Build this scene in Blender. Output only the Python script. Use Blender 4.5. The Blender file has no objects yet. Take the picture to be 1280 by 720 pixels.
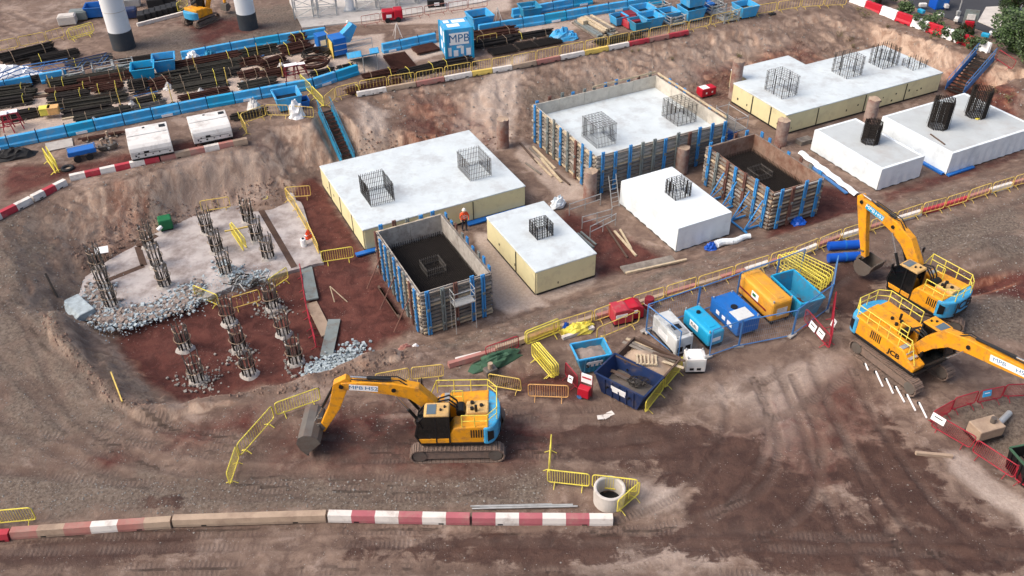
import bpy, bmesh, math, random
import numpy as np
from mathutils import Vector, Matrix, geometry

random.seed(11)
SC = bpy.context.scene
COL = SC.collection
R = math.radians

# ------------------------------------------------------------------ camera, sky, sun, exposure
CAM_H, FOC, PITCH, ROLL = 34.0, 1113.57, R(37.2733), R(1.00147)   # drone 34 m above the pit floor (z = 0)
cam_data = bpy.data.cameras.new('drone_camera')
cam_data.sensor_width = 36.0
cam_data.lens = FOC / 1280 * 36
cam_data.clip_start, cam_data.clip_end = 0.5, 6000
cam = bpy.data.objects.new('drone_camera', cam_data); COL.objects.link(cam)
cp, sp, cr, sr = math.cos(PITCH), math.sin(PITCH), math.cos(ROLL), math.sin(ROLL)
vd, vr, vu = Vector((0, cp, -sp)), Vector((1, 0, 0)), Vector((0, sp, cp))
r2, u2 = vr * cr - vu * sr, vr * sr + vu * cr
cam.matrix_world = Matrix(((r2.x, u2.x, -vd.x, 0), (r2.y, u2.y, -vd.y, 0), (r2.z, u2.z, -vd.z, CAM_H), (0, 0, 0, 1)))
SC.camera = cam

SUN_EL, SUN_AZ = R(48), R(-105)          # azimuth measured from +Y towards +X: light from the left, a little behind the camera
wd = bpy.data.worlds.new('World'); SC.world = wd; wd.use_nodes = True
nt = wd.node_tree
sky = nt.nodes.new('ShaderNodeTexSky'); sky.sky_type = 'NISHITA'; sky.sun_disc = False
sky.sun_elevation = SUN_EL; sky.sun_rotation = SUN_AZ
sky.air_density = 1.0; sky.dust_density = 6.0; sky.ozone_density = 1.0
bg = nt.nodes['Background']; bg.inputs['Strength'].default_value = 0.15
nt.links.new(sky.outputs[0], bg.inputs[0])
sun_d = bpy.data.lights.new('sun', 'SUN'); sun_d.energy = 1.15; sun_d.angle = R(30); sun_d.color = (1, .93, .85)
sun = bpy.data.objects.new('sun', sun_d); COL.objects.link(sun)
sd = Vector((math.sin(SUN_AZ) * math.cos(SUN_EL), math.cos(SUN_AZ) * math.cos(SUN_EL), math.sin(SUN_EL)))
sun.rotation_euler = sd.to_track_quat('Z', 'Y').to_euler()
sun.location = sd * 200
SC.view_settings.view_transform = 'Standard'; SC.view_settings.look = 'None'
SC.view_settings.exposure = 0.5; SC.view_settings.gamma = 1; SC.view_settings.use_curve_mapping = False

# ------------------------------------------------------------------ survey helper: where a sight line meets a given level
def ray(px, py):
    a, b = px - 640, -(py - 360)
    a, b = (a * cr + b * sr) / FOC, (-a * sr + b * cr) / FOC
    return a, cp + b * sp, -sp + b * cp
def W(px, py, z=1.0):
    dx, dy, dz = ray(px, py); t = (z - CAM_H) / dz
    return (t * dx, t * dy)
PSI = R(26.0876)                          # bearing of the pile-cap grid
U = Vector((math.cos(PSI), math.sin(PSI))); V = Vector((-math.sin(PSI), math.cos(PSI)))
def site(o, a, b):
    return (o[0] + U.x * a + V.x * b, o[1] + U.y * a + V.y * b)

# ------------------------------------------------------------------ materials
def lin(h):
    h = h.lstrip('#'); c = [int(h[i:i + 2], 16) / 255 for i in (0, 2, 4)]
    return tuple(x / 12.92 if x < .04045 else ((x + .055) / 1.055) ** 2.4 for x in c) + (1,)
MATS = {}
def M(key, hexc=None, rough=.6, metal=0., var=.18, sc=1.2, dirt=None, da=.35, dsc=.9, bump=0., bsc=14., spec=.4, coat=0.):
    if key in MATS: return MATS[key]
    m = bpy.data.materials.new(key); m.use_nodes = True; MATS[key] = m
    n = m.node_tree.nodes; l = m.node_tree.links; b = n['Principled BSDF']
    b.inputs['Roughness'].default_value = rough; b.inputs['Metallic'].default_value = metal
    b.inputs['Specular IOR Level'].default_value = spec; b.inputs['Coat Weight'].default_value = coat
    geo = n.new('ShaderNodeNewGeometry')
    nz = n.new('ShaderNodeTexNoise'); nz.inputs['Scale'].default_value = sc; nz.inputs['Detail'].default_value = 4; nz.inputs['Roughness'].default_value = .65
    l.new(geo.outputs['Position'], nz.inputs['Vector'])
    c = lin(hexc)
    mp = n.new('ShaderNodeMapRange'); mp.inputs[1].default_value = .3; mp.inputs[2].default_value = .7
    mp.inputs[3].default_value = 1 - var; mp.inputs[4].default_value = 1 + var
    l.new(nz.outputs[0], mp.inputs[0])
    ml = n.new('ShaderNodeVectorMath'); ml.operation = 'SCALE'; ml.inputs[0].default_value = c[:3]
    l.new(mp.outputs[0], ml.inputs['Scale'])
    out = ml.outputs[0]
    if dirt:
        n2 = n.new('ShaderNodeTexNoise'); n2.inputs['Scale'].default_value = dsc; n2.inputs['Detail'].default_value = 6; n2.inputs['Roughness'].default_value = .7
        of = n.new('ShaderNodeVectorMath'); of.inputs[1].default_value = (31.7, 12.3, 5.1); l.new(geo.outputs['Position'], of.inputs[0]); l.new(of.outputs[0], n2.inputs['Vector'])
        m2 = n.new('ShaderNodeMapRange'); m2.inputs[1].default_value = .62 - da * .35; m2.inputs[2].default_value = .78 - da * .2; m2.inputs[4].default_value = min(.95, .35 + da)
        l.new(n2.outputs[0], m2.inputs[0])
        mx = n.new('ShaderNodeMix'); mx.data_type = 'RGBA'
        l.new(m2.outputs[0], mx.inputs[0]); l.new(out, mx.inputs[6]); mx.inputs[7].default_value = lin(dirt)
        out = mx.outputs[2]
        rr = n.new('ShaderNodeMapRange'); rr.inputs[3].default_value = rough; rr.inputs[4].default_value = max(rough, .85)
        l.new(m2.outputs[0], rr.inputs[0]); l.new(rr.outputs[0], b.inputs['Roughness'])
    l.new(out, b.inputs['Base Color'])
    if bump:
        n3 = n.new('ShaderNodeTexNoise'); n3.inputs['Scale'].default_value = bsc; n3.inputs['Detail'].default_value = 5
        l.new(geo.outputs['Position'], n3.inputs['Vector'])
        bp = n.new('ShaderNodeBump'); bp.inputs['Strength'].default_value = bump; bp.inputs['Distance'].default_value = .05
        l.new(n3.outputs[0], bp.inputs['Height']); l.new(bp.outputs[0], b.inputs['Normal'])
    return m
MUD = '6b5850'
M('yellow', 'e0991c', .5, dirt='8a6544', da=.4, var=.12, dsc=2.6)
M('cabtan', 'c9a468', .6, dirt='8a7458', da=.4, dsc=2.)
M('cwblue', '3f9fce', .5, dirt='77706a', da=.32, var=.1, dsc=2.4)
M('rail', 'e2d257', .55, var=.14, dirt='8f8050', da=.25)
M('railpale', 'd9bc62', .55, var=.15, dirt='96805c', da=.3)
M('railorange', 'd8a566', .55, var=.15, dirt='96805c', da=.3)
M('steel', '6d6862', .55, .35, dirt=MUD, da=.5)
M('tracksteel', '6e6058', .85, .05, dirt='857063', da=.7, dsc=3.5, bump=.6)
M('chrome', 'c8c8c8', .22, .9, var=.05)
M('black', '17181a', .5, var=.2)
M('rubber', '202022', .75, var=.25)
M('glass', '0b1013', .08, spec=.7, var=.1, coat=.3)
M('glassgrey', '5a6a74', .12, spec=.7, var=.1)
M('white', 'd6d4d0', .6, var=.06, dirt='948a82', da=.38)
M('whiteclean', 'f0f0f0', .5, var=.03)
M('decalblue', '2a6f9e', .5, var=.03)
M('capwhite', 'c6cfd2', .6, var=.08, sc=.9, dirt='a3a5a6', da=.4, dsc=.55, bump=.25, bsc=2.2)
M('sheetwhite', 'dfe7ea', .5, var=.05, sc=.6, dirt='b2bac0', da=.3, dsc=.5, bump=.45, bsc=1.7)
M('sheetgrey', 'b4babb', .7, var=.07, sc=.7, dirt='a6a3a0', da=.35, dsc=.5, bump=.2, bsc=4)
M('cream', 'dcd3a6', .7, var=.06, sc=.7, dirt='b7ab88', da=.25, bump=.15, bsc=5)
M('tape', '1c1b1a', .6)
M('ply', 'a8a29a', .75, var=.2, sc=2, dirt='6e625a', da=.4, dsc=1.5)
M('plypale', 'c2bcb0', .75, var=.12, sc=2, dirt='948a7e', da=.3, dsc=1.2)
M('plyrust', '8f7666', .8, var=.2, sc=2, dirt='6d4434', da=.5, dsc=1.1)
M('timber', '80786f', .85, var=.3, sc=2.5, dirt='5e554d', da=.4, dsc=2)
M('timberpale', 'bfae92', .8, var=.18, sc=2.5, dirt='85745f', da=.3, dsc=2)
M('timberdark', '5b4a40', .85, var=.25, sc=2.5)
M('formblue', '3a88c6', .5, var=.15, dirt='6c6c6c', da=.25, dsc=2)
M('formgrey', '77807f', .6, var=.15, dirt='6d5a4c', da=.35, dsc=2)
M('formrust', '735046', .75, var=.2, dirt='4d3630', da=.4, dsc=2)
M('rebar', '2b2623', .75, .2, var=.25, sc=3)
M('rebargrey', '5f5b57', .65, .3, var=.25, sc=3)
M('rebarrust', '4a2c23', .85, .1, var=.3, sc=2)
M('rebarolive', '3d3a33', .8, .2, var=.3, sc=2)
M('rebartan', '8d7b68', .7, .2, var=.2)
M('pilecon', '9c8a80', .85, var=.2, sc=2, dirt='7d4a3c', da=.6, dsc=1.2, bump=.6, bsc=7)
M('concrete', 'a9a49e', .85, var=.12, sc=1.4, dirt='7f746d', da=.4, bump=.3, bsc=9)
M('conpale', 'c3bdb6', .85, var=.1, sc=1.4, dirt='8d837c', da=.3, bump=.3, bsc=9)
M('contan', 'a8937f', .85, var=.12, sc=1.4, dirt='7c6658', da=.4, bump=.3, bsc=9)
M('conblue', '9fabb0', .85, var=.3, sc=3, bump=.3, bsc=9)
M('blinding', 'b0a9a6', .85, var=.16, sc=.9, dirt='746762', da=.55, dsc=.7, bump=.25, bsc=6)
M('paintred', 'ad3340', .6, var=.12, dirt='9a7a70', da=.3, dsc=1.6)
M('paintpink', 'a85f66', .7, var=.12, dirt='a5847a', da=.35, dsc=1.6)
M('paintfaded', 'a57067', .75, var=.15, dirt='9a8578', da=.4, dsc=1.6)
M('paintwhite', 'd6d0c9', .65, var=.08, dirt='9c8b80', da=.3, dsc=1.6)
M('brightred', 'b3162c', .5, var=.1, dirt='8c5a50', da=.12)
M('darkred', '7d1f2b', .55, var=.15, dirt='5d4540', da=.25)
M('redmesh', '9c2636', .6, var=.15)
M('sky', '3a9ed4', .55, var=.14, dirt='8aa0aa', da=.36, dsc=2.0)
M('cyan', '1f9cc9', .5, var=.07, dirt='6f8890', da=.22, dsc=1.4)
M('blue', '1c66b4', .5, var=.1, dirt='5c6a78', da=.18, dsc=1.4)
M('pipeblue', '1252b5', .4, var=.08)
M('navy', '1d2f55', .5, var=.15, dirt='5a5050', da=.3, dsc=1.5)
M('tealskip', '2c86ab', .55, var=.12, dirt='6a5e56', da=.35, dsc=1.2)
M('fenceblue', '4a7db6', .5, .1, var=.1)
M('wire', '8a96a4', .5, .4, var=.1)
M('bowser', 'd99a2e', .5, var=.1, dirt='a98452', da=.4, dsc=1.2)
M('gengrey', 'c9cccb', .55, var=.06, dirt='8f8d88', da=.25)
M('green', '16693f', .6, var=.12)
M('greenmesh', '3a5b46', .8, var=.2)
M('brown', '4c3a31', .9, var=.25, sc=2, bump=.5)
M('clod', '7d675b', .95, var=.25, sc=3, bump=.5)
M('rubble', '8d8078', .9, var=.25, sc=3, bump=.7, bsc=8)
M('stone', '8b8781', .9, var=.3, sc=5)
M('orangevest', 'e8552c', .7, var=.1)
M('trouser', '2b2f3d', .85)
M('skin', 'b98a70', .6)
M('galv', 'b7b9b8', .5, .5, var=.12, dirt='7e7a75', da=.3)
M('colwhite', 'dfe1e2', .6, var=.04, sc=.4, dirt='c2c0bc', da=.15, dsc=.3)
M('coldark', '363b41', .75, var=.15, sc=.6, dirt='55504c', da=.3)
M('asphalt', '3b3c40', .9, var=.12, sc=1)
M('bark', '4a3d33', .9)
M('hat', 'e8e4da', .5)

# ------------------------------------------------------------------ mesh builder
class MB:
    def __init__(s): s.v = []; s.f = []
    def add(s, vs, fs):
        k = len(s.v); s.v += [tuple(p) for p in vs]; s.f += [tuple(i + k for i in f) for f in fs]; return s
    BF = [(0, 3, 2, 1), (4, 5, 6, 7), (0, 1, 5, 4), (1, 2, 6, 5), (2, 3, 7, 6), (3, 0, 4, 7)]
    def box(s, c, d, rz=0, rx=0, ry=0):
        x, y, z = d[0] / 2, d[1] / 2, d[2] / 2
        vs = [Vector(p) for p in ((-x, -y, -z), (x, -y, -z), (x, y, -z), (-x, y, -z), (-x, -y, z), (x, -y, z), (x, y, z), (-x, y, z))]
        if rz or rx or ry:
            m = Matrix.Rotation(rz, 3, 'Z') @ Matrix.Rotation(ry, 3, 'Y') @ Matrix.Rotation(rx, 3, 'X'); vs = [m @ p for p in vs]
        c = Vector(c); return s.add([p + c for p in vs], MB.BF)
    def bx(s, x0, x1, y0, y1, z0, z1):
        return s.box(((x0 + x1) / 2, (y0 + y1) / 2, (z0 + z1) / 2), (x1 - x0, y1 - y0, z1 - z0))
    def beam(s, p, q, w, h):
        p, q = Vector(p), Vector(q); d = (q - p).normalized()
        up = Vector((0, 0, 1)) if abs(d.z) < .95 else Vector((0, 1, 0))
        a = d.cross(up).normalized() * w / 2; b = a.cross(d).normalized() * h / 2
        vs = [p - a - b, p + a - b, p + a + b, p - a + b, q - a - b, q + a - b, q + a + b, q - a + b]
        return s.add(vs, [(0, 1, 2, 3), (7, 6, 5, 4), (4, 5, 1, 0), (5, 6, 2, 1), (6, 7, 3, 2), (7, 4, 0, 3)])
    def tube(s, p, q, r, n=6, r2=None):
        p, q = Vector(p), Vector(q); d = (q - p).normalized(); r2 = r if r2 is None else r2
        up = Vector((0, 0, 1)) if abs(d.z) < .9 else Vector((1, 0, 0))
        a = d.cross(up).normalized(); b = d.cross(a)
        vs = []
        for (c, rr) in ((p, r), (q, r2)):
            vs += [c + (a * math.cos(t) + b * math.sin(t)) * rr for t in (2 * math.pi * i / n for i in range(n))]
        fs = [(i, (i + 1) % n, n + (i + 1) % n, n + i) for i in range(n)] + [tuple(range(n - 1, -1, -1)), tuple(range(n, 2 * n))]
        return s.add(vs, fs)
    def path(s, pts, r, n=6):
        for a, b in zip(pts, pts[1:]): s.tube(a, b, r, n)
        return s
    def prism(s, poly, z0, z1):
        n = len(poly); vs = [(x, y, z0) for x, y in poly] + [(x, y, z1) for x, y in poly]
        return s.add(vs, [(i, (i + 1) % n, n + (i + 1) % n, n + i) for i in range(n)] + [tuple(range(n - 1, -1, -1)), tuple(range(n, 2 * n))])
    def side(s, poly, y0, y1):
        n = len(poly); vs = [(x, y0, z) for x, z in poly] + [(x, y1, z) for x, z in poly]
        return s.add(vs, [(i, (i + 1) % n, n + (i + 1) % n, n + i) for i in range(n)] + [tuple(range(n - 1, -1, -1)), tuple(range(n, 2 * n))])
    def lathe(s, prof, n=24, c=(0, 0, 0)):
        k = len(prof); vs = []
        for i in range(n):
            t = 2 * math.pi * i / n
            vs += [(c[0] + r * math.cos(t), c[1] + r * math.sin(t), c[2] + z) for r, z in prof]
        fs = [(i * k + j, ((i + 1) % n) * k + j, ((i + 1) % n) * k + j + 1, i * k + j + 1) for i in range(n) for j in range(k - 1)]
        return s.add(vs, fs)
    def mesh(s, name, mat, smooth=False, bevel=0, seg=2):
        me = bpy.data.meshes.new(name); me.from_pydata(s.v, [], s.f)
        bm = bmesh.new(); bm.from_mesh(me)
        bmesh.ops.recalc_face_normals(bm, faces=bm.faces)
        if bevel:
            es = [e for e in bm.edges if len(e.link_faces) == 2 and e.calc_face_angle(0) > R(25)]
            bmesh.ops.bevel(bm, geom=es, offset=bevel, segments=seg, affect='EDGES', profile=.5, clamp_overlap=True)
        bm.to_mesh(me); bm.free()
        if smooth: me.shade_smooth()
        me.materials.append(MATS[mat] if isinstance(mat, str) else mat)
        return me
    def build(s, name, mat, parent=None, smooth=False, bevel=0, stuff=False, seg=2, label=None):
        o = bpy.data.objects.new(name, s.mesh(name, mat, smooth, bevel, seg)); COL.objects.link(o)
        if parent: o.parent = parent
        if stuff: o['kind'] = 'stuff'
        if label: o['label'] = label
        return o
def tag(o, label, cat, group=None, kind=None):
    if label: o['label'] = label
    if cat: o['category'] = cat
    if group: o['group'] = group
    if kind: o['kind'] = kind
    return o
def thing(name, label, cat, loc=(0, 0, 0), rz=0, group=None):
    o = bpy.data.objects.new(name, None); COL.objects.link(o); o.empty_display_size = .3
    o.location = loc; o.rotation_euler = (0, 0, rz); return tag(o, label, cat, group)
def copy_tree(o, parent=None):
    c = o.copy(); COL.objects.link(c)
    if parent: c.parent = parent
    for ch in o.children: copy_tree(ch, c)
    return c
PROTO = {}
def inst(key, maker, label, loc, rz=0, group=None, scale=None):
    """first call places the prototype itself, later calls copy it with all its parts"""
    if key not in PROTO:
        o = maker(); PROTO[key] = o
    else:
        src = PROTO[key]; o = copy_tree(src)
    o.location = loc; o.rotation_euler = (0, 0, rz); o.scale = scale or (1, 1, 1)
    o['label'] = label
    if group: o['group'] = group
    return o
def text(body, size, mat, parent, loc, rot, name='lettering', depth=.004, bold=0, sx=1):
    cu = bpy.data.curves.new(name, 'FONT'); cu.body = body; cu.size = size; cu.extrude = depth; cu.align_x = 'CENTER'; cu.align_y = 'CENTER'; cu.offset = bold; cu.resolution_u = 3
    t = bpy.data.objects.new(name, cu); COL.objects.link(t)
    me = bpy.data.meshes.new_from_object(t.evaluated_get(bpy.context.evaluated_depsgraph_get()))
    bpy.data.objects.remove(t); bpy.data.curves.remove(cu)
    me.materials.clear(); me.materials.append(MATS[mat])
    o = bpy.data.objects.new(name, me); COL.objects.link(o); o.parent = parent; o.location = loc; o.rotation_euler = rot; o.scale = (sx, 1, 1); return o
ORD = 'first second third fourth fifth sixth seventh eighth ninth tenth eleventh twelfth thirteenth fourteenth fifteenth sixteenth seventeenth eighteenth nineteenth twentieth'.split()
def nth(i):
    return ORD[i] if i < 20 else 'twenty-' + ORD[i - 20] if i < 29 else str(i + 1) + 'th'

# ------------------------------------------------------------------ terrain
NZ = 3.2        # level of the laydown yard north of the pit
NR = 2.2        # lower ground at the east end of the far bank
SZ = 1.0        # level of the haul road south of it
def line(*pts): return [W(x, y, z) + (z,) for x, y, z in pts]
A0, B0, C0, D0, E0, F0, G0, H0, I0 = (-9.73, 49.12), (-5.25, 40.26), (1.49, 43.95), (6.15, 55.86), (10.9, 48.35), (17.5, 50.74), (22.16, 64.54), (26.67, 55.65), (32.55, 57.71)
crest = [(-75, 70, NZ), (-58, 60, NZ)] + line((-60, 300, 3.1), (0, 283, 3.1), (60, 252, 3.1), (100, 240, NZ), (200, 214, NZ), (290, 190, NZ), (312, 178, NZ), (338, 158, NZ), (392, 153, NZ), (405, 140, NZ), (421, 131, NZ), (450, 122, NZ), (520, 109, NZ), (590, 96, NZ), (640, 87, NZ), (700, 75, NZ), (760, 63, NZ), (860, 43, NZ), (940, 25, NZ), (1000, 15, 3.0), (1056, 12, 2.6), (1085, 24, NR), (1128, 42, NR), (1178, 57, NR), (1234, 76, NR), (1272, 96, NR)) + [(58, 76, NR), (80, 76, NR)]
toe = line((98, 398, -.2), (104, 355, 0), (130, 325, 0), (180, 295, 0), (235, 270, 0), (300, 253, 0), (366, 236, 0), (392, 216, 0)) + [site(A0, -.6, 10.6) + (0,), site(A0, 12.6, 10.6) + (0,), site(D0, -1.2, 10.8) + (0,), site(D0, 11.5, 10.9) + (0,), site(G0, -2.5, 8.6) + (0,), site(G0, 4.6, 10.2) + (0,), site(G0, 6.5, 8.6) + (0,), site(G0, 18.4, 8.0) + (0,), site(G0, 18.9, 1.2) + (0,), site(I0, 9.0, 8.0) + (0,), site(I0, 14, 8.0) + (0,), (80, 85, 0)]
toe = toe[:-2] + [site(I0, 14, 8.0) + (0,), (80, 68, 0)]
southtoe = [site(B0, -2.2, -.5) + (-.1,), site(B0, 0, -.7) + (0,), site(B0, 5, -.8) + (0,), site(C0, 0, -.9) + (0,), site(C0, 4.4, -.8) + (0,), site(E0, 0, -.8) + (0,), site(E0, 4.6, -.9) + (0,), site(F0, 0, -.6) + (0,), site(F0, 4.6, -.6) + (0,), site(H0, 0, -.7) + (0,), site(H0, 4.4, -.8) + (0,), site(I0, 0, -.7) + (0,), site(I0, 10, -.8) + (0,), (80, 68 - 5, 0)]
southcrest = [site(B0, -3.0, -2.0) + (.75,)] + line((600, 436, .85), (660, 413, .95), (760, 378, .95), (860, 345, .95), (960, 312, .95), (1050, 284, .95), (1150, 255, .95), (1280, 216, .95)) + [(80, 55, .95)]
pitcrest = line((66, 395, 2.1), (78, 428, 1.9), (112, 466, 1.5), (152, 502, 1.25), (195, 522, 1.1), (230, 515, 1.0), (300, 498, 1.0), (360, 483, 1.0), (400, 471, 1.0), (450, 454, 1.0), (490, 443, .95))
pittoe = line((112, 408, -.3), (136, 432, -.4), (172, 456, -.45), (205, 478, -.45), (228, 490, -.45))
for q in pitcrest[5:]: pittoe.append((q[0] + .3, q[1] + 1.5, -.4))
pittoe[-1] = (pittoe[-1][0], pittoe[-1][1], -.2)
slope_w = line((28, 335, 2.6), (10, 380, 2.2), (40, 450, 1.6), (90, 510, 1.15))
flat = [(-75, 100, NZ), (-75, 118, NZ), (0, 118, NZ), (80, 118, NZ), (-30, 92, NZ), (0, 92, NZ), (30, 98, NZ), (-75, 45, 2.4), (-75, 30, 1.3), (-75, 10, SZ), (0, 10, SZ), (80, 10, SZ), (80, 40, SZ), (-20, 26, SZ), (0, 26, SZ), (20, 28, SZ), (-8, 33, SZ), (10, 35, SZ), (25, 40, SZ), (-16, 33, SZ), (35, 45, SZ)]
flat += line((0, 560, 1.1), (60, 560, 1.0), (0, 460, 1.6), (0, 400, 2.1)) + line((300, 420, -.4), (350, 390, -.35), (270, 380, -.2), (430, 380, -.2), (430, 420, -.25), (200, 430, -.4), (400, 340, -.05))
P3, E3 = [], []
for ln in (crest, toe, southtoe, southcrest, pitcrest, pittoe):
    k = len(P3); P3 += ln; E3 += [(k + i, k + i + 1) for i in range(len(ln) - 1)]
P3 += slope_w + flat
vs_, _, tris, orig, _, _ = geometry.delaunay_2d_cdt([Vector((p[0], p[1])) for p in P3], E3, [], 0, 1e-4)
zv = []
for v, o in zip(vs_, orig):
    if o: zv.append(P3[o[0]][2])
    else: zv.append(min(P3, key=lambda p: (p[0] - v.x) ** 2 + (p[1] - v.y) ** 2)[2])
def axis(a, b, step, ext):
    core = list(np.arange(a, b + step * .5, step)); lo, hi, d = [], [], step
    x = a; d = step
    while x > -ext: d *= 1.6; x -= d; lo.append(x)
    x = core[-1]; d = step
    while x < ext: d *= 1.6; x += d; hi.append(x)
    return np.array(lo[::-1] + core + hi)
GS = .16
GX, GY = axis(-60, 60, GS, 2500), axis(20.5, 103, GS, 2500)
nx, ny = len(GX), len(GY)
XX, YY = np.meshgrid(np.clip(GX, -74, 79), np.clip(GY, 10.5, 117), indexing='ij')
ZZ = np.full((nx, ny), SZ)
for t in tris:
    (ax, ay), (bx_, by_), (cx, cy) = [vs_[i] for i in t]; za, zb, zc = [zv[i] for i in t]
    i0, i1 = np.searchsorted(np.clip(GX, -74, 79), [min(ax, bx_, cx) - .01, max(ax, bx_, cx) + .01]); j0, j1 = np.searchsorted(np.clip(GY, 10.5, 117), [min(ay, by_, cy) - .01, max(ay, by_, cy) + .01])
    if i1 <= i0 or j1 <= j0: continue
    x, y = XX[i0:i1, j0:j1], YY[i0:i1, j0:j1]
    den = (by_ - cy) * (ax - cx) + (cx - bx_) * (ay - cy)
    if abs(den) < 1e-9: continue
    l1 = ((by_ - cy) * (x - cx) + (cx - bx_) * (y - cy)) / den; l2 = ((cy - ay) * (x - cx) + (ax - cx) * (y - cy)) / den; l3 = 1 - l1 - l2
    m = (l1 > -1e-6) & (l2 > -1e-6) & (l3 > -1e-6)
    ZZ[i0:i1, j0:j1] = np.where(m, l1 * za + l2 * zb + l3 * zc, ZZ[i0:i1, j0:j1])
def blur(a, n):
    for _ in range(n):
        a = (np.roll(a, 1, 0) + np.roll(a, -1, 0) + 2 * a) / 4; a = (np.roll(a, 1, 1) + np.roll(a, -1, 1) + 2 * a) / 4
    return a
edge = ZZ.copy(); ZB = blur(ZZ, 10); ZB[:3] = edge[:3]; ZB[-3:] = edge[-3:]; ZB[:, :3] = edge[:, :3]; ZB[:, -3:] = edge[:, -3:]
def vnoise(x, y, s, seed):
    x, y = x / s, y / s; xi, yi = np.floor(x).astype(np.int64), np.floor(y).astype(np.int64); xf, yf = x - xi, y - yi
    xf = xf * xf * (3 - 2 * xf); yf = yf * yf * (3 - 2 * yf)
    def h(a, b):
        n = (a * 374761393 + b * 668265263 + seed * 982451653) & 0x7fffffff; n = ((n ^ (n >> 13)) * 1274126177) & 0x7fffffff
        return ((n ^ (n >> 16)) & 0xffff) / 65535.
    return (h(xi, yi) * (1 - xf) + h(xi + 1, yi) * xf) * (1 - yf) + (h(xi, yi + 1) * (1 - xf) + h(xi + 1, yi + 1) * xf) * yf
def fbm(x, y, s, seed, o=4):
    r, a, t = 0, 1, 0
    for i in range(o): r = r + a * vnoise(x, y, s / 2 ** i, seed + i); t += a; a *= .55
    return r / t - .5
gx_, gy_ = np.gradient(ZB, GS); slope = np.clip(np.hypot(gx_, gy_) * 1.3, 0, 1); slope[:4] = 0; slope[-4:] = 0; slope[:, :4] = 0; slope[:, -4:] = 0
# gullies run down the banks: noise stretched along the fall line (roughly along V)
al, ac = XX * U.x + YY * U.y, XX * V.x + YY * V.y
gul = fbm(al, ac * .25, 1.6, 5) + .6 * fbm(al, ac * .4, .6, 9)
ZG = ZB + fbm(XX, YY, 5, 1) * .22 + fbm(XX, YY, 1.1, 2) * .09 + fbm(XX, YY, .42, 3, 2) * .035 + slope * gul * .4 + slope * fbm(XX, YY, 1.5, 21) * .55 + slope * np.abs(fbm(XX, YY, .7, 31, 3)) * .8
# flatten under the caps and the yard
def soft(d, w): return np.clip(.5 - d / w, 0, 1)
def inpoly(x, y, poly):
    c = np.zeros(x.shape, bool); n = len(poly)
    for i in range(n):
        (x1, y1), (x2, y2) = poly[i], poly[i - 1]
        if y1 == y2: continue
        c ^= ((y1 > y) != (y2 > y)) & (x < (x2 - x1) * (y - y1) / (y2 - y1) + x1)
    return c
def polydist(x, y, poly):
    d = np.full(x.shape, 1e9); n = len(poly)
    for i in range(n):
        (x1, y1), (x2, y2) = poly[i], poly[i - 1]; ex, ey = x2 - x1, y2 - y1; L2 = ex * ex + ey * ey + 1e-9
        t = np.clip(((x - x1) * ex + (y - y1) * ey) / L2, 0, 1); d = np.minimum(d, (x - x1 - t * ex) ** 2 + (y - y1 - t * ey) ** 2)
    d = np.sqrt(d); return np.where(inpoly(x, y, poly), -d, d)
def area(poly, w):
    """soft membership 0..1 of every ground vertex in a plan polygon"""
    xs, ys = [p[0] for p in poly], [p[1] for p in poly]
    i0, i1 = np.searchsorted(XX[:, 0], [min(xs) - w, max(xs) + w]); j0, j1 = np.searchsorted(YY[0], [min(ys) - w, max(ys) + w])
    out = np.zeros(XX.shape)
    if i1 > i0 and j1 > j0: out[i0:i1, j0:j1] = soft(polydist(XX[i0:i1, j0:j1], YY[i0:i1, j0:j1], poly), 2 * w)
    return out
def cap_poly(o, w, d, g=0): return [site(o, -g, -g), site(o, w + g, -g), site(o, w + g, d + g), site(o, -g, d + g)]
CAPS = dict(A=(A0, 11.93, 9.48), B=(B0, 4.4, 7.27), C=(C0, 4.21, 6.9), D=(D0, 11.55, 9.59), E=(E0, 4.33, 6.94), F=(F0, 4.28, 7.26), G=(G0, 16.98, 6.88), H=(H0, 4.19, 6.98), I=(I0, 9.05, 6.91))
fl = np.zeros(XX.shape)
for o, w, d in CAPS.values(): fl = np.maximum(fl, area(cap_poly(o, w, d, .7), .7))
ZG = ZG * (1 - fl) + np.minimum(ZG, -.02) * fl
yard = [W(-60, 130, NZ), W(-40, 205, NZ), W(60, 220, NZ), W(310, 160, NZ), W(400, 125, NZ), W(640, 82, NZ), W(1060, 4, NZ), (28, 118), (-70, 118)]
fy = area(yard, 1.0); ZG = ZG * (1 - fy) + (NZ + fbm(XX, YY, 4, 7) * .08) * fy
east = [W(1066, -60, NR), W(1066, 2, NR), W(1110, 18, NR), W(1236, 62, NR), W(1340, 105, NR), W(1340, -60, NR)]
fe = area(east, .8); ZG = ZG * (1 - fe) + (NR + fbm(XX, YY, 4, 8) * .08) * fe
road = [W(-60, 745, 1), W(1340, 745, 1), W(1340, 560, 1), W(900, 500, 1), W(640, 640, 1), W(-60, 640, 1)]
fr = area(road, 1.5)
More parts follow.
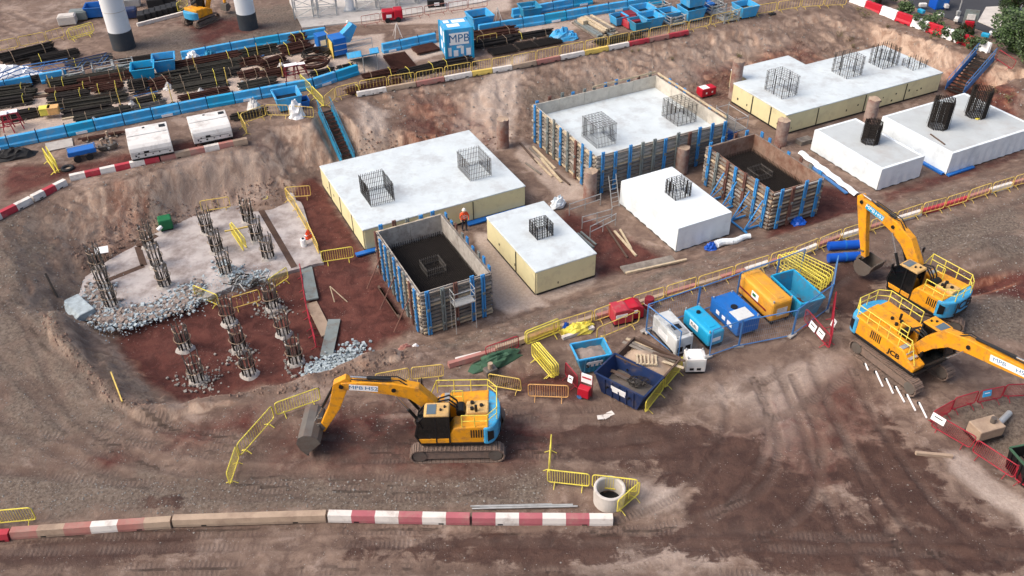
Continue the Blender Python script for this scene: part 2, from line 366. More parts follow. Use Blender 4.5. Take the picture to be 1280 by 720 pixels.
# wheel ruts along the haul road
rut = np.zeros(XX.shape)
for (x0, y0, x1, y1, wv) in ((-30, 24.2, 30, 24.4, 2), (-30, 26.9, 3, 28.4, 3), (3, 28.4, 24, 33.2, 3), (-12, 32.3, 8, 31.2, 2)):
    for off in (-1.0, 1.0):
        L = math.hypot(x1 - x0, y1 - y0); ex, ey = (x1 - x0) / L, (y1 - y0) / L
        a = (XX - x0) * ex + (YY - y0) * ey; b = -(XX - x0) * ey + (YY - y0) * ex - off + fbm(XX, YY, 6, 40, 2) * wv * .5
        rut += np.where((a > 0) & (a < L), -np.exp(-(b / .22) ** 2) + .5 * np.exp(-((np.abs(b) - .42) / .16) ** 2), 0)
ZG += rut * .055 * (.5 + fbm(XX, YY, 3, 50, 2))
def bump(px, py, h, rx, ry, rot=0, z=1.0):
    global ZG
    x, y = W(px, py, z); c, s_ = math.cos(rot), math.sin(rot); a, b = (XX - x) * c + (YY - y) * s_, -(XX - x) * s_ + (YY - y) * c
    ZG = ZG + h * np.exp(-(a / rx) ** 2 - (b / ry) ** 2)
bump(1215, 318, .8, 3.0, 1.0, .4); bump(1235, 352, -.8, 3.0, .7, .35); bump(1225, 390, .5, 2.2, 1.0, .3); bump(1160, 290, .35, 3.5, .8, .45)
bump(640, 470, -.4, 1.6, .8, .4); bump(375, 200, .5, .9, 1.2, 0, 2.2); bump(320, 215, .5, 1.5, 1.2, 0, 2.6); bump(170, 250, .5, 2.2, 1.4, .4, 2); bump(60, 300, .4, 2, 1, .2, 2.5)
for a_, b_ in zip(pitcrest, pitcrest[1:]):     # spoil lip round the pile pit
    ex, ey = b_[0] - a_[0], b_[1] - a_[1]; L2 = ex * ex + ey * ey; t_ = np.clip(((XX - a_[0]) * ex + (YY - a_[1]) * ey) / L2, 0, 1)
    d2 = (XX - a_[0] - t_ * ex) ** 2 + (YY - a_[1] - t_ * ey) ** 2
    ZG = np.maximum(ZG, ZG * 0 + (a_[2] + (b_[2] - a_[2]) * t_) - .1 + .75 * (fbm(XX, YY, 2.6, 63) + .5) - d2 / .8 + fbm(XX, YY, .9, 61) * .5) if True else ZG
bump(1260, 570, -.7, 2.2, 2.0, 0); bump(130, 470, .3, 2.5, .7, -.6); bump(235, 512, .25, 3, .5, .2)
def gz(x, y):
    i = min(max(np.searchsorted(GX, x) - 1, 0), nx - 2); j = min(max(np.searchsorted(GY, y) - 1, 0), ny - 2)
    a, b = (x - GX[i]) / (GX[i + 1] - GX[i]), (y - GY[j]) / (GY[j + 1] - GY[j])
    return float((ZG[i, j] * (1 - a) + ZG[i + 1, j] * a) * (1 - b) + (ZG[i, j + 1] * (1 - a) + ZG[i + 1, j + 1] * a) * b)
def G3(px, py, z0=1.0):
    """ground point seen at a picture position (z0 = about how high the ground is there)"""
    z = z0
    for _ in range(7): x, y = W(px, py, z); z = .5 * z + .5 * gz(x, y)
    x, y = W(px, py, z); return (x, y, gz(x, y))

# soil masks: R red clay, G wet mud, B grey gravel, A pale dust / hardstanding
RED, WET, GRY, PAL = [np.zeros(XX.shape) for _ in range(4)]
def soil(mask, pts, z, w, k=1.0):
    np.maximum(mask, area([W(x, y, z) for x, y in pts], w) * k, out=mask)
soil(RED, [(135, 398), (230, 385), (330, 360), (380, 335), (425, 335), (480, 345), (515, 415), (470, 440), (400, 468), (330, 482), (250, 503), (215, 508), (180, 480), (150, 440)], -.3, .8)
soil(RED, [(362, 246), (396, 222), (460, 318), (470, 345), (390, 345)], 0, .6, .9)
soil(RED, [(705, 262), (770, 285), (835, 325), (745, 350), (690, 285)], 0, .6, .8)
soil(RED, [(1010, 225), (1090, 250), (1080, 268), (960, 300), (960, 290)], 0, .6, .95)
soil(RED, [(1100, 240), (1280, 175), (1280, 200), (1100, 265)], 0, .6, .6)
soil(RED, [(320, 545), (420, 495), (650, 510), (760, 545), (640, 600), (330, 590)], 1, 1.8, .7)
soil(WET, [(380, 540), (470, 500), (690, 525), (760, 560), (600, 600), (400, 590)], 1, 1.8, .5)
soil(WET, [(560, 470), (660, 450), (720, 480), (640, 510)], 1, 1.2, .5)
soil(RED, [(200, 540), (330, 500), (330, 540), (210, 565)], 1, 1.2, .75)
soil(RED, [(110, 575), (150, 560), (170, 575), (130, 590)], 1, .6, .8)
soil(RED, [(640, 460), (730, 470), (740, 500), (640, 495)], 1, .8, .8)
soil(RED, [(1175, 345), (1300, 340), (1300, 385), (1175, 365)], .7, .6, .95)
soil(RED, [(225, 28), (300, 20), (335, 35), (250, 60)], NZ, 1.6, .8)
soil(RED, [(495, 135), (560, 128), (630, 140), (630, 175), (500, 200), (480, 185)], 1.6, 1.4, .55)
soil(PAL, [(210, 215), (330, 195), (360, 225), (260, 245), (200, 255)], 2.0, 1.0, .5)
soil(PAL, [(700, 90), (860, 60), (1000, 35), (1000, 50), (860, 90), (720, 115)], 2.2, 1.0, .4)
soil(RED, [(640, 130), (760, 100), (800, 90), (700, 160)], 1.6, 1.2, .35)
soil(RED, [(860, 80), (1000, 50), (1060, 60), (900, 110)], 1.6, 1.2, .6)
soil(RED, [(1180, 75), (1235, 85), (1280, 120), (1280, 140), (1190, 105)], 1.6, .8, .7)
soil(RED, [(250, 205), (350, 190), (372, 250), (280, 258), (220, 275), (190, 240)], 1.2, 1.2, .28)
soil(RED, [(150, 255), (200, 262), (170, 320), (110, 345), (90, 330)], .8, .8, .42)
soil(RED, [(880, 540), (1060, 430), (1150, 530), (1060, 640), (900, 600)], 1, 2.0, .5)
soil(RED, [(0, 205), (90, 205), (300, 160), (310, 175), (80, 225), (0, 255)], NZ, .8, .75)
soil(WET, [(-20, 684), (120, 664), (235, 662), (240, 690), (120, 702), (-20, 706)], 1, .8, .95)
soil(WET, [(690, 535), (740, 525), (860, 545), (930, 540), (1000, 590), (1040, 640), (1290, 668), (1290, 712), (1080, 716), (960, 712), (840, 690), (680, 720), (600, 700), (560, 670), (760, 662), (850, 660), (870, 610), (800, 585), (690, 560)], 1, 1.3, .86)
soil(WET, [(800, 522), (880, 530), (940, 560), (930, 590), (880, 560), (800, 545)], 1, .8, .85)
soil(PAL, [(830, 490), (900, 470), (1050, 420), (1090, 470), (970, 520), (880, 525)], 1, 1.4, .52)
soil(WET, [(1100, 510), (1140, 540), (1210, 620), (1280, 690), (1180, 680), (1060, 640), (1040, 580)], 1, 1.4, .7)
soil(WET, [(440, 670), (560, 665), (640, 680), (560, 702), (420, 700)], 1, .9, .66)
soil(WET, [(1010, 330), (1090, 320), (1110, 345), (1060, 400), (1030, 380)], 1, 1.2, .8)
soil(WET, [(190, 505), (240, 500), (400, 470), (400, 480), (230, 520)], .4, .6, .6)
soil(WET, [(150, 640), (240, 600), (230, 640)], 1, .7, .7)
soil(GRY, [(-20, 590), (150, 585), (330, 590), (560, 595), (680, 580), (690, 640), (-20, 650)], 1, 1.0, .9)
soil(GRY, [(-40, 300), (60, 280), (130, 340), (110, 400), (160, 470), (200, 525), (90, 570), (-40, 580)], 1.4, 2.0, .7)
soil(GRY, [(1100, 300), (1280, 240), (1290, 330), (1180, 330), (1110, 330)], 1, 1.2, .85)
soil(GRY, [(1180, 385), (1290, 370), (1290, 430), (1200, 420)], 1, .8, .9)
soil(GRY, [(650, 130), (760, 110), (730, 130), (680, 170)], .8, .7, .9)
soil(GRY, [(1060, 300), (1110, 330), (1060, 360), (1020, 340)], 1, .7, .6)
soil(GRY, [(520, 425), (660, 388), (760, 352), (1050, 270), (1280, 205), (1280, 218), (1050, 285), (760, 380), (560, 440)], .6, .8, .6)
soil(GRY, [(130, 60), (300, 10), (380, 0), (390, 45), (230, 80), (170, 85)], NZ, 1.4, .8)
soil(GRY, [(1180, 505), (1290, 490), (1290, 560), (1230, 560)], .8, .8, .9)
soil(GRY, [(140, 440), (215, 495), (190, 520), (120, 480)], .5, .7, .8)
soil(PAL, [(0, 125), (60, 112), (160, 92), (390, 50), (480, 42), (480, 60), (560, 50), (560, 66), (470, 90), (440, 95), (380, 110), (0, 175)], NZ, .5, .9)
soil(PAL, [(590, 42), (830, 5), (830, 20), (700, 42), (600, 58)], NZ, .8, .6)
soil(PAL, [(380, 0), (640, -5), (640, 12), (560, 30), (440, 32), (390, 30)], NZ, .6, .8)
soil(PAL, [(1180, 560), (1215, 560), (1290, 630), (1290, 660), (1240, 630), (1190, 590)], 1, .7, .95)
soil(PAL, [(590, 290), (615, 290), (690, 385), (640, 395), (615, 385), (600, 330)], 0, .4, .75)
soil(PAL, [(745, 320), (775, 300), (745, 360), (690, 380), (670, 372)], 0, .4, .6)
soil(PAL, [(650, 170), (735, 235), (740, 250), (700, 255), (640, 195)], 0, .4, .55)
soil(PAL, [(920, 500), (980, 440), (1050, 445), (1020, 560), (960, 600), (930, 580)], 1, 1.6, .55)
soil(PAL, [(780, 590), (860, 600), (860, 640), (790, 650)], 1, .8, .6)
soil(PAL, [(640, 95), (660, 90), (640, 165), (600, 175), (560, 150)], 1.5, .7, .8)
soil(PAL, [(450, 150), (490, 155), (485, 195), (440, 200)], 1.2, .7, .7)
soil(PAL, [(700, 690), (900, 640), (960, 625), (1000, 640), (900, 720), (700, 730)], 1, 1.1, .6)
soil(PAL, [(-10, 0), (120, -8), (120, 25), (60, 45), (-10, 60)], NZ, 2, .35)
def carve(top, bot, z1, z0, w, drop=.35):
    """keep the ground below a flight of stairs"""
    global ZG
    a, b = W(*top, z1), W(*bot, z0); ex, ey = b[0] - a[0], b[1] - a[1]; L = math.hypot(ex, ey); ex /= L; ey /= L
    s_ = (XX - a[0]) * ex + (YY - a[1]) * ey; d = np.abs(-(XX - a[0]) * ey + (YY - a[1]) * ex)
    pl = z1 + (z0 - z1) * np.clip(s_ / L, 0, 1.0) - drop; lim = pl + np.clip(d - w / 2 - .25, 0, 9) * 1.6
    ok = (s_ > -.1) & (s_ < L + 1.2); ZG = np.where(ok, np.minimum(ZG, lim), ZG)
carve((407, 140), (437, 208), NZ, .1, 1.05); carve((1230, 72), (1192, 116), NR, .1, 1.6)
# tyre and track marks: R mask, G distance along (for the lug pattern)
TRK, ALO = np.zeros(XX.shape), np.zeros(XX.shape)
def marks(px, z, gauge, w, k):
    pts = [W(x, y, z) for x, y in px]; fine = []
    for i in range(len(pts) - 1):
        p0, p1, p2, p3 = pts[max(i - 1, 0)], pts[i], pts[i + 1], pts[min(i + 2, len(pts) - 1)]
        for j in range(6):
            t = j / 6; fine.append(tuple(.5 * (2 * p1[c] + (p2[c] - p0[c]) * t + (2 * p0[c] - 5 * p1[c] + 4 * p2[c] - p3[c]) * t * t + (3 * p1[c] - p0[c] - 3 * p2[c] + p3[c]) * t ** 3) for c in (0, 1)))
    fine.append(pts[-1]); s0 = random.uniform(0, 9)
    for a, b in zip(fine, fine[1:]):
        ex, ey = b[0] - a[0], b[1] - a[1]; L = math.hypot(ex, ey) + 1e-6; ex /= L; ey /= L; g = gauge / 2 + w
        i0, i1 = np.searchsorted(XX[:, 0], [min(a[0], b[0]) - g, max(a[0], b[0]) + g]); j0, j1 = np.searchsorted(YY[0], [min(a[1], b[1]) - g, max(a[1], b[1]) + g])
        if i1 <= i0 or j1 <= j0: s0 += L; continue
        x, y = XX[i0:i1, j0:j1] - a[0], YY[i0:i1, j0:j1] - a[1]; s_ = x * ex + y * ey; d = np.abs(-x * ey + y * ex)
        m = np.where((s_ > -.1) & (s_ < L + .1), np.clip(1.4 - np.abs(d - gauge / 2) / (w / 2), 0, 1), 0) * k
        up = m > TRK[i0:i1, j0:j1]; TRK[i0:i1, j0:j1] = np.where(up, m, TRK[i0:i1, j0:j1]); ALO[i0:i1, j0:j1] = np.where(up, s0 + s_, ALO[i0:i1, j0:j1]); s0 += L
for px_, z_, g_, w_, k_ in (
    ([(-20, 700), (300, 690), (640, 686), (1000, 694), (1300, 705)], 1, 2.1, .55, .9), ([(-20, 716), (400, 706), (800, 706), (1300, 722)], 1, 2.1, .55, .8), ([(-20, 688), (400, 680), (760, 690), (960, 640), (1000, 560), (965, 470)], 1, 2.1, .5, .9),
    ([(1240, 720), (1150, 640), (1080, 540), (1040, 460)], 1, 2.1, .5, .9), ([(1120, 722), (1070, 640), (1030, 540), (990, 450)], 1, 2.0, .5, .8), ([(700, 700), (860, 640), (930, 560), (930, 480)], 1, 2.0, .5, .8), ([(-20, 560), (120, 575), (300, 585), (480, 598), (700, 575), (860, 560)], 1, 2.4, .6, .9),
    ([(-20, 330), (60, 400), (110, 490), (220, 555), (400, 575), (640, 585)], 1.4, 2.4, .6, .9), ([(-20, 400), (60, 470), (160, 545), (330, 560), (520, 570)], 1.3, 2.4, .6, .8), ([(-20, 470), (90, 540), (260, 590), (500, 585)], 1.2, 2.4, .6, .8),
    ([(640, 545), (800, 545), (960, 500), (1060, 440)], 1, 2.4, .6, .8), ([(1300, 300), (1190, 330), (1110, 345), (1050, 380)], 1, 2.4, .6, .8), ([(1300, 260), (1180, 300), (1090, 330)], 1, 2.2, .5, .8), ([(520, 438), (680, 392), (860, 335), (1050, 278), (1300, 208)], .6, 2.0, .5, .7), ([(0, 20), (60, 40), (140, 20)], NZ, 2.2, .6, .8),
    ([(430, 540), (520, 530), (700, 535), (860, 520)], 1, 2.4, .6, .8)):
    marks(px_, z_, g_, w_, k_)
ZG = ZG - TRK * .085 + (blur(TRK, 3) - TRK).clip(0, 1) * .14
idx = np.arange(nx * ny).reshape(nx, ny)
quads = np.stack([idx[:-1, :-1], idx[1:, :-1], idx[1:, 1:], idx[:-1, 1:]], -1).reshape(-1, 4)
co = np.stack([np.repeat(GX, ny).reshape(nx, ny), np.tile(GY, nx).reshape(nx, ny), ZG], -1).reshape(-1, 3)
gm = bpy.data.meshes.new('ground'); gm.vertices.add(len(co)); gm.vertices.foreach_set('co', co.ravel().astype(np.float32))
gm.loops.add(quads.size); gm.loops.foreach_set('vertex_index', quads.ravel().astype(np.int32))
gm.polygons.add(len(quads)); gm.polygons.foreach_set('loop_start', np.arange(0, quads.size, 4, dtype=np.int32)); gm.polygons.foreach_set('loop_total', np.full(len(quads), 4, np.int32))
gm.update(); gm.validate(); gm.shade_smooth()
at1 = gm.attributes.new('soil', 'FLOAT_COLOR', 'POINT'); at1.data.foreach_set('color', np.stack([RED, WET, GRY, PAL], -1).reshape(-1).astype(np.float32))
at2 = gm.attributes.new('track', 'FLOAT_COLOR', 'POINT'); at2.data.foreach_set('color', np.stack([TRK, ALO, ALO * 0, ALO * 0 + 1], -1).reshape(-1).astype(np.float32))
ground = bpy.data.objects.new('ground', gm); COL.objects.link(ground); tag(ground, 'bare churned red brown earth of the building site', None, kind='structure')

def ground_material():
    m = bpy.data.materials.new('site_soil'); m.use_nodes = True; n = m.node_tree.nodes; l = m.node_tree.links; b = n['Principled BSDF']
    geo = n.new('ShaderNodeNewGeometry'); at = n.new('ShaderNodeAttribute'); at.attribute_name = 'soil'
    sep = n.new('ShaderNodeSeparateColor'); l.new(at.outputs['Color'], sep.inputs[0])
    def noise(s, d=8, r=.62, off=(0, 0, 0), dist=0., stretch=None):
        mp = n.new('ShaderNodeMapping'); mp.inputs['Location'].default_value = off
        if stretch: mp.inputs['Rotation'].default_value = (0, 0, stretch[0]); mp.inputs['Scale'].default_value = (stretch[1], stretch[2], stretch[3])
        l.new(geo.outputs['Position'], mp.inputs[0])
        t = n.new('ShaderNodeTexNoise'); t.inputs['Scale'].default_value = s; t.inputs['Detail'].default_value = d; t.inputs['Roughness'].default_value = r; t.inputs['Distortion'].default_value = dist
        l.new(mp.outputs[0], t.inputs['Vector']); return t.outputs[0]
    def math_(op, a, b_, clamp=False):
        t = n.new('ShaderNodeMath'); t.operation = op; t.use_clamp = clamp
        for i, v in enumerate((a, b_)):
            if isinstance(v, (int, float)): t.inputs[i].default_value = v
            else: l.new(v, t.inputs[i])
        return t.outputs[0]
    def rng(v, a, b_, c=0., d=1.):
        t = n.new('ShaderNodeMapRange'); t.interpolation_type = 'SMOOTHSTEP'
        for i, q in enumerate((v, a, b_, c, d)):
            if isinstance(q, (int, float)): t.inputs[i].default_value = q
            else: l.new(q, t.inputs[i])
        return t.outputs[0]
    def mix(f, a, b_, mode='MIX'):
        t = n.new('ShaderNodeMix'); t.data_type = 'RGBA'; t.blend_type = mode
        if isinstance(f, (int, float)): t.inputs[0].default_value = f
        else: l.new(f, t.inputs[0])
        for i, v in ((6, a), (7, b_)):
            if isinstance(v, str): t.inputs[i].default_value = lin(v)
            else: l.new(v, t.inputs[i])
        return t.outputs[2]
    big, mid, fine, grit = noise(.22, 4), noise(1.1, 7, .68, (7, 3, 1), .6), noise(6, 5, .7, (2, 9, 4)), noise(28, 3, .7)
    streak = noise(.9, 7, .65, (5, 5, 0), .4, (0, .22, 1.3, 1))        # wheel marks along the haul road
    base = mix(rng(mid, .32, .68), '604e45', '8f7a6c')
    base = mix(rng(big, .42, .62, 0, .6), base, '6a574d')
    base = mix(rng(streak, .47, .6, 0, .3), base, '5a483e')
    base = mix(rng(noise(.5, 6, .7, (9, 2, 6), .25), .54, .66, 0, .5), base, 'aa978a')
    def mask(ch, nz, k=.9, w=.12, t=.5):
        return rng(math_('ADD', ch, math_('MULTIPLY', math_('SUBTRACT', nz, .5), k)), t - w, t + w)
    edge1, edge2 = noise(.55, 7, .7, (11, 0, 3), .7), noise(.9, 7, .72, (1, 21, 3), .5)
    gravel = mix(rng(fine, .35, .65), '51463e', '7b7065')
    base = mix(math_('MULTIPLY', mask(sep.outputs[2], edge1, 1.9, .3, .55), .85), base, gravel)
    pale = mix(rng(fine, .3, .7), 'a7968a', 'bcab9e')
    base = mix(mask(at.outputs['Alpha'], edge1, .9, .25), base, pale)
    red = mix(rng(mid, .35, .65), '421b17', '5e3029')
    base = mix(math_('MULTIPLY', mask(sep.outputs[0], edge1, 1.1, .3), .92), base, red)
    wetf = mask(sep.outputs[1], math_('ADD', math_('MULTIPLY', edge2, .6), math_('MULTIPLY', streak, .4)), 2.4, .1, .46)
    wet = mix(rng(mid, .35, .65), '3d2821', '523a30')
    base = mix(math_('MULTIPLY', wetf, .95), base, wet)
    # steep cut faces show warmer, streaked subsoil
    nrm = n.new('ShaderNodeSeparateXYZ'); l.new(geo.outputs['Normal'], nrm.inputs[0])
    st = rng(nrm.outputs[2], .93, .72)
    runs = noise(1.1, 8, .72, (3, 1, 8), .9, (-PSI, 1.1, .5, .45))
    cut = mix(rng(runs, .38, .62), '907564', 'bda592')
    cut = mix(rng(mid, .52, .7, 0, .7), cut, '7c6f66')
    cut = mix(mask(sep.outputs[0], edge1, 1.0, .3), cut, mix(rng(runs, .4, .6), '7c4a39', 'a8765d'))
    cut = mix(math_('MULTIPLY', sep.outputs[2], .8), cut, gravel); cut = mix(math_('MULTIPLY', mask(at.outputs['Alpha'], edge1, .9, .3), .7), cut, 'b5a294')
    base = mix(math_('MULTIPLY', st, math_('SUBTRACT', 1., math_('MULTIPLY', wetf, .6))), base, cut)
    # tyre lugs pressed into the mud
    tk = n.new('ShaderNodeAttribute'); tk.attribute_name = 'track'; ts = n.new('ShaderNodeSeparateColor'); l.new(tk.outputs['Color'], ts.inputs[0])
    sw = n.new('ShaderNodeMath'); sw.operation = 'SINE'; l.new(math_('MULTIPLY', ts.outputs[1], 29.), sw.inputs[0])
    tm = math_('MULTIPLY', rng(ts.outputs[0], .2, .8), rng(noise(.45, 6, .75, (8, 8, 2), .5), .46, .62))
    lug = math_('MULTIPLY', tm, rng(sw.outputs[0], -.5, .5))
    band = math_('MULTIPLY', rng(ts.outputs[0], .1, .7), rng(noise(.3, 3, .6, (1, 5, 2)), .35, .55))
    base = mix(math_('MULTIPLY', band, .45), base, '54423a'); base = mix(math_('MULTIPLY', tm, .2), base, '8a7a70'); base = mix(math_('MULTIPLY', lug, .2), base, '4d403a')
    # grit and pebbles
    base = mix(rng(grit, .6, .72, 0, .3), base, 'a89f97')
    base = mix(rng(grit, .42, .3, 0, .45), base, '4a403c')
    vor = n.new('ShaderNodeTexVoronoi'); vor.inputs['Scale'].default_value = 7; l.new(geo.outputs['Position'], vor.inputs['Vector'])
    peb = math_('MULTIPLY', rng(vor.outputs['Distance'], .2, .12), rng(noise(.9, 4, .6, (4, 4, 4)), .52, .64))
    base = mix(math_('MULTIPLY', peb, .5), base, 'b3aca5')
    l.new(base, b.inputs['Base Color'])
    l.new(rng(wetf, 0, 1, .92, .62), b.inputs['Roughness']); b.inputs['Specular IOR Level'].default_value = .3
    hgt = math_('ADD', math_('ADD', math_('MULTIPLY', mid, .5), math_('MULTIPLY', fine, .4)), math_('ADD', math_('MULTIPLY', grit, .25), math_('MULTIPLY', peb, .15)))
    bp = n.new('ShaderNodeBump'); bp.inputs['Strength'].default_value = .85; bp.inputs['Distance'].default_value = .14
    hgt = math_('SUBTRACT', hgt, math_('MULTIPLY', lug, .16))
    l.new(hgt, bp.inputs['Height']); l.new(bp.outputs[0], b.inputs['Normal'])
    return m
gm.materials.append(ground_material())

# ------------------------------------------------------------------ pile caps
CT = 1.75
def strip(parent, p, q, w=.09, name='joint_tape'):
    return MB().beam(p, q, .03, w).build(name, 'tape', parent)
def cream_cap(key, label, o, w, d, h, cuts_u, cuts_v, poly=None):
    t = thing('foundation_block', label, 'foundation', (o[0], o[1], 0), PSI)
    poly = poly or [(0, 0), (w, 0), (w, d), (0, d)]
    MB().prism([(x * 1, y) for x, y in poly], -.05, h - .02).build('concrete_core', 'concrete', t)
    # white curing sheet over the top, turned down a little over the edge
    cx, cy = sum(p[0] for p in poly) / len(poly), sum(p[1] for p in poly) / len(poly)
    top = MB(); n = len(poly)
    lo = [(x + (.09 if x > cx else -.09), y + (.09 if y > cy else -.09)) for x, y in poly]
    top.prism(lo, h - .10, h + .02).build('curing_sheet', 'capwhite', t, bevel=.075, seg=3)
    def wall(a, b, cuts):
        a, b = Vector((a[0], a[1])), Vector((b[0], b[1])); L = (b - a).length; e = (b - a) / L; nrm = Vector((e.y, -e.x))
        ks = [0] + cuts + [L]
        for k0, k1 in zip(ks, ks[1:]):
            p, q = a + e * (k0 + .02) + nrm * .04, a + e * (k1 - .02) + nrm * .04
            MB().beam((p.x, p.y, h / 2 - .02), (q.x, q.y, h / 2 - .02), .06, h - .12).build('insulation_panel', 'cream', t)
        for k in cuts:
            p = a + e * k + nrm * .075
            MB().beam((p.x, p.y, .08), (p.x, p.y, h - .14), .035, .12).build('joint_tape', 'tape', t)
        p, q = a + nrm * .08, b + nrm * .08
        MB().beam((p.x, p.y, .07), (q.x, q.y, .07), .03, .1).build('base_tape', 'tape', t)
        for k in range(int(L * (1.3 if key == 'G' else .5))):
            s_ = random.uniform(.3, L - .3); z = random.uniform(.25, h * .55); p = a + e * s_ + nrm * .078
            if random.random() < .5: MB().beam(tuple(p) + (z,), tuple(p + e * random.uniform(.06, .16)) + (z,), .02, random.uniform(.06, .2)).build('patch', 'tape', t)
    for i in range(n):
        a, b = poly[i], poly[(i + 1) % n]
        wall(a, b, cuts_u if i == 0 else cuts_v if i == n - 1 else [])
    return t
capA = cream_cap('A', 'largest white sheeted concrete pile cap beside the blue stairs, two grey rebar cages on it', *CAPS['A'], 1.68, [4.0, 7.9], [2.2, 4.6, 7.2])
capC = cream_cap('C', 'small cream sided pile cap beside the rebar filled formwork box, one dark cage', *CAPS['C'], 1.8, [], [4.3])
G_w = 16.98
def to_site(o, px, py, z):
    x, y = W(px, py, z); dx, dy = x - o[0], y - o[1]; return (dx * U.x + dy * U.y, dx * V.x + dy * V.y)
g1 = to_site(G0, 935.6, 98.9, CT); g2 = to_site(G0, 935.6, 82.2, CT); g3 = to_site(G0, 983.3, 70, CT); g4 = to_site(G0, 1008.9, 81.1, CT); g5 = to_site(G0, 1091, 60, CT)
gd, gx0, gx1, gtop, gmid = 6.88, g1[0], (g3[0] + g4[0]) / 2, (g2[1] + g3[1]) / 2, (g4[1] + g5[1]) / 2
gl = to_site(G0, 916, 104.4, CT)
gpoly = [(0, 0), (G_w, 0), (G_w, gmid), (gx1, gmid), (gx1, gtop), (gx0, gtop), (gx0, gl[1]), (0, gl[1])]
capG = cream_cap('G', 'long cream L shaped pile cap by the far bank carrying four rebar cages', G0, G_w, gd, CT, [3.2, 8.3, 12.9], [2.6, 4.9], gpoly)
def white_cap(label, o, w, d, h, cover):
    t = thing('foundation_block', label, 'foundation', (o[0], o[1], 0), PSI)
    MB().bx(.06, w - .06, .06, d - .06, -.05, h - .04).build('concrete_core', 'concrete', t)
    # plastic sheet wrap: slightly wavy skirt, subdivided walls
    m = MB(); P = [(0, 0), (w, 0), (w, d), (0, d)]
    for i in range(4):
        a, b = Vector(P[i]), Vector(P[(i + 1) % 4]); L = (b - a).length; e = (b - a) / L; nn = Vector((e.y, -e.x)); k = max(6, int(L / .25)); rows = 6
        vs = []
        for r in range(rows + 1):
            for c in range(k + 1):
                off = 0 if c in (0, k) else random.uniform(-.012, .02) + .035 * (1 - r / rows) * math.sin(c * 1.9 + i * 2)
                q = a + e * (L * c / k) + nn * (off + .03 * (1 - r / rows))
                vs.append((q.x, q.y, .02 + (h - .02) * r / rows))
        m.add(vs, [(r * (k + 1) + c, r * (k + 1) + c + 1, (r + 1) * (k + 1) + c + 1, (r + 1) * (k + 1) + c) for r in range(rows) for c in range(k)])
    m.build('plastic_wrap', 'sheetwhite', t, smooth=True)
    rim = MB()
    for x0, x1, y0, y1 in ((0, w, 0, .22), (0, w, d - .22, d), (0, .22, .22, d - .22), (w - .22, w, .22, d - .22)): rim.bx(x0, x1, y0, y1, h - .03, h + .035)
    rim.build('wrap_rim', 'sheetwhite', t, bevel=.03)
    MB().bx(.2, w - .2, .2, d - .2, h - .06, h + (.012 if cover == 'sheetgrey' else .03)).build('top_sheet', cover, t)
    MB().bx(-.06, w + .06, -.06, d + .06, 0.0, .03).build('base_membrane', 'tape', t)
    return t
capE = white_cap('white plastic wrapped pile cap in the middle, one dark cage on its white top', *CAPS['E'], 1.78, 'sheetwhite')
capH = white_cap('smaller white wrapped pile cap with grey top, right of the blue braced formwork', *CAPS['H'], 1.7, 'sheetgrey')
capI = white_cap('large white wrapped pile cap at the right edge with two black cages', *CAPS['I'], 1.74, 'sheetgrey')
MB().bx(-.1, 2.6, -.35, -.08, .02, .14).build('folded_skirt', 'blue', capI); MB().bx(-.4, -.1, .1, 4.5, .02, .16).build('folded_skirt', 'blue', capI)
MB().bx(7.3, 11.9, -.6, -.12, .02, .12).build('folded_skirt', 'blue', capA); MB().bx(-.8, 1.6, -.5, -.12, .02, .14).build('folded_skirt', 'blue', capA)

# ------------------------------------------------------------------ rebar cages standing on the caps
def square_cage(label, Lp, Fp, Rp, zb, h, nbar, hoops, mat='rebargrey', heavy=0, top=True):
    (lx, ly), (fx, fy), (rx, ry) = W(*Lp, zb), W(*Fp, zb), W(*Rp, zb)
    w = math.hypot(rx - fx, ry - fy); d = math.hypot(lx - fx, ly - fy); ang = PSI
    cx, cy = site((fx, fy), w / 2, d / 2)
    t = thing('rebar_cage', label, 'rebar cage', (cx, cy, zb), ang, 'rebar cages on the pile caps')
    def ringpts(n):
        out = []
        for i in range(n): out += [(-w / 2 + w * i / n, -d / 2), (w / 2, -d / 2 + d * i / n), (w / 2 - w * i / n, d / 2), (-w / 2, d / 2 - d * i / n)]
        return out
    m = MB()
    for i, (x, y) in enumerate(ringpts(nbar)): m.tube((x, y, -.03), (x + random.uniform(-.01, .01), y, h + random.uniform(-.04, .04)), .02, 4)
    m.build('vertical_bars', mat, t, stuff=True)
    if heavy:
        m = MB()
        for x, y in ringpts(heavy): m.tube((x * .93, y * .93, -.03), (x * .93, y * .93, h * .97), .032, 5)
        m.build('main_bars', 'rebar', t, stuff=True)
    for k in range(hoops):
        z = h * (k + .5) / hoops if not (top and k == hoops - 1) else h - .03
        m = MB(); a, b = w / 2 + .02, d / 2 + .02
        for p, q in (((-a, -b), (a, -b)), ((a, -b), (a, b)), ((a, b), (-a, b)), ((-a, b), (-a, -b))): m.tube(p + (z,), q + (z,), .013, 4)
        m.build('hoop', mat, t)
    if top:
        m = MB()
        for k in range(1, 7):
            x = -w / 2 + w * k / 7; m.tube((x, -d / 2, h - .05), (x, d / 2, h - .05), .012, 4); y = -d / 2 + d * k / 7; m.tube((-w / 2, y, h - .07), (w / 2, y, h - .07), .012, 4)
        m.build('top_ties', mat, t, stuff=True)
    return t
square_cage('open grey rebar cage on the left end of the largest white cap', (451.5, 241), (464, 258.9), (493.8, 251.8), 1.7, 1.45, 13, 4, 'rebar', 0, False)
square_cage('open grey rebar cage on the right end of the largest white cap', (573.3, 210), (587.8, 226.7), (614.4, 220), 1.7, 1.45, 13, 4, 'rebargrey', 0, False)
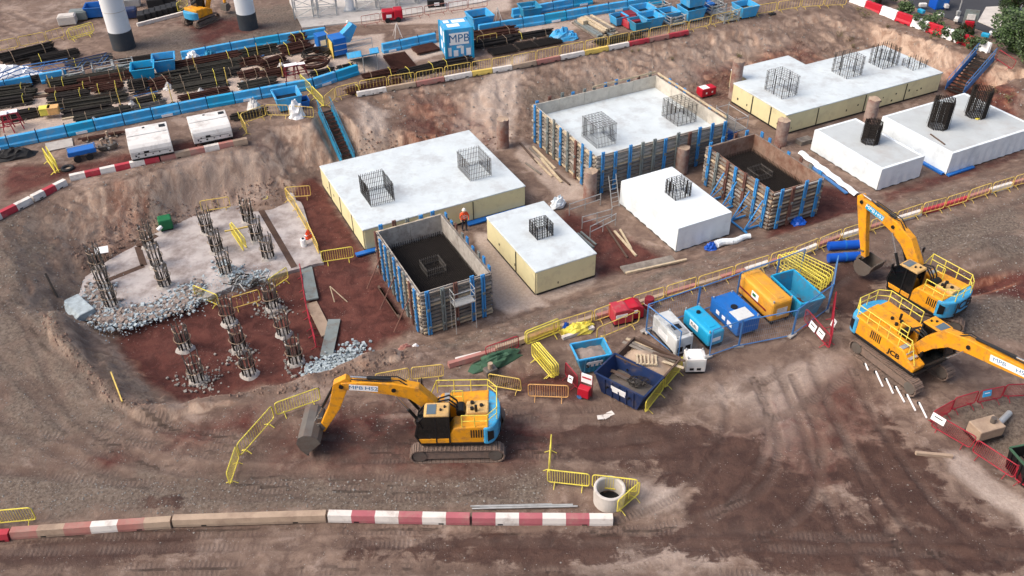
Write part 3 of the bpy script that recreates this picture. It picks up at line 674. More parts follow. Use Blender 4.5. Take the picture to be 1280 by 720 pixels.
square_cage('short dark rebar cage on the small cream sided cap', (660.3, 290.1), (671.7, 300.3), (690.7, 293.8), 1.82, .95, 9, 5, 'rebar', 3, True)
square_cage('tall rebar cage nearer the front of the formwork bordered slab', (728.9, 170), (746, 185.6), (768.9, 178.9), 2.02, 1.7, 13, 3, 'rebar', 0, True)
square_cage('rebar cage on the far right of the formwork bordered slab', (827.8, 144.4), (846.7, 158.2), (870, 152.2), 2.02, 1.5, 13, 3, 'rebargrey', 4, True)
square_cage('short dark cage on the plain white wrapped cap', (830, 241), (844, 251), (860, 243.3), 1.82, 1.1, 9, 5, 'rebar', 3, True)
square_cage('rebar cage on the left end of the L shaped cream cap', (955, 111.6), (976.7, 124), (995.6, 118.9), 1.77, 1.7, 7, 4, 'rebargrey', 2, True)
square_cage('rebar cage in the middle of the L shaped cream cap', (1040, 88.9), (1058, 98.9), (1075.6, 93.3), 1.77, 1.7, 7, 4, 'rebargrey', 2, True)
square_cage('rebar cage at the far back of the L shaped cream cap', (1087, 78), (1103, 86.7), (1120, 81), 1.77, 1.7, 7, 3, 'rebar', 3, False)
square_cage('short starter bars at the right end of the L shaped cream cap', (1126, 82), (1141, 88.4), (1155.6, 83.3), 1.77, .7, 5, 1, 'rebargrey', 2, False)
def rsq(f_, r):
    """point at fraction f_ round a square with clipped corners"""
    a = 2 * math.pi * f_; c, s_ = math.cos(a), math.sin(a); k = r / max(abs(c), abs(s_), .82 * (abs(c) + abs(s_)) / 1.1); return (k * c, k * s_)
def round_cage(label, px, py, zb, h, r):
    x, y = W(px, py, zb)
    t = thing('square_rebar_cage', label, 'rebar cage', (x, y, zb), PSI, 'rebar cages on the pile caps')
    m = MB(); n = 38
    for i in range(n):
        x_, y_ = rsq(i / n, r); m.tube((x_, y_, -.03), (x_, y_, h + random.uniform(-.05, .06)), .042, 4)
    m.build('vertical_bars', 'rebar', t, stuff=True)
    for k in range(int(h / .2)):
        m = MB(); pts = [rsq(i / 16 + 1 / 32, r * 1.06) + (.12 + k * .2,) for i in range(17)]; m.path(pts, .014, 4); m.build('hoop', 'rebar', t)
    m = MB()
    for i in range(8):
        a = 2 * math.pi * (i + .5) / 8; m.tube((r * 1.18 * math.cos(a), r * 1.18 * math.sin(a), -.02), (r * 1.1 * math.cos(a), r * 1.1 * math.sin(a), h * .93), .014, 4)
    m.build('spacer_bars', 'rebar', t, stuff=True)
    return t
round_cage('dense black rebar cage on the smaller grey topped white cap', 1087, 177, 1.72, 1.65, .62)
round_cage('dense black rebar cage on the large right hand cap, nearer its middle', 1172, 158, 1.76, 2.3, .72)
round_cage('dense black rebar cage at the far corner of the large right hand cap', 1219, 144, 1.76, 2.3, .74)
x, y = W(1222, 149, 1.76); tag(MB().box((x, y, 1.82), (.35, .25, .1), .4).build('cable_bag', 'rail', bevel=.03), 'small yellow bag at the foot of a black cage', 'bag')
p, q = W(1163, 168, 1.77), W(1181, 181, 1.77); tag(MB().beam(p + (1.8,), q + (1.8,), .09, .07).build('timber_batten', 'timberdark'), 'dark batten lying on the large right hand white cap', 'batten')

# ------------------------------------------------------------------ formwork boxes
def formwork(label, o, w, d, h, rows, gap, cols, inner, gaps=(), ply='ply'):
    t = thing('formwork_box', label, 'formwork', (o[0], o[1], 0), PSI, 'timber formwork boxes')
    th = .06
    sides = [((0, 0), (w, 0)), ((w, 0), (w, d)), ((w, d), (0, d)), ((0, d), (0, 0))]
    for i, (a, b) in enumerate(sides):
        a, b = Vector(a), Vector(b); L = (b - a).length; e = (b - a) / L; nn = Vector((e.y, -e.x))
        zt = h if i not in gaps else h - .0
        k = max(2, round(L / 2.4))
        for j in range(k):
            p, q = a + e * (L * j / k + .01) - nn * .05, a + e * (L * (j + 1) / k - .01) - nn * .05
            dz = random.uniform(-.05, .03)
            MB().beam((p.x, p.y, (zt + dz) / 2), (q.x, q.y, (zt + dz) / 2), .05, zt + dz).build('plywood_sheet', ply, t)
        for r in range(rows):
            z = .16 + (h - .28) * r / (rows - 1); ex = random.uniform(-.02, .06)
            p, q = a - e * ex + nn * .08, b + e * random.uniform(-.02, .06) + nn * .08
            MB().beam((p.x, p.y, z), (q.x, q.y, z), .11, .11).build('waler', random.choice(['timber', 'timber', 'timber', 'timberpale', 'ply']), t)
        k = max(3, round(L / gap))
        for j in range(k):
            s_ = L * (j + .5 + random.uniform(-.12, .12)) / k; hj = random.uniform(-.12, .16); p = a + e * s_ + nn * .2; mt = cols[(j + i * 3) % len(cols)]
            m = MB()
            for sg in (-1, 1):
                q = p + e * .075 * sg; m.beam((q.x, q.y, .05), (q.x, q.y, h + .2 + hj), .1, .1)
            m.beam(tuple(p) + (h + .05 + hj,), tuple(p) + (h + .15 + hj,), .08, .2).build('soldier', mt, t)
            for z in (.6, h * .62):
                MB().beam((p.x, p.y, z), (p.x + nn.x * .12, p.y + nn.y * .12, z), .16, .16).build('tie_plate', 'formgrey', t)
    return t
fB = formwork('nearest open formwork box full of dark rebar mesh, blue walers on its left', *CAPS['B'], 3.05, 11, .85, ['formblue', 'formgrey', 'formrust', 'formblue', 'formblue', 'formgrey', 'formblue'], 'mesh')
fD = formwork('long formwork box around a white slab, below the far bank', *CAPS['D'], 3.05, 10, 1.05, ['formblue', 'formblue', 'formblue', 'formgrey', 'formgrey', 'formblue', 'formgrey', 'formrust'], 'slab', ply='plypale')
fF = formwork('open formwork box with rust stained inner walls and blue props at its foot', *CAPS['F'], 2.95, 10, 1.0, ['formblue', 'formrust', 'formblue', 'formblue', 'formgrey', 'formrust'], 'mesh', ply='plyrust')
MB().bx(.02, 11.5, .02, 9.55, -.05, 1.98).build('concrete_core', 'concrete', fD)
MB().bx(.06, 11.46, .06, 9.5, 1.96, 2.01).build('curing_sheet', 'capwhite', fD, bevel=.02)
MB().beam((5.5, 9.72, 3.25), (11.6, 9.72, 3.25), .05, .16).build('guard_board', 'timberpale', fD); MB().beam((11.7, 9.6, 3.2), (11.7, .4, 3.2), .05, .16).build('guard_board', 'timberpale', fD)
def mesh_fill(t, w, d, z, cx, cy, cs):
    MB().bx(.03, w - .03, .03, d - .03, -.03, .25).build('shade_dark_concrete', 'timberdark', t)  # blinding concrete, given a dark colour for the shade under the mats
    for name, zz in (('lower_mat', .5), ('added_shade_mat', z - .3), ('added_shade_mat', z - .15), ('upper_mat', z)):  # the two mats below the upper one are added to absorb light
        m = MB(); s_ = .12
        for i in range(int((w - .2) / s_)): m.tube((.12 + i * s_, .1, zz), (.12 + i * s_, d - .1, zz), .024, 4)
        for i in range(int((d - .2) / s_)): m.tube((.1, .12 + i * s_, zz + .035), (w - .1, .12 + i * s_, zz + .035), .024, 4)
        m.build(name, 'rebar', t, stuff=True)
    m = MB()
    for i in range(int((w - .2) / .15)):
        for y in (.1, d - .1): m.tube((.12 + i * .15, y, .1), (.12 + i * .15, y, z + .22), .02, 4)
    for i in range(int((d - .2) / .15)):
        for x in (.1, w - .1): m.tube((x, .12 + i * .15, .1), (x, .12 + i * .15, z + .22), .02, 4)
    for i in range(1, int((w - .4) / .6)):
        for j in range(1, int((d - .4) / .6)): m.tube((i * .6, j * .6, .3), (i * .6, j * .6, z), .02, 4)
    m.build('side_bars', 'rebar', t, stuff=True)
    m = MB(); n = 9; c = [(cx - cs / 2, cy - cs / 2), (cx + cs / 2, cy - cs / 2), (cx + cs / 2, cy + cs / 2), (cx - cs / 2, cy + cs / 2)]
    for i in range(4):
        a, b = Vector(c[i]), Vector(c[(i + 1) % 4])
        for k in range(n): p = a + (b - a) * k / n; m.tube((p.x, p.y, .3), (p.x, p.y, z + .6), .022, 4)
    m.build('starter_bars', 'rebargrey', t, stuff=True)
    for zz in (z + .15, z + .5):
        m = MB()
        for i in range(4): m.tube(c[i] + (zz,), c[(i + 1) % 4] + (zz,), .016, 4)
        m.build('hoop', 'rebargrey', t)
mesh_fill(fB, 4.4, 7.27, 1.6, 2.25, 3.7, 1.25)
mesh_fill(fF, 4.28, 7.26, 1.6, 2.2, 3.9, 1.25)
# access platform on the near end of the first box, raking props at its left side
t = fB
MB().bx(1.7, 3.0, -.95, -.25, 2.05, 2.12).build('access_platform', 'galv', t)
m = MB()
for xx in (1.7, 3.0):
    for yy in (-.95, -.3): m.tube((xx, yy, .1), (xx, yy, 3.0), .025)
for z in (2.55, 3.0): m.path([(1.7, -.3, z), (1.7, -.95, z), (3.0, -.95, z), (3.0, -.3, z)], .022)
m.build('platform_frame', 'galv', t, stuff=True)
for k, yy in enumerate((1.2, 3.6, 6.0)): MB().tube((-.3, yy, 2.0), (-1.5, yy - .2, .05), .04).build('raking_prop', 'formrust', t)
for yy in (2.6, 2.3): MB().beam((-.75, 4.6 - yy, .12), (-.8, 6.9 - yy + 1, .12), .12, .14).build('sole_timber', 'timberdark', t)
for k, yy in enumerate((.6, 2.0, 3.4, 4.8)):      # blue A-frame props at the foot of the third box
    m = MB(); m.tube((-.25, yy, 2.1), (-1.5, yy, .05), .05); m.tube((-.25, yy, .9), (-1.5, yy, .05), .045); m.beam((-.25, yy, .1), (-1.6, yy, .1), .1, .1); m.build('push_pull_prop', 'formblue', fF)
MB().beam((-1.55, 0.2, .1), (-1.55, 5.4, .1), .1, .1).build('prop_rail', 'formblue', fF)
for k, yy in enumerate((1.5, 3.2)):
    MB().tube((11.7, yy, 2.2), (13.3, yy, .05), .05).build('push_pull_prop', 'formblue', fD)
# scaffold stair between the long box and the third box
cx, cy = site(D0, 12.3, .8)
t = thing('scaffold_tower', 'small galvanised scaffold tower with blue box between the formwork boxes', 'scaffold', (cx, cy, 0), PSI)
for xx in (0, 1.2):
    for yy in (-.8, 1.6): MB().tube((xx, yy, 0), (xx, yy, 3.2), .03).build('standard', 'galv', t)
for z in (1.0, 2.0, 3.0):
    MB().path([(0, -.8, z), (1.2, -.8, z), (1.2, 1.6, z), (0, 1.6, z), (0, -.8, z)], .025).build('ledger_ring', 'galv', t)
MB().bx(.05, 1.15, -.7, 1.5, 1.95, 2.0).build('deck', 'timber', t)
MB().tube((0, -.8, .1), (0, 1.6, 2.0), .022).build('brace', 'galv', t); MB().tube((1.2, 1.6, .1), (1.2, -.8, 2.0), .022).build('brace', 'galv', t)
cx, cy = site(D0, 13.6, 2.0); tag(MB().box((cx, cy, .45), (1.0, .8, .9), PSI).build('tool_bin', 'blue', bevel=.05), 'blue bin beside the small scaffold tower', 'bin')

# ------------------------------------------------------------------ cut off trial piles
def pile_stub(px, py, label, h, r=.48):
    x, y = W(px, py, 0)
    t = thing('concrete_pile', label, 'pile', (x, y, 0), random.uniform(0, 6), 'bare concrete piles in the pit')
    m = MB(); n = 18; rows = 7; vs = []
    for k in range(rows + 1):
        for i in range(n):
            a = 2 * math.pi * i / n; rr = r * (1 + random.uniform(-.05, .05)); vs.append((rr * math.cos(a), rr * math.sin(a), -.3 + (h + .3) * k / rows + (random.uniform(-.06, .04) if k == rows else 0)))
    m.add(vs, [(k * n + i, k * n + (i + 1) % n, (k + 1) * n + (i + 1) % n, (k + 1) * n + i) for k in range(rows) for i in range(n)]); m.build('shaft', 'pilecon', t, smooth=True)
    m = MB(); m.add([(0, 0, h + .02)] + vs[-n:], [(0, 1 + i, 1 + (i + 1) % n) for i in range(n)]); m.build('broken_top', 'contan', t)
    return t
pile_stub(629, 184, 'brown concrete pile behind the right corner of the largest white cap', 2.5)
pile_stub(737, 248, 'brown concrete pile at the near corner of the long formwork box', 2.3)
pile_stub(851, 216, 'pale concrete pile between the long formwork box and the white wrapped cap', 2.2)
pile_stub(975, 180, 'brown concrete pile at the near left corner of the L shaped cap', 2.1)
pile_stub(1085, 157, 'tall concrete pile standing against the side of the L shaped cap', 2.4)
pile_stub(917, 122, 'reddish concrete pile at the foot of the bank left of the L shaped cap', 3.4)

# ------------------------------------------------------------------ blinding slab and broken down pile heads in the left pit
sl_px = [(100, 396), (97, 372), (108, 345), (140, 322), (186, 296), (240, 271), (300, 256), (364, 240), (378, 258), (404, 327), (372, 336), (330, 347), (300, 352), (262, 372), (215, 380), (150, 392)]
poly = []
for i, (a, b) in enumerate(zip(sl_px, sl_px[1:] + sl_px[:1])):
    for k in range(4):
        f_ = k / 4; poly.append((a[0] + (b[0] - a[0]) * f_ + random.uniform(-1.6, 1.6), a[1] + (b[1] - a[1]) * f_ + random.uniform(-1.2, 1.2)))
poly = [W(x, y, .16) for x, y in poly]
slab = MB().prism(poly[::-1], -.6, .16).build('blinding_slab', 'blinding'); tag(slab, 'pale concrete blinding slab under the broken down piles', None, kind='structure')
def ribbon(px, w, z, name, mat, th=.012, kind=None, label=None, cat=None):
    m = MB(); pts = [W(x, y, z) for x, y in px]
    for a, b in zip(pts, pts[1:]): m.beam(a + (z,), b + (z,), w, th)
    o = m.build(name, mat); tag(o, label, cat, kind=kind); return o
tr = ribbon([(135, 350), (180, 332), (172, 308), (196, 294)], .42, .167, 'trench', 'brown', kind='structure', label='narrow earth filled trench zigzagging across the pale slab')
tr2 = ribbon([(326, 262), (368, 334)], .42, .167, 'trench', 'brown', kind='structure', label='narrow straight earth trench near the right end of the slab')
def pile_head():
    t = thing('bored_pile', '', 'pile', (0, 0, 0), 0, 'piles with exposed bars in the left pit')
    r = .36; m = MB(); NB = 10
    for i in range(NB):
        a = 2 * math.pi * i / NB; b = a + random.uniform(-.12, .12); rr = r * random.uniform(.95, 1.35); h_ = 1.95 + random.uniform(-.3, .3)
        c = (r * 1.02 * math.cos(a), r * 1.02 * math.sin(a), 1.0)
        m.tube((r * math.cos(a), r * math.sin(a), .1), c, .04, 5); m.tube(c, (rr * math.cos(b), rr * math.sin(b), h_), .034, 5)
    m.build('exposed_bars', 'rebargrey', t, stuff=True)
    m = MB()
    for i in range(0, NB, 2):
        a = 2 * math.pi * i / NB; m.tube((r * math.cos(a), r * math.sin(a), .25), (r * math.cos(a), r * math.sin(a), .95), .055, 6)
    m.build('foam_sleeves', 'rebar', t, stuff=True)
    for z, k in ((.9, 1.35), (1.6, 1.12)):
        m = MB(); m.path([(k * r * math.cos(2 * math.pi * i / 14), k * r * math.sin(2 * math.pi * i / 14), z + .05 * math.sin(i)) for i in range(15)], .028, 4); m.build('hoop', 'rebartan', t)
    m = MB()
    for i in range(0, NB, 3):
        a = 2 * math.pi * i / NB; m.box((1.1 * r * math.cos(a), 1.1 * r * math.sin(a), 1.62), (.07, .07, .1), a)
    m.build('painted_glints', 'paintwhite', t, stuff=True)  # white blocks painted in as glints on the bars at the upper hoop
    m = MB(); prof = [(0, .18), (.3, .22), (.44, .16), (.56, .02), (.6, -.5)]; m.lathe(prof, 14)
    m.v = [(x * random.uniform(.9, 1.1), y * random.uniform(.9, 1.1), z + random.uniform(-.04, .05)) for x, y, z in m.v]
    m.build('concrete_collar', 'concrete', t)
    return t
PH = [((140, 382), 'up', 'leftmost row'), ((131, 358), 'up', 'leftmost row'), ((124, 337), 'up', 'leftmost row'),
      ((207, 357), 'up', 'second row'), ((197, 332), 'up', 'second row'), ((187, 308), 'up', 'second row'),
      ((283, 341), 'up', 'third row'), ((272, 314), 'up', 'third row'), ((260, 290), 'up', 'third row'),
      ((336, 322), 'up', 'fourth row'), ((322, 300), 'up', 'fourth row'), ((311, 276), 'up', 'fourth row'),
      ((248, 476), 'lo', 'left row'), ((232, 436), 'lo', 'left row'),
      ((312, 468), 'lo', 'middle row'), ((300, 437), 'lo', 'middle row'), ((287, 403), 'lo', 'middle row'),
      ((370, 453), 'lo', 'right row'), ((355, 418), 'lo', 'right row'), ((341, 384), 'lo', 'right row')]
pos_ = {}
PILE_XY = []
for (px, py), lv, row in PH:
    k = pos_[(lv, row)] = pos_.get((lv, row), 0) + 1
    where = ('on the pale slab' if lv == 'up' else 'in the red clay')
    x, y, z = (W(px, py, .16) + (.16,)) if lv == 'up' else G3(px, py, -.35)
    PILE_XY.append((x, y, z))
    inst('pile_head', pile_head, f'pile with bare vertical bars {where}, {row}, {nth(k - 1)} from the front', (x, y, z - .05 if lv == 'lo' else .1), random.uniform(0, 6), 'piles with exposed bars in the left pit', (1, 1, 1.0 if lv == 'lo' else .95))
# crushed concrete: many small lumps, one heap each
def lumps(name, label, pts, n, smin, smax, mat, kind='stuff', hz=.12):
    m = MB()
    for _ in range(n):
        x, y, z = random.choice(pts); s_ = random.uniform(smin, smax) * random.uniform(.5, 1); r = pts_r
        x += random.gauss(0, r); y += random.gauss(0, r)
        z = max(gz(x, y), z if z > 0 else -9) + random.uniform(-.02, hz)
        q = [Vector((random.uniform(.6, 1) * a, random.uniform(.6, 1) * b, random.uniform(.5, 1) * c)) * s_ for a in (-1, 1) for b in (-1, 1) for c in (-.7, .7)]
        e = Matrix.Rotation(random.uniform(0, 6), 3, 'Z') @ Matrix.Rotation(random.uniform(-.5, .5), 3, 'X')
        q = [e @ v + Vector((x, y, z)) for v in q]
        m.add(q, [(0, 1, 3, 2), (4, 6, 7, 5), (0, 4, 5, 1), (2, 3, 7, 6), (0, 2, 6, 4), (1, 5, 7, 3)])
    o = m.build(name, mat); tag(o, label, None, kind=kind); return o
pts_r = .42
pp = [W(x, y, .16) + (.16,) for x, y in ((118, 392), (130, 384), (140, 395), (150, 398), (165, 393), (180, 391), (195, 390), (205, 384), (215, 380), (228, 372), (115, 375), (122, 362), (240, 362), (232, 380), (160, 402), (135, 402))]
lumps('rubble', 'broken blue grey concrete along the front edge of the slab', pp, 1500, .04, .14, 'conblue')
lumps('rubble', 'brown soil stained concrete pieces along the front edge of the slab', pp, 900, .03, .2, 'rubble')
pts_r = .75
lumps('crushed_dust', 'fine crushed concrete strewn round the slab edge', pp + [W(x, y, .16) + (.16,) for x, y in ((255, 362), (275, 352), (300, 352), (320, 348), (250, 372))], 2600, .012, .05, 'conblue', hz=.02)
pts_r = .3
lumps('rubble', 'crushed concrete around the right hand piles on the slab', [W(x, y, .16) + (.16,) for x, y in ((283, 343), (295, 340), (275, 332), (300, 352), (310, 350), (322, 345))], 260, .04, .13, 'conblue')
pts_r = .42
lumps('rubble', 'heap of grey broken concrete at the edge of the red pit', [(G3(x, y, .2)) for x, y in ((395, 468), (405, 462), (418, 456), (430, 450), (442, 444), (412, 464))], 750, .04, .15, 'conblue', hz=.35)
pts_r = .5
lumps('rubble', 'crushed concrete around the piles in the red clay', [(G3(x, y, -.35)) for x, y in ((250, 480), (262, 474), (240, 470), (345, 392), (336, 386), (300, 445), (370, 458))], 420, .03, .12, 'stone')
ramp = thing('concrete_ramp', 'pale blue grey concrete block at the left end of the slab', 'concrete block', W(102, 388, .1) + (.05,), PSI + .35)
MB().bx(-.55, .45, -1.1, 1.1, 0, .55).build('block', 'conblue', ramp, bevel=.06); MB().add([(-.55, -1.1, 0), (-1.3, -1.0, 0), (-1.3, 1.0, 0), (-.55, 1.1, 0), (-.55, -1.1, .5), (-.55, 1.1, .5)], [(0, 1, 4), (1, 2, 5, 4), (2, 3, 5), (0, 3, 2, 1), (0, 4, 5, 3)]).build('spill', 'conblue', ramp)

# ------------------------------------------------------------------ excavators
def thick(pts):
    """outline of a plate that follows centre points (x, z, half thickness)"""
    up, dn = [], []
    for i, (x, z, t) in enumerate(pts):
        a = pts[max(i - 1, 0)]; b = pts[min(i + 1, len(pts) - 1)]; dx, dz = b[0] - a[0], b[1] - a[1]; L = math.hypot(dx, dz)
        nx_, nz_ = -dz / L, dx / L; up.append((x + nx_ * t, z + nz_ * t)); dn.append((x - nx_ * t, z - nz_ * t))
    return up + dn[::-1]
def track_belt(m, L, r, w, y):
    n = []; st = L / 2 - r
    per = 4 * st + 2 * math.pi * r; N = 46
    for k in range(N):
        s_ = per * k / N
        if s_ < 2 * st: p, a = (-st + s_, 2 * r), 0
        elif s_ < 2 * st + math.pi * r: t = (s_ - 2 * st) / r; p, a = (st + r * math.sin(t), r + r * math.cos(t)), t
        elif s_ < 4 * st + math.pi * r: q = s_ - 2 * st - math.pi * r; p, a = (st - q, 0), math.pi
        else: t = (s_ - 4 * st - math.pi * r) / r; p, a = (-st - r * math.sin(t), r - r * math.cos(t)), math.pi + t
        m.box((p[0], y, p[1] + .03), (per / N * .9, w, .06), 0, 0, a)
        m.box((p[0] - .0 + math.sin(a) * .045, y, p[1] + .03 + math.cos(a) * .045), (.03, w, .05), 0, 0, a)
def cyl(parent, a, b, r=.075, y=0, split=.55):
    a, b = Vector((a[0], y, a[1])), Vector((b[0], y, b[1])); c = a + (b - a) * split
    o = MB().tube(a, c, r, 10).build('cylinder_barrel', 'black', parent, smooth=False); MB().tube(c, b, r * .6, 8).build('cylinder_rod', 'chrome', o); return o
def excavator(label, loc, yaw, boom, dip, tip, bucket, lower=0., bw=1.6, deck='cabtan', side_text=True, bucket_name='bucket', blue_side=False, tl=0.):
    t = thing('tracked_excavator', label, 'excavator', loc, yaw, 'large yellow excavators')
    car = thing('undercarriage', None, None); car.parent = t; car.rotation_euler = (0, 0, lower)
    for k in ('category', 'label'):
        if k in car: del car[k]
    for y in (-1.2, 1.2):
        m = MB(); track_belt(m, 4.5, .42, .6, y); m.build('track', 'tracksteel', car, stuff=False)['kind'] = 'stuff'
        m = MB(); m.side([(-1.8, .22), (1.8, .22), (1.95, .42), (1.8, .66), (-1.8, .66), (-1.95, .42)], y - .2, y + .2); m.build('track_frame', 'tracksteel', car, bevel=.03)
        for x in (-1.83, 1.83): MB().tube((x, y - .24, .45), (x, y + .24, .45), .34, 16).build('sprocket', 'steel', car)
    m = MB(); m.bx(-1.0, 1.0, -.95, .95, .45, .85); m.build('car_body', 'tracksteel', car, bevel=.06)
    MB().lathe([(0, 1.02), (.75, 1.02), (.75, .84), (0, .84)], 24).build('slew_ring', 'black', car)
    # upper structure, x forward, y to the left
    MB().bx(-1.5 - tl, 1.7, -1.28, 1.28, 1.03, 1.2).build('deck_frame', 'black', t, bevel=.03)
    m = MB(); m.side([(-1.55 - tl, 1.18), (.35, 1.18), (.35, 1.75), (.1, 2.18), (-1.55 - tl, 2.28)], .42, 1.27); m.build('left_house', 'yellow', t, bevel=.07)
    m = MB(); m.side([(-1.55 - tl, 1.18), (1.55, 1.18), (1.62, 1.5), (1.1, 1.72), (.75, 2.1), (-1.55 - tl, 2.28)], -1.27, -.42); m.build('right_house', 'yellow', t, bevel=.07)
    m = MB(); m.side([(-1.55 - tl, 1.18), (-.35, 1.18), (-.35, 1.95), (-.5, 2.36), (-1.55 - tl, 2.42)], -.42, .42); hood = m.build('engine_hood', deck, t, bevel=.07)
    for x, y in ((-.75, .2), (-.75, -.2), (-1.2, 0)): MB().tube((x, y, 2.36), (x, y, 2.5), .09, 10).build('cap', 'black', hood)
    MB().tube((-.95, .33, 2.38), (-.95, .33, 2.75), .07, 10).build('exhaust', 'black', t)
    m = MB()
    for k in range(6): m.bx(-1.35 + k * .12, -1.29 + k * .12, 1.262, 1.285, 1.55, 2.05)
    m.build('left_louvre', 'black', t, stuff=True)
    m = MB()
    for k in range(6): m.bx(-1.35 + k * .12, -1.29 + k * .12, -1.285, -1.262, 1.55, 2.05)
    m.build('right_louvre', 'black', t, stuff=True)
    # rounded counterweight
    arc = [(-1.5 - tl - .62 * math.cos(a) , 1.34 * math.sin(a)) for a in [R(k) for k in range(-90, 91, 12)]]
    m = MB(); m.prism([(-1.3 - tl, -1.34)] + arc + [(-1.3 - tl, 1.34)], 1.12, 2.22); cw = m.build('counterweight', 'cwblue', t, bevel=.09, smooth=False)
    MB().bx(-2.13 - tl, -2.08 - tl, -.55, .55, 1.16, 1.36).build('recess_grille', 'black', cw)
    if side_text: text('JCB', .8, 'black', cw, (-2.128 - tl, 0, 1.82), (R(90), 0, R(-90)), bold=.02, sx=1.2)
    text('JCB', .4, 'black', t, (.25, -1.283, 1.55), (R(90), 0, 0), bold=.014, sx=1.2)
    for s_ in (-1, 1):
        MB().add([(-1.5 - tl, s_ * 1.33, 1.35), (-1.78 - tl, s_ * 1.2, 1.45), (-1.78 - tl, s_ * 1.2, 1.95), (-1.5 - tl, s_ * 1.33, 2.05), (-1.5 - tl, s_ * 1.37, 1.35), (-1.8 - tl, s_ * 1.24, 1.45), (-1.8 - tl, s_ * 1.24, 1.95), (-1.5 - tl, s_ * 1.37, 2.05)], MB.BF).build('side_grille', 'black', cw)
    for yy in (-.3, .0, .2): MB().path([(-.1, yy, 1.9), (.0, yy, 2.5), (.35, yy, 2.85), (.8, yy * .7, 2.75), (1.15, yy * .5, 2.5)], .045, 6).build('hose_loop', 'rubber', t)
    MB().tube((-.2, -.3, 2.2), (-.2, .3, 2.2), .22, 14).build('air_filter', 'black', t)
    # cab
    cab = thing('cab', None, None); cab.parent = t
    for k in ('category', 'label'):
        if k in cab: del cab[k]
    prof = [(.32, 1.2), (1.72, 1.2), (1.95, 1.75), (1.78, 2.55), (1.45, 3.0), (.32, 3.0)]
    MB().side([(x, z) for x, z in prof], .47, 1.27).build('cab_glazing', 'glass', cab, bevel=.03)
    for y in (.45, 1.25):
        for a, b in zip(prof, prof[1:] + prof[:1]): MB().beam((a[0], y + .02, a[1]), (b[0], y + .02, b[1]), .08, .08).build('cab_pillar', 'black', cab)
        MB().beam((.95, y + .02, 1.2), (.95, y + .02, 3.0), .07, .07).build('cab_pillar', 'black', cab)
    MB().side([(.3, 1.16), (1.7, 1.16), (1.84, 1.5), (.3, 1.5)], 1.255, 1.3).build('cab_door_panel', 'yellow', cab, bevel=.01)
    roof = MB().side([(.25, 2.98), (1.5, 2.98), (1.4, 3.08), (.3, 3.1)], .42, 1.32).build('cab_roof', deck, cab, bevel=.04)
    MB().side([(.9, 3.096), (1.34, 3.088), (1.34, 3.1), (.9, 3.112)], .55, 1.2).build('roof_window', 'glassgrey', roof)
    for x, y in ((.5, .75), (.68, .95)): MB().tube((x, y, 3.08), (x, y, 3.17), .06, 8).build('beacon', 'black', roof)
    MB().beam((1.8, .55, 2.45), (1.9, .55, 1.3), .03, .03).build('wiper', 'black', cab)
    for y in (1.42, -1.42):
        MB().path([(1.55, y * .9, 2.2), (1.75, y, 2.6)], .02).build('mirror_arm', 'black', t); MB().box((1.76, y, 2.75), (.06, .18, .3)).build('mirror', 'black', t)
    # guard rails round the engine deck
    rails = [[(-.3, 1.22), (-1.5 - tl, 1.22), (-1.95 - tl, .7), (-1.95 - tl, -.7), (-1.5 - tl, -1.22), (1.0, -1.22)], [(.2, -.46), (-.3, -.46)]]
    for ln in rails:
        for z in (2.6, 2.98):
            MB().path([p + (z,) for p in ln], .023, 6).build('guard_rail', 'rail', t)
        for i, (a, b) in enumerate(zip(ln, ln[1:])):
            L = math.hypot(b[0] - a[0], b[1] - a[1]); k = max(1, round(L / .75))
            for j in range(k + (i == len(ln) - 2)):
                x, y = a[0] + (b[0] - a[0]) * j / k, a[1] + (b[1] - a[1]) * j / k
                MB().tube((x, y, 2.15), (x, y, 2.98), .026, 6).build('rail_post', 'rail', t)
    MB().path([(1.5, -1.2, 1.65), (1.0, -1.22, 2.98)], .026).build('guard_rail', 'rail', t)
    for k in range(3): MB().bx(.95 - k * .28, 1.2 - k * .28, -1.2, -.6, 1.78 + k * .17, 1.81 + k * .17).build('step_plate', 'galv', t)
    # boom, dipper, bucket in the plane y = -.05
    yb = -.05
    bo = MB().side(thick(boom), yb - .24, yb + .24).build('boom', 'yellow', t, bevel=.035)
    d = MB().side(thick(dip), yb - .19, yb + .19).build('dipper', 'yellow', t, bevel=.03)
    fx, fz = boom[0][0], boom[0][1]; tx, tz = boom[-1][0], boom[-1][1]
    mid = boom[len(boom) // 2]
    for s_ in (-1, 1): cyl(t, (1.55, 1.25), (mid[0] - .1, mid[1] - .3), .085, yb + s_ * .36, .6)
    cyl(t, (mid[0] + .1, mid[1] + mid[2] + .12), (dip[0][0] - .1, dip[0][1] + .05), .085, yb, .6)
    MB().path([(boom[1][0], yb + .12, boom[1][1] + boom[1][2] + .08), (mid[0] - .3, yb + .12, mid[1] + mid[2] + .12), (mid[0] + .8, yb + .12, mid[1] + mid[2] + .1), (tx - .5, yb + .12, tz + .35)], .03).build('hose', 'rubber', bo)
    MB().path([(boom[1][0], yb - .12, boom[1][1] + boom[1][2] + .1), (mid[0] - .2, yb - .12, mid[1] + mid[2] + .16), (tx - .7, yb - .12, tz + .3)], .03).build('hose', 'rubber', bo)
    for (x, z) in ((tx, tz), (mid[0], mid[1])): MB().tube((x, yb - .3, z), (x, yb + .3, z), .11, 12).build('pivot_pin', 'black', bo)
    # white decal strip on both boom sides
    i0, i1 = boom[-2], boom[-3] if len(boom) > 4 else boom[-2]
    a, b = Vector((i1[0], i1[1])), Vector((tx, tz)); e = (b - a).normalized(); ang = math.atan2(e.y, e.x); c0, c1 = a + (b - a) * .3, a + (b - a) * .85
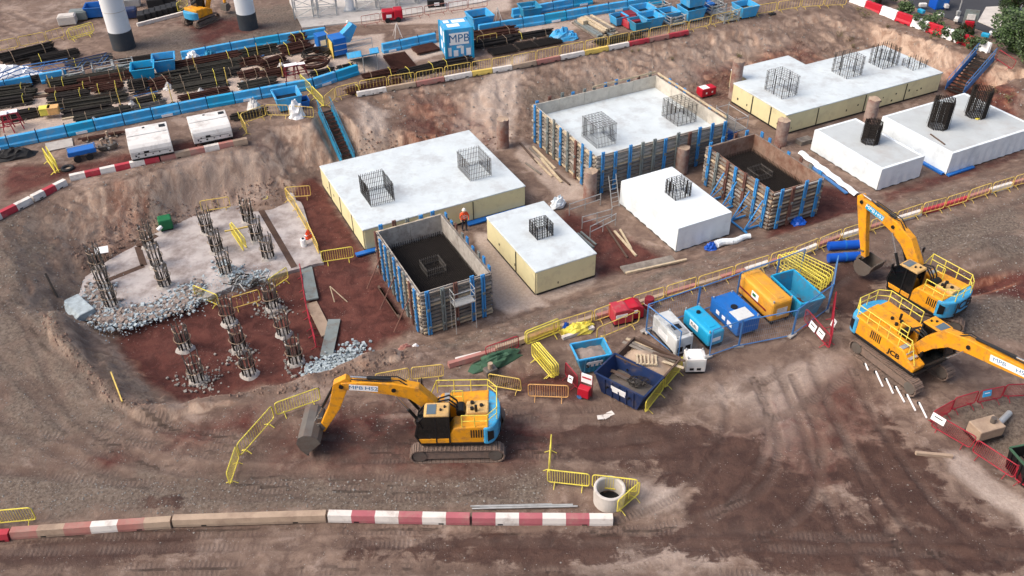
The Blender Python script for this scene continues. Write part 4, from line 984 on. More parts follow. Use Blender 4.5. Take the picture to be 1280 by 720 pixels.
    for sy in (-1, 1):
        y = yb + sy * .246
        q = MB().beam((c0.x, y, c0.y), (c1.x, y, c1.y), .008, .36).build('decal', 'cyan' if blue_side else 'whiteclean', bo)
        mm = (c0 + c1) / 2; L = (c1 - c0).length
        for s2, tx_ in ((-.27, 'MPB'), (.27, 'HS2')):
            s3 = s2 * (1 if sy < 0 else -1); p = mm + e * L * (s3 if True else 0)
            word = tx_
            text(word, .3, 'whiteclean' if blue_side else 'decalblue', bo, (p.x, y + sy * .006, p.y), (R(90), -ang if sy < 0 else ang, 0 if sy < 0 else R(180)), sx=1.25)
    bx0, bz0 = dip[-1][0], dip[-1][1]
    cyl(t, (dip[1][0] + .3, dip[1][1]), (bx0 + .32, bz0 + .45), .065, yb, .6)
    MB().beam((bx0 + .05, yb - .22, bz0 + .4), (bx0 + .42, yb - .22, bz0 + .35), .05, .1).build('link', 'steel', t); MB().beam((bx0 + .05, yb + .22, bz0 + .4), (bx0 + .42, yb + .22, bz0 + .35), .05, .1).build('link', 'steel', t)
    # bucket: curved shell closed by side plates
    bk = thing(bucket_name, None, None, (bx0, yb, bz0)); bk.parent = t
    for k in ('category', 'label'):
        if k in bk: del bk[k]
    bk.rotation_euler = (0, bucket, 0)
    pr_ = [(.0, .1), (.3, .16), (.62, .05), (.85, -.25), (.86, -.6), (.62, -.9), (.2, -1.02), (-.25, -1.0)]
    m = MB(); k = len(pr_); th = .04
    inn = [(x * .94 + .01, z * .94 - .02) for x, z in pr_]
    m.add([(x, -bw / 2, z) for x, z in pr_] + [(x, bw / 2, z) for x, z in pr_] + [(x, -bw / 2, z) for x, z in inn] + [(x, bw / 2, z) for x, z in inn],
          [(i, i + 1, k + i + 1, k + i) for i in range(k - 1)] + [(2 * k + i, 3 * k + i, 3 * k + i + 1, 2 * k + i + 1) for i in range(k - 1)] + [(k - 1, 2 * k - 1, 4 * k - 1, 3 * k - 1), (0, 2 * k, 3 * k, k)])
    m.build('shell', 'steel', bk)
    for s_ in (-1, 1): m = MB(); m.side(pr_[::-1], s_ * bw / 2 - .02, s_ * bw / 2 + .02); m.build('side_plate', 'steel', bk)
    for s_ in (-.18, .18): MB().side([(-.08, -.12), (.5, .1), (.45, .32), (.05, .3)], s_ - .03, s_ + .03).build('ear', 'steel', bk)
    MB().beam((-.25, -bw / 2, -1.0), (-.25, bw / 2, -1.0), .2, .05).build('cutting_edge', 'steel', bk)
    if bw < 1.5:
        for j in range(5): MB().beam((-.25, -bw / 2 + bw * (j + .5) / 5, -1.0), (-.5, -bw / 2 + bw * (j + .5) / 5, -1.0), .1, .06).build('tooth', 'steel', bk)
    return t
boom_flat = [(.55, 1.5, .24), (1.2, 2.55, .34), (1.95, 3.42, .42), (2.9, 3.72, .37), (4.2, 3.92, .3), (5.35, 4.0, .2)]
excavator('yellow excavator with blue counterweight, arm stretched left to a wide ditching bucket', (-2.78, 30.85, 1.0), math.pi, boom_flat, [(5.0, 4.35, .16), (5.4, 3.95, .36), (5.85, 2.6, .27), (6.7, 1.0, .16)], None, -1.0, 0, 2.1)
excavator('yellow excavator at right with raised arm, vertical dipper and blue tail, behind another', (24.0, 40.5, 1.0), math.atan2(3.5, -2.3), [(.55, 1.5, .24), (1.25, 2.7, .34), (2.1, 3.75, .42), (3.1, 4.25, .37), (4.4, 4.6, .3), (5.45, 4.75, .2)], [(5.75, 5.05, .16), (5.45, 4.6, .34), (5.0, 3.0, .26), (4.45, 1.3, .16)], None, 1.25, .5, 1.2, blue_side=True)
excavator('nearest yellow excavator at right with boxed rails, arm reaching out of view', (21.0, 35.85, 1.0), math.atan2(-.868, .497), [(.55, 1.5, .26), (1.3, 2.65, .36), (2.1, 3.5, .45), (3.3, 3.85, .4), (5.4, 4.2, .34), (7.1, 4.5, .22)], [(6.9, 4.9, .16), (7.2, 4.45, .36), (7.9, 2.9, .27), (8.5, 1.0, .16)], None, .4, -.03, 1.4, deck='yellow', tl=.95)
def mini_excavator():
    x, y, = W(252, 28, NZ)
    t = thing('mini_excavator', 'small yellow tracked digger parked beyond the blue barriers', 'excavator', (x, y, NZ), R(58))
    for s_ in (-1, 1):
        m = MB(); track_belt(m, 2.9, .32, .42, s_ * .8); m.build('track', 'tracksteel', t)['kind'] = 'stuff'
        MB().bx(-1.1, 1.1, s_ * .8 - .15, s_ * .8 + .15, .15, .5).build('track_frame', 'steel', t)
    MB().bx(-.7, .7, -.7, .7, .4, .72).build('car_body', 'black', t)
    m = MB(); m.side([(-1.0, .75), (.9, .75), (.9, 1.2), (.2, 1.5), (-1.0, 1.6)], -.85, .85); m.build('house', 'yellow', t, bevel=.08)
    m = MB(); m.prism([(-.9, -.9)] + [(-1.0 - .45 * math.cos(a), .9 * math.sin(a)) for a in [R(k) for k in range(-90, 91, 18)]] + [(-.9, .9)], .72, 1.35); m.build('counterweight', 'cwblue', t, bevel=.05)
    MB().side([(-.1, 1.3), (.85, 1.0), (.9, 1.9), (.7, 2.5), (-.1, 2.5)], .0, .8).build('cab_glazing', 'glass', t, bevel=.03)
    MB().bx(-.15, .8, -.05, .85, 2.5, 2.6).build('cab_roof', 'yellow', t, bevel=.03)
    MB().side(thick([(.8, 1.0, .18), (1.3, 2.0, .2), (2.0, 2.7, .22), (3.2, 2.6, .14)]), -.35, -.1).build('boom', 'yellow', t, bevel=.02)
    MB().side(thick([(3.1, 2.8, .12), (3.3, 2.4, .16), (3.0, 1.0, .1)]), -.33, -.12).build('dipper', 'yellow', t, bevel=.02)
    MB().side([(2.8, .95), (3.2, 1.0), (3.4, .6), (3.1, .25), (2.7, .3)], -.6, .15).build('bucket', 'steel', t, bevel=.02)
mini_excavator()

# ------------------------------------------------------------------ containers, generators and skips
def quad(a, b, c, z):
    A, B, Cc = Vector(W(*a, z)), Vector(W(*b, z)), Vector(W(*c, z))
    L, w = (B - A).length, (Cc - B).length; e = (B - A) / L; ang = math.atan2(e.y, e.x)
    n = Vector((-e.y, e.x))
    if n.dot(Cc - B) < 0: n = -n
    ctr = (A + B) / 2 + n * w / 2
    return ctr.x, ctr.y, ang, L, w
def genset(name, label, cat, a, b, c, h, mat, lid, rnd=.08, z0=SZ, extra=None):
    x, y, ang, L, w = quad(a, b, c, z0 + h)
    t = thing(name, label, cat, (x, y, gz(x, y)), ang); h = z0 + h - gz(x, y)
    MB().bx(-L / 2, L / 2, -w / 2, w / 2, .16, h).build('body', mat, t, bevel=rnd, seg=3 if rnd > .1 else 2)
    for s_ in (-1, 1): MB().bx(-L / 2 + .05, L / 2 - .05, s_ * w * .36 - .07, s_ * w * .36 + .07, 0, .17).build('skid', 'black', t)
    for sx in (-1, 1):
        for sy in (-1, 1): MB().tube((sx * (L / 2 - .1), sy * (w / 2 - .1), h - .02), (sx * (L / 2 - .1), sy * (w / 2 - .1), h + .12), .05, 8).build('lifting_eye', 'galv', t)
    if extra: extra(t, L, w, h)
    return t
def ex_white(t, L, w, h):
    MB().bx(-.1, L / 2 - .25, -w / 2 + .15, w / 2 - .15, h - .01, h + .05).build('roof_hatch', 'galv', t, bevel=.015); MB().bx(.1, .5, -.25, .25, h + .04, h + .08).build('vent', 'black', t)
    for k in range(2): MB().bx(L / 2 - .01, L / 2 + .02, -.42 + k * .5, -.1 + k * .5, .35, .7).build('control_panel', 'black', t)
    MB().bx(-.6, .4, -w / 2 - .012, -w / 2 + .01, .5, .9).build('name_plate', 'whiteclean', t)
    MB().bx(-L / 2 + .2, -L / 2 + .8, w / 2 - .01, w / 2 + .02, .3, .9).build('louvre', 'black', t)
    MB().bx(-L / 2 + .2, L / 2 - .2, -w / 2 - .02, -w / 2 + .01, .2, .3).build('door_seam', 'black', t)
genset('generator', 'white generator at the left end of the blue mesh compound', 'generator', (816.5, 393), (846, 425.5), (866, 417), 1.3, 'gengrey', None, .07, extra=ex_white)
def ex_cyan(t, L, w, h):
    p = MB().bx(-.55, .25, -w / 2 - .012, -w / 2 + .01, .55, .95).build('name_plate', 'whiteclean', t); text('FUEL', .26, 'black', p, (-.15, -w / 2 - .016, .74), (R(90), 0, 0))
    MB().bx(L / 2 - .01, L / 2 + .012, -.35, .25, .5, .75).build('name_plate', 'whiteclean', t)
    MB().bx(.25, .8, -.2, .2, h - .01, h + .03).build('hatch', 'cyan', t, bevel=.01); MB().tube((-.6, 0, h), (-.6, 0, h + .1), .12, 12).build('filler_cap', 'black', t)
genset('fuel_tank', 'cyan fuel tank with rounded top between the white and the blue units', 'tank', (854.5, 386), (887, 418), (906.5, 410), 1.15, 'cyan', None, .16, extra=ex_cyan)
def ex_blue(t, L, w, h):
    MB().bx(L * .1, L / 2 - .15, -w / 2 + .1, w / 2 - .3, h - .01, h + .06).build('lid', 'gengrey', t, bevel=.015); MB().tube((0, -.1, h), (0, -.1, h + .07), .2, 14).build('hatch_ring', 'black', t)
    for k in range(2): MB().bx(-.7 + k * .55, -.4 + k * .55, -w / 2 - .012, -w / 2 + .01, .45, .7).build('name_plate', 'whiteclean', t)
    MB().bx(.35, .8, -w / 2 - .012, -w / 2 + .01, .4, .7).build('name_plate', 'whiteclean', t)
    for s_ in (-1, 1): MB().bx(-L / 2, L / 2, s_ * (w / 2 - .04) - .04, s_ * (w / 2 - .04) + .04, h - .02, h + .05).build('top_rail', 'blue', t)
genset('storage_tank', 'royal blue box tank with grey lid beside the cyan fuel tank', 'tank', (889, 372), (923.4, 404.4), (946, 391.7), 1.1, 'blue', None, .05, extra=ex_blue)
def ex_bow(t, L, w, h):
    MB().bx(-L / 2 + .2, L / 2 - .5, -w / 2 - .015, -w / 2 + .01, h * .42, h * .5).build('side_stripe', 'darkred', t)
    MB().bx(-.3, .35, -w / 2 - .02, -w / 2 + .01, h * .5, h * .78).build('name_plate', 'whiteclean', t); MB().bx(-.2, .1, -w / 2 - .03, -w / 2 + .01, h * .6, h * .72).build('hazard_sticker', 'green', t)
    MB().bx(L / 2 - .01, L / 2 + .015, -.35, .35, h * .35, h * .7).build('cabinet_door', 'white', t, bevel=.01)
    MB().bx(-L / 2 + .3, L / 2 - .3, -.25, .25, h - .02, h + .03).build('top_ridge', 'bowser', t, bevel=.02)
genset('fuel_bowser', 'big mustard yellow bowser in the blue mesh compound', 'bowser', (924.8, 341), (967, 380.5), (988, 369), 1.5, 'bowser', None, .2, extra=ex_bow)
def ex_small(t, L, w, h):
    for k in range(2): MB().bx(-.32 + k * .38, -.1 + k * .38, -w / 2 - .02, -w / 2 + .01, .3, .45).build('socket', 'black', t)
    MB().bx(-L / 2 + .1, L / 2 - .1, -w / 2 - .012, -w / 2 + .01, .55, h - .15).build('door', 'gengrey', t)
    MB().bx(-.35, .35, -.3, .4, h - .01, h + .03).build('hatch', 'whiteclean', t, bevel=.01)
genset('small_generator', 'small white box generator standing outside the compound fence', 'generator', (858.5, 450), (884, 449.5), (885, 436), 1.0, 'white', None, .05, extra=ex_small)
def skip(name, label, a, b, c, h, mat, rim, taper, fill=None, plate=True, z0=SZ):
    x, y, ang, L, w = quad(a, b, c, z0 + h)
    t = thing(name, label, 'skip', (x, y, gz(x, y)), ang); h = z0 + h - gz(x, y)
    l2, w2 = L / 2 - taper, w / 2 - .12; o = [(-l2, -w2, .08), (l2, -w2, .08), (l2, w2, .08), (-l2, w2, .08), (-L / 2, -w / 2, h), (L / 2, -w / 2, h), (L / 2, w / 2, h), (-L / 2, w / 2, h)]
    i_ = [(-l2 + .05, -w2 + .05, .14), (l2 - .05, -w2 + .05, .14), (l2 - .05, w2 - .05, .14), (-l2 + .05, w2 - .05, .14), (-L / 2 + .06, -w / 2 + .06, h), (L / 2 - .06, -w / 2 + .06, h), (L / 2 - .06, w / 2 - .06, h), (-L / 2 + .06, w / 2 - .06, h)]
    m = MB(); m.add(o + i_, [(0, 3, 2, 1), (0, 1, 5, 4), (1, 2, 6, 5), (2, 3, 7, 6), (3, 0, 4, 7), (8, 9, 10, 11), (8, 12, 13, 9), (9, 13, 14, 10), (10, 14, 15, 11), (11, 15, 12, 8), (4, 5, 13, 12), (5, 6, 14, 13), (6, 7, 15, 14), (7, 4, 12, 15)])
    m.build('shell', mat, t)
    for p, q in ((4, 5), (5, 6), (6, 7), (7, 4)): MB().beam(o[p], o[q], .09, .09).build('rim_rail', rim, t)
    for s_ in (-1, 1):
        for k in range(5):
            xx = -l2 + 2 * l2 * (k + .5) / 5; MB().beam((xx, s_ * (w2 + .03), .1), (xx, s_ * (w / 2 + .03), h - .06), .08, .05).build('rib', mat, t)
        for sx in (-1, 1): MB().tube((sx * L * .22, s_ * (w / 2), h * .6), (sx * L * .22, s_ * (w / 2 + .14), h * .6), .06, 8).build('lifting_lug', 'black', t)
    if plate:
        MB().add([(-.45, -w2 - .085, h * .45), (.45, -w2 - .085, h * .45), (.45, -w / 2 - .055, h * .8), (-.45, -w / 2 - .055, h * .8), (-.45, -w2 - .06, h * .45), (.45, -w2 - .06, h * .45), (.45, -w / 2 - .03, h * .8), (-.45, -w / 2 - .03, h * .8)], MB.BF).build('name_plate', 'whiteclean', t)
    if fill:
        k, zf, mt = fill; n = 10; m = MB(); vs = []
        for i in range(n + 1):
            for j in range(n + 1):
                u_, v_ = i / n, j / n; bulge = math.sin(u_ * math.pi) * math.sin(v_ * math.pi); f_ = .5 + zf / h * .5
                vs.append(((-l2 * (1 - zf / h) - L / 2 * zf / h + .05) * (1 - 2 * u_), (-w2 * (1 - zf / h) - w / 2 * zf / h + .05) * (1 - 2 * v_), zf - .12 + bulge * k + random.uniform(-.05, .05)))
        m.add(vs, [(i * (n + 1) + j, (i + 1) * (n + 1) + j, (i + 1) * (n + 1) + j + 1, i * (n + 1) + j + 1) for i in range(n) for j in range(n)])
        o_ = m.build('contents', mt, t, smooth=True); o_['kind'] = 'stuff'
    return t, L, w, h
skip('tipping_skip', 'light blue tipping skip filled with crushed rubble', (723, 451), (764.6, 443), (749, 424), 1.15, 'tealskip', 'sky', .3, (.2, .95, 'rubble'))
s2, L2, w2_, h2 = skip('builders_skip', 'dark navy skip with bent wire and debris, nearest the camera', (743.4, 466), (805, 497), (830.6, 472), 1.3, 'navy', 'navy', .4, (.15, .6, 'steel'))
s3, L3, w3_, h3 = skip('builders_skip', 'mud brown skip piled with waste timber behind the navy one', (770, 444.5), (829, 472), (853, 449), 1.25, 'brown', 'timberdark', .4, (.45, 1.05, 'contan'), False)
s4, *_ = skip('builders_skip', 'empty bright teal skip in the far corner of the compound', (964, 345), (1002, 380.5), (1022, 366), 1.3, 'tealskip', 'cyan', .25, (.02, .25, 'brown'), False)
def waste(px, py, label, L, ang, z, mat, w=.18, name='waste_board'):
    x, y = W(px, py, z); m = MB(); m.box((0, 0, 0), (L, w, .04)); o = m.build(name, mat); o.location = (x, y, z); o.rotation_euler = (random.uniform(-.15, .15), random.uniform(-.1, .1), ang); tag(o, label, 'board', 'waste timber in the brown skip'); return o
for k, (px, py, L, a, mt) in enumerate([(808, 432, 2.4, -.55, 'timberpale'), (817, 440, 2.6, -.6, 'timber'), (830, 452, 2.2, -.5, 'timberpale'), (798, 436, 2.0, -.7, 'timber'), (836, 446, 1.8, -.45, 'timberdark'), (822, 434, 2.2, -.65, 'timberdark')]):
    waste(px, py, f'loose waste board in the brown skip, {nth(k)} one', L, a, 2.1 + k * .03, mt)
x, y = W(808, 450, 2.3); t = thing('pallet', 'slatted wooden pallet thrown on the timber waste', 'pallet', (x, y, 2.36), -.1)
for k in range(6): MB().box((-.5 + k * .2, 0, 0), (.09, .75, .03)).build('slat', 'timberpale', t)
for yy in (-.34, .34): MB().box((0, yy, -.05), (1.15, .09, .07)).build('stringer', 'timberpale', t)
t = thing('wire_scrap', 'tangled scrap wire lying in the navy skip', 'wire', W(797, 480, 1.65) + (1.65,), 0)
for k in range(9):
    m = MB(); r = random.uniform(.25, .6); a0 = random.uniform(0, 6); pts = [(r * math.cos(a0 + i * .5) + random.uniform(-.1, .1), r * .7 * math.sin(a0 + i * .5), random.uniform(0, .3)) for i in range(9)]; m.path(pts, .018, 4); m.build('strand', 'rebar', t)

# blue pipes by the far bucket
for k, (a, b, z, lb) in enumerate((((1036, 306), (1077, 303.5), .32, 'blue plastic pipe length, farther of two beside the excavator bucket'), ((1036, 321), (1078, 318), .32, 'blue plastic pipe length, nearer of two beside the excavator bucket'))):
    p, q = W(*a, SZ + .35), W(*b, SZ + .35); L = math.hypot(q[0] - p[0], q[1] - p[1])
    t = thing('plastic_pipe', lb, 'pipe', ((p[0] + q[0]) / 2, (p[1] + q[1]) / 2, gz(*p) + .3), math.atan2(q[1] - p[1], q[0] - p[0]), 'blue pipes by the excavator')
    m = MB(); n = 20
    for r, x0, x1 in ((.29, -L / 2, L / 2), (.25, -L / 2, L / 2)):
        pass
    vs = []
    for x_, r in ((-L / 2, .25), (-L / 2, .29), (L / 2, .29), (L / 2, .25)): vs += [(x_, r * math.cos(2 * math.pi * i / n), r * math.sin(2 * math.pi * i / n)) for i in range(n)]
    m.add(vs, [(j * n + i, j * n + (i + 1) % n, ((j + 1) % 4) * n + (i + 1) % n, ((j + 1) % 4) * n + i) for j in range(4) for i in range(n)]); m.build('wall', 'pipeblue', t, smooth=False)
    m = MB(); m.tube((-L / 2 - .02, 0, 0), (-L / 2 + .3, 0, 0), .245, n); m.build('end_plug', 'pipeblue', t); MB().lathe([(.29, -.06), (.31, -.06), (.31, .06), (.29, .06)], 20).build('socket_ring', 'blue', t).rotation_euler = (0, R(90), 0)
# concrete manhole ring in the foreground
x, y, z = G3(761, 626)
t = thing('manhole_ring', 'precast concrete manhole ring standing inside the yellow barriers', 'concrete ring', (x, y, z), 0)
MB().lathe([(.58, 0), (.72, 0), (.74, .9), (.70, .94), (.62, .94), (.58, .88), (.58, 0)], 36).build('ring_wall', 'conpale', t, smooth=False)
MB().lathe([(0, .04), (.58, .04)], 24).build('black_disc', 'black', t)  # flat black disc across the foot of the ring

# ------------------------------------------------------------------ barriers and fences
def crowd_barrier(mat, bars=17, L=2.2, H=1.05):
    def mk():
        t = thing('crowd_barrier', '', 'barrier', (0, 0, 0), 0)
        m = MB(); r = .13; z0, z1 = .22, H; x0, x1 = -L / 2 + .03, L / 2 - .03
        pts = []
        for cx, cz, a0 in ((x1 - r, z1 - r, 0), (x0 + r, z1 - r, 90), (x0 + r, z0 + r, 180), (x1 - r, z0 + r, 270)):
            for k in range(4): a = R(a0 + 30 * k); pts.append((cx + r * math.cos(a), 0, cz + r * math.sin(a)))
        m.path(pts + pts[:1], .03, 6); m.build('frame', mat, t)
        m = MB()
        for k in range(1, bars): x = x0 + (x1 - x0) * k / bars; m.tube((x, 0, z0), (x, 0, z1), .011, 4)
        m.build('infill_bars', mat, t, stuff=True)
        for x in (x0 + .35, x1 - .35):
            m = MB(); m.tube((x, 0, .25), (x, 0, .06), .022); m.tube((x, -.3, .02), (x, 0, .2), .02); m.tube((x, .3, .02), (x, 0, .2), .02); m.build('foot', mat, t)
        return t
    return mk
def barrier_at(p, q, mat, label, group, bars=17, kind='crowd', sc=None):
    L = math.hypot(q[0] - p[0], q[1] - p[1]); x, y = (p[0] + q[0]) / 2, (p[1] + q[1]) / 2
    o = inst(kind + mat + str(bars), crowd_barrier(mat, bars), label, (x, y, gz(x, y) - .01), math.atan2(q[1] - p[1], q[0] - p[0]), group, (L / 2.2, 1, 1))
    zp, zq = gz(*p), gz(*q); o.rotation_euler = (0, -math.atan2(zq - zp, L) * .8, math.atan2(q[1] - p[1], q[0] - p[0])); o.location.z = (zp + zq) / 2
    return o
def chain(px, z0, mat, fmt, group, bars=17, step=2.2, skip_=()):
    pts = [G3(x, y, z0) if z0 < 3 else W(x, y, z0) + (z0,) for x, y in px]; n = 0
    for a, b in zip(pts, pts[1:]):
        L = math.hypot(b[0] - a[0], b[1] - a[1]); k = max(1, round(L / step))
        for j in range(k):
            p = [a[i] + (b[i] - a[i]) * (j + .02) / k for i in (0, 1)]; q = [a[i] + (b[i] - a[i]) * (j + .98) / k for i in (0, 1)]
            jx = random.uniform(-.05, .05); p[1] += jx; q[1] += random.uniform(-.05, .05)
            barrier_at(p, q, mat, fmt.format(nth(n)), group, bars); n += 1
    return n
YB = 'yellow pedestrian barriers'
chain([(288, 612), (300, 575), (345, 524), (403, 503)], SZ, 'rail', 'bright yellow crowd barrier curving round the ditching bucket, {} from the bottom', YB)
chain([(470, 486), (514, 478), (556, 473)], SZ, 'railpale', 'yellow crowd barrier behind the stretched excavator arm, {} from its left end', YB)
chain([(612, 486), (654, 493)], SZ, 'railpale', 'yellow crowd barrier just right of the stretched excavator, {} one', YB)
chain([(659, 498), (712, 500)], SZ, 'railorange', 'orange tinted crowd barrier alone on the mud left of the skips', YB)
chain([(655, 432), (699, 415)], SZ, 'rail', 'dense yellow barrier panel by the end of the red and white kerb', YB, 26)
chain([(657, 434.5), (701, 417)], SZ, 'rail', 'second yellow barrier panel doubled up behind the dense one', YB, 26)
for k in range(4):
    chain([(664 + k * 2.6, 446 - k * .9), (691 + k * 2.6, 478 - k * .9)], SZ, 'rail', 'yellow barrier stacked upright by the skips, %s of the leaning row' % nth(k), YB, 20)
chain([(686, 596), (689, 560)], SZ, 'rail', 'yellow crowd barrier seen end on, left of the manhole ring', YB)
chain([(683, 606), (738, 611), (797, 618)], SZ, 'rail', 'yellow crowd barrier behind the manhole ring, {} from the left', YB)
chain([(799, 620), (770, 645)], SZ, 'rail', 'yellow crowd barrier closing the right side of the manhole ring', YB)
chain([(-12, 658), (50, 652)], SZ, 'rail', 'yellow crowd barrier at the lower left edge of the picture', YB)
chain([(805, 520), (852, 462)], SZ, 'rail', 'yellow crowd barrier beside the navy skip, {} from the front', YB, 20)
chain([(744, 428), (800, 405)], SZ, 'railpale', 'pale yellow crowd barrier behind the light blue skip', YB, 6)
def along(px, z0, step):
    pts = [G3(x, y, z0) if z0 < 3 else W(x, y, z0) + (z0,) for x, y in px]; out = []
    for a, b in zip(pts, pts[1:]):
        L = math.hypot(b[0] - a[0], b[1] - a[1]); k = max(1, round(L / step))
        for j in range(k): out.append(tuple([a[i] + (b[i] - a[i]) * j / k for i in (0, 1)] + [a[i] + (b[i] - a[i]) * (j + 1) / k for i in (0, 1)]))
    return out
SLINE = [(560, 459), (620, 441), (700, 413), (790, 385), (870, 360), (960, 332), (1050, 299), (1150, 268), (1290, 226)]
chain([(690, 421), (790, 388), (870, 363), (960, 335), (1050, 303), (1150, 271), (1290, 229)], SZ, 'railpale', 'pale yellow barrier on the kerb line south of the pit, {} from left', YB, 5)
def kerb(mats, L, name='barrier_block', h=.4, w=.42, top=.3):
    """one long precast unit: painted bands butted end to end"""
    t = thing(name, '', 'kerb', (0, 0, 0), 0); n = len(mats); x = -L / 2
    for i, mt in enumerate(mats):
        m = MB(); x1 = x + L / n; vs = []
        for xx in (x, x1): vs += [(xx, -w / 2, 0), (xx, w / 2, 0), (xx, w / 2, h * .35), (xx, top / 2, h), (xx, -top / 2, h), (xx, -w / 2, h * .35)]
        m.add(vs, [(i_, (i_ + 1) % 6, 6 + (i_ + 1) % 6, 6 + i_) for i_ in range(6)] + [(5, 4, 3, 2, 1, 0), (6, 7, 8, 9, 10, 11)]); m.build('painted_band', mt, t); x = x1
    for sx in (-1, 1): MB().bx(sx * L * .3 - .12, sx * L * .3 + .12, -w / 2 - .004, w / 2 + .004, .02, .1).build('lifting_slot', 'black', t)
    return t
for k, (x0, y0, x1, y1) in enumerate(along(SLINE, SZ, 2.1)):
    mts = [['paintfaded'], ['paintwhite'], ['contan'], ['paintred'], ['paintwhite']]
    mt = 'paintfaded' if k % 2 == 0 else ('contan' if k < 9 else 'paintwhite')
    if k in (16, 17, 21, 24): mt = 'paintred'
    L = math.hypot(x1 - x0, y1 - y0); xc, yc = (x0 + x1) / 2, (y0 + y1) / 2
    o = inst('kerb' + mt, lambda: kerb([mt], 2.0, 'road_barrier', .38, .36, .24), f'{dict(paintfaded="faded red", contan="dusty", paintwhite="white", paintred="red")[mt]} low barrier block in the line south of the pit, {nth(k)} from the left', (xc, yc, gz(xc, yc) - .03), math.atan2(y1 - y0, x1 - x0) + random.uniform(-.03, .03), 'low red and white blocks south of the pit', (L * .97 / 2.0, 1, 1))
    o.rotation_euler = (0, -math.atan2(gz(x1, y1) - gz(x0, y0), L), o.rotation_euler[2])
def long_unit(a, b, z0, mats, label, group, h=.42, w=.46):
    p, q = (G3(*a, z0), G3(*b, z0)) if z0 < 3 else (W(*a, z0) + (z0,), W(*b, z0) + (z0,)); L = math.hypot(q[0] - p[0], q[1] - p[1])
    t = kerb(mats, L - .04, 'concrete_barrier', h, w, w * .72); t.location = ((p[0] + q[0]) / 2, (p[1] + q[1]) / 2, (p[2] + q[2]) / 2 - .03); t.rotation_euler = (0, -math.atan2(q[2] - p[2], L), math.atan2(q[1] - p[1], q[0] - p[0])); tag(t, label, 'barrier', group)
FG = 'long painted concrete barriers'
long_unit((-30, 674), (14, 671), SZ, ['paintred', 'paintred'], 'red end of a concrete barrier at the lower left corner', FG)
long_unit((16, 669), (216, 655), SZ, ['paintfaded', 'contan', 'paintfaded', 'paintwhite', 'paintfaded', 'contan'], 'dusty red and white striped concrete barrier at lower left', FG)
long_unit((218, 653.5), (409, 647.5), SZ, ['contan'] * 2, 'plain tan concrete barrier between the striped ones', FG)
long_unit((411, 647.5), (588, 651), SZ, ['paintwhite', 'paintpink', 'paintwhite', 'paintpink', 'paintwhite', 'paintpink'], 'faded red and white striped concrete barrier below the stretched excavator', FG)
long_unit((590, 651), (766, 652), SZ, ['paintpink', 'paintwhite', 'paintpink', 'paintwhite', 'paintpink', 'paintwhite'], 'faded red and white striped concrete barrier ending at the manhole ring', FG)
for k, (a, b) in enumerate((((590, 637), (722, 634)), ((600, 635), (716, 632)), ((588, 634), (690, 631.5)))):
    p, q = G3(*a), G3(*b); tag(MB().tube((p[0], p[1], p[2] + .07 + .05 * (k % 2)), (q[0], q[1], q[2] + .07), .045, 8).build('scaffold_pole', 'galv'), f'pale pole lying behind the striped barrier, {("nearest", "middle", "farthest")[k]} of three', 'pole', 'poles behind the striped barrier')
long_unit((-40, 292), (40, 252), NZ, ['paintred', 'paintwhite', 'paintred', 'paintwhite'], 'red and white barrier at the left edge above the pile pit', FG)
long_unit((41, 251), (83, 230), NZ, ['paintwhite', 'paintred', 'paintwhite'], 'white and red barrier, second from the left edge above the pile pit', FG)
long_unit((88, 225), (200, 201), NZ, ['paintwhite', 'paintred', 'paintwhite', 'paintred', 'paintwhite', 'paintred'], 'striped barrier in front of the white hooded cabins, left one', FG)
long_unit((201, 200.5), (310, 178), NZ, ['paintfaded', 'contan', 'paintfaded', 'paintwhite', 'paintfaded', 'contan'], 'faded barrier in front of the white hooded cabins, right one', FG)

# yellow barriers and low blocks on the crest of the far bank
NL = 'barriers on the crest of the far bank'
chain([(420, 125), (450, 117), (520, 105), (590, 92), (640, 84), (700, 72), (760, 60)], NZ, 'railpale', 'pale yellow barrier on the far bank crest, {} right of the blue stairs', NL, 8)
chain([(760, 60), (860, 40), (940, 21), (1000, 11), (1058, 5)], NZ, 'railpale', 'yellow barrier on the crest before the blue bins, {} from left', NL, 8)
chain([(377, 107), (406, 137)], NZ, 'rail', 'yellow barrier at the stair head, {} of a pair', NL, 14)
chain([(407, 136), (420, 125)], NZ, 'railpale', 'short yellow barrier closing the right of the stair head', NL, 10)
chain([(310, 172), (303, 158), (334, 147)], NZ, 'railpale', 'pale barrier left of the stair head, {} round the corner', NL, 8)
chain([(334, 147), (393, 148)], NZ, 'railpale', 'pale barrier between the corner and the stairs, {} from the left', NL, 8)
for k, (x0, y0, x1, y1) in enumerate(along([(446, 120.5), (520, 107.5), (590, 94.5), (640, 86.5), (700, 74.5), (760, 62.5), (860, 42.5)], NZ, 2.0)):
    mt = ('paintwhite', 'contan', 'paintfaded', 'paintwhite', 'railpale')[k % 5]
    if k in (11, 13): mt = 'paintred'
    xc, yc = (x0 + x1) / 2, (y0 + y1) / 2; L = math.hypot(x1 - x0, y1 - y0)
    inst('kerb' + mt, lambda: kerb([mt], 2.0, 'road_barrier', .38, .36, .24), f'low {dict(paintfaded="faded red", contan="dusty", paintwhite="white", paintred="bright red", railpale="yellow")[mt]} block under the crest barriers, {nth(k)} from the stairs', (xc, yc, NZ), math.atan2(y1 - y0, x1 - x0), NL, (L * .97 / 2, 1, 1))
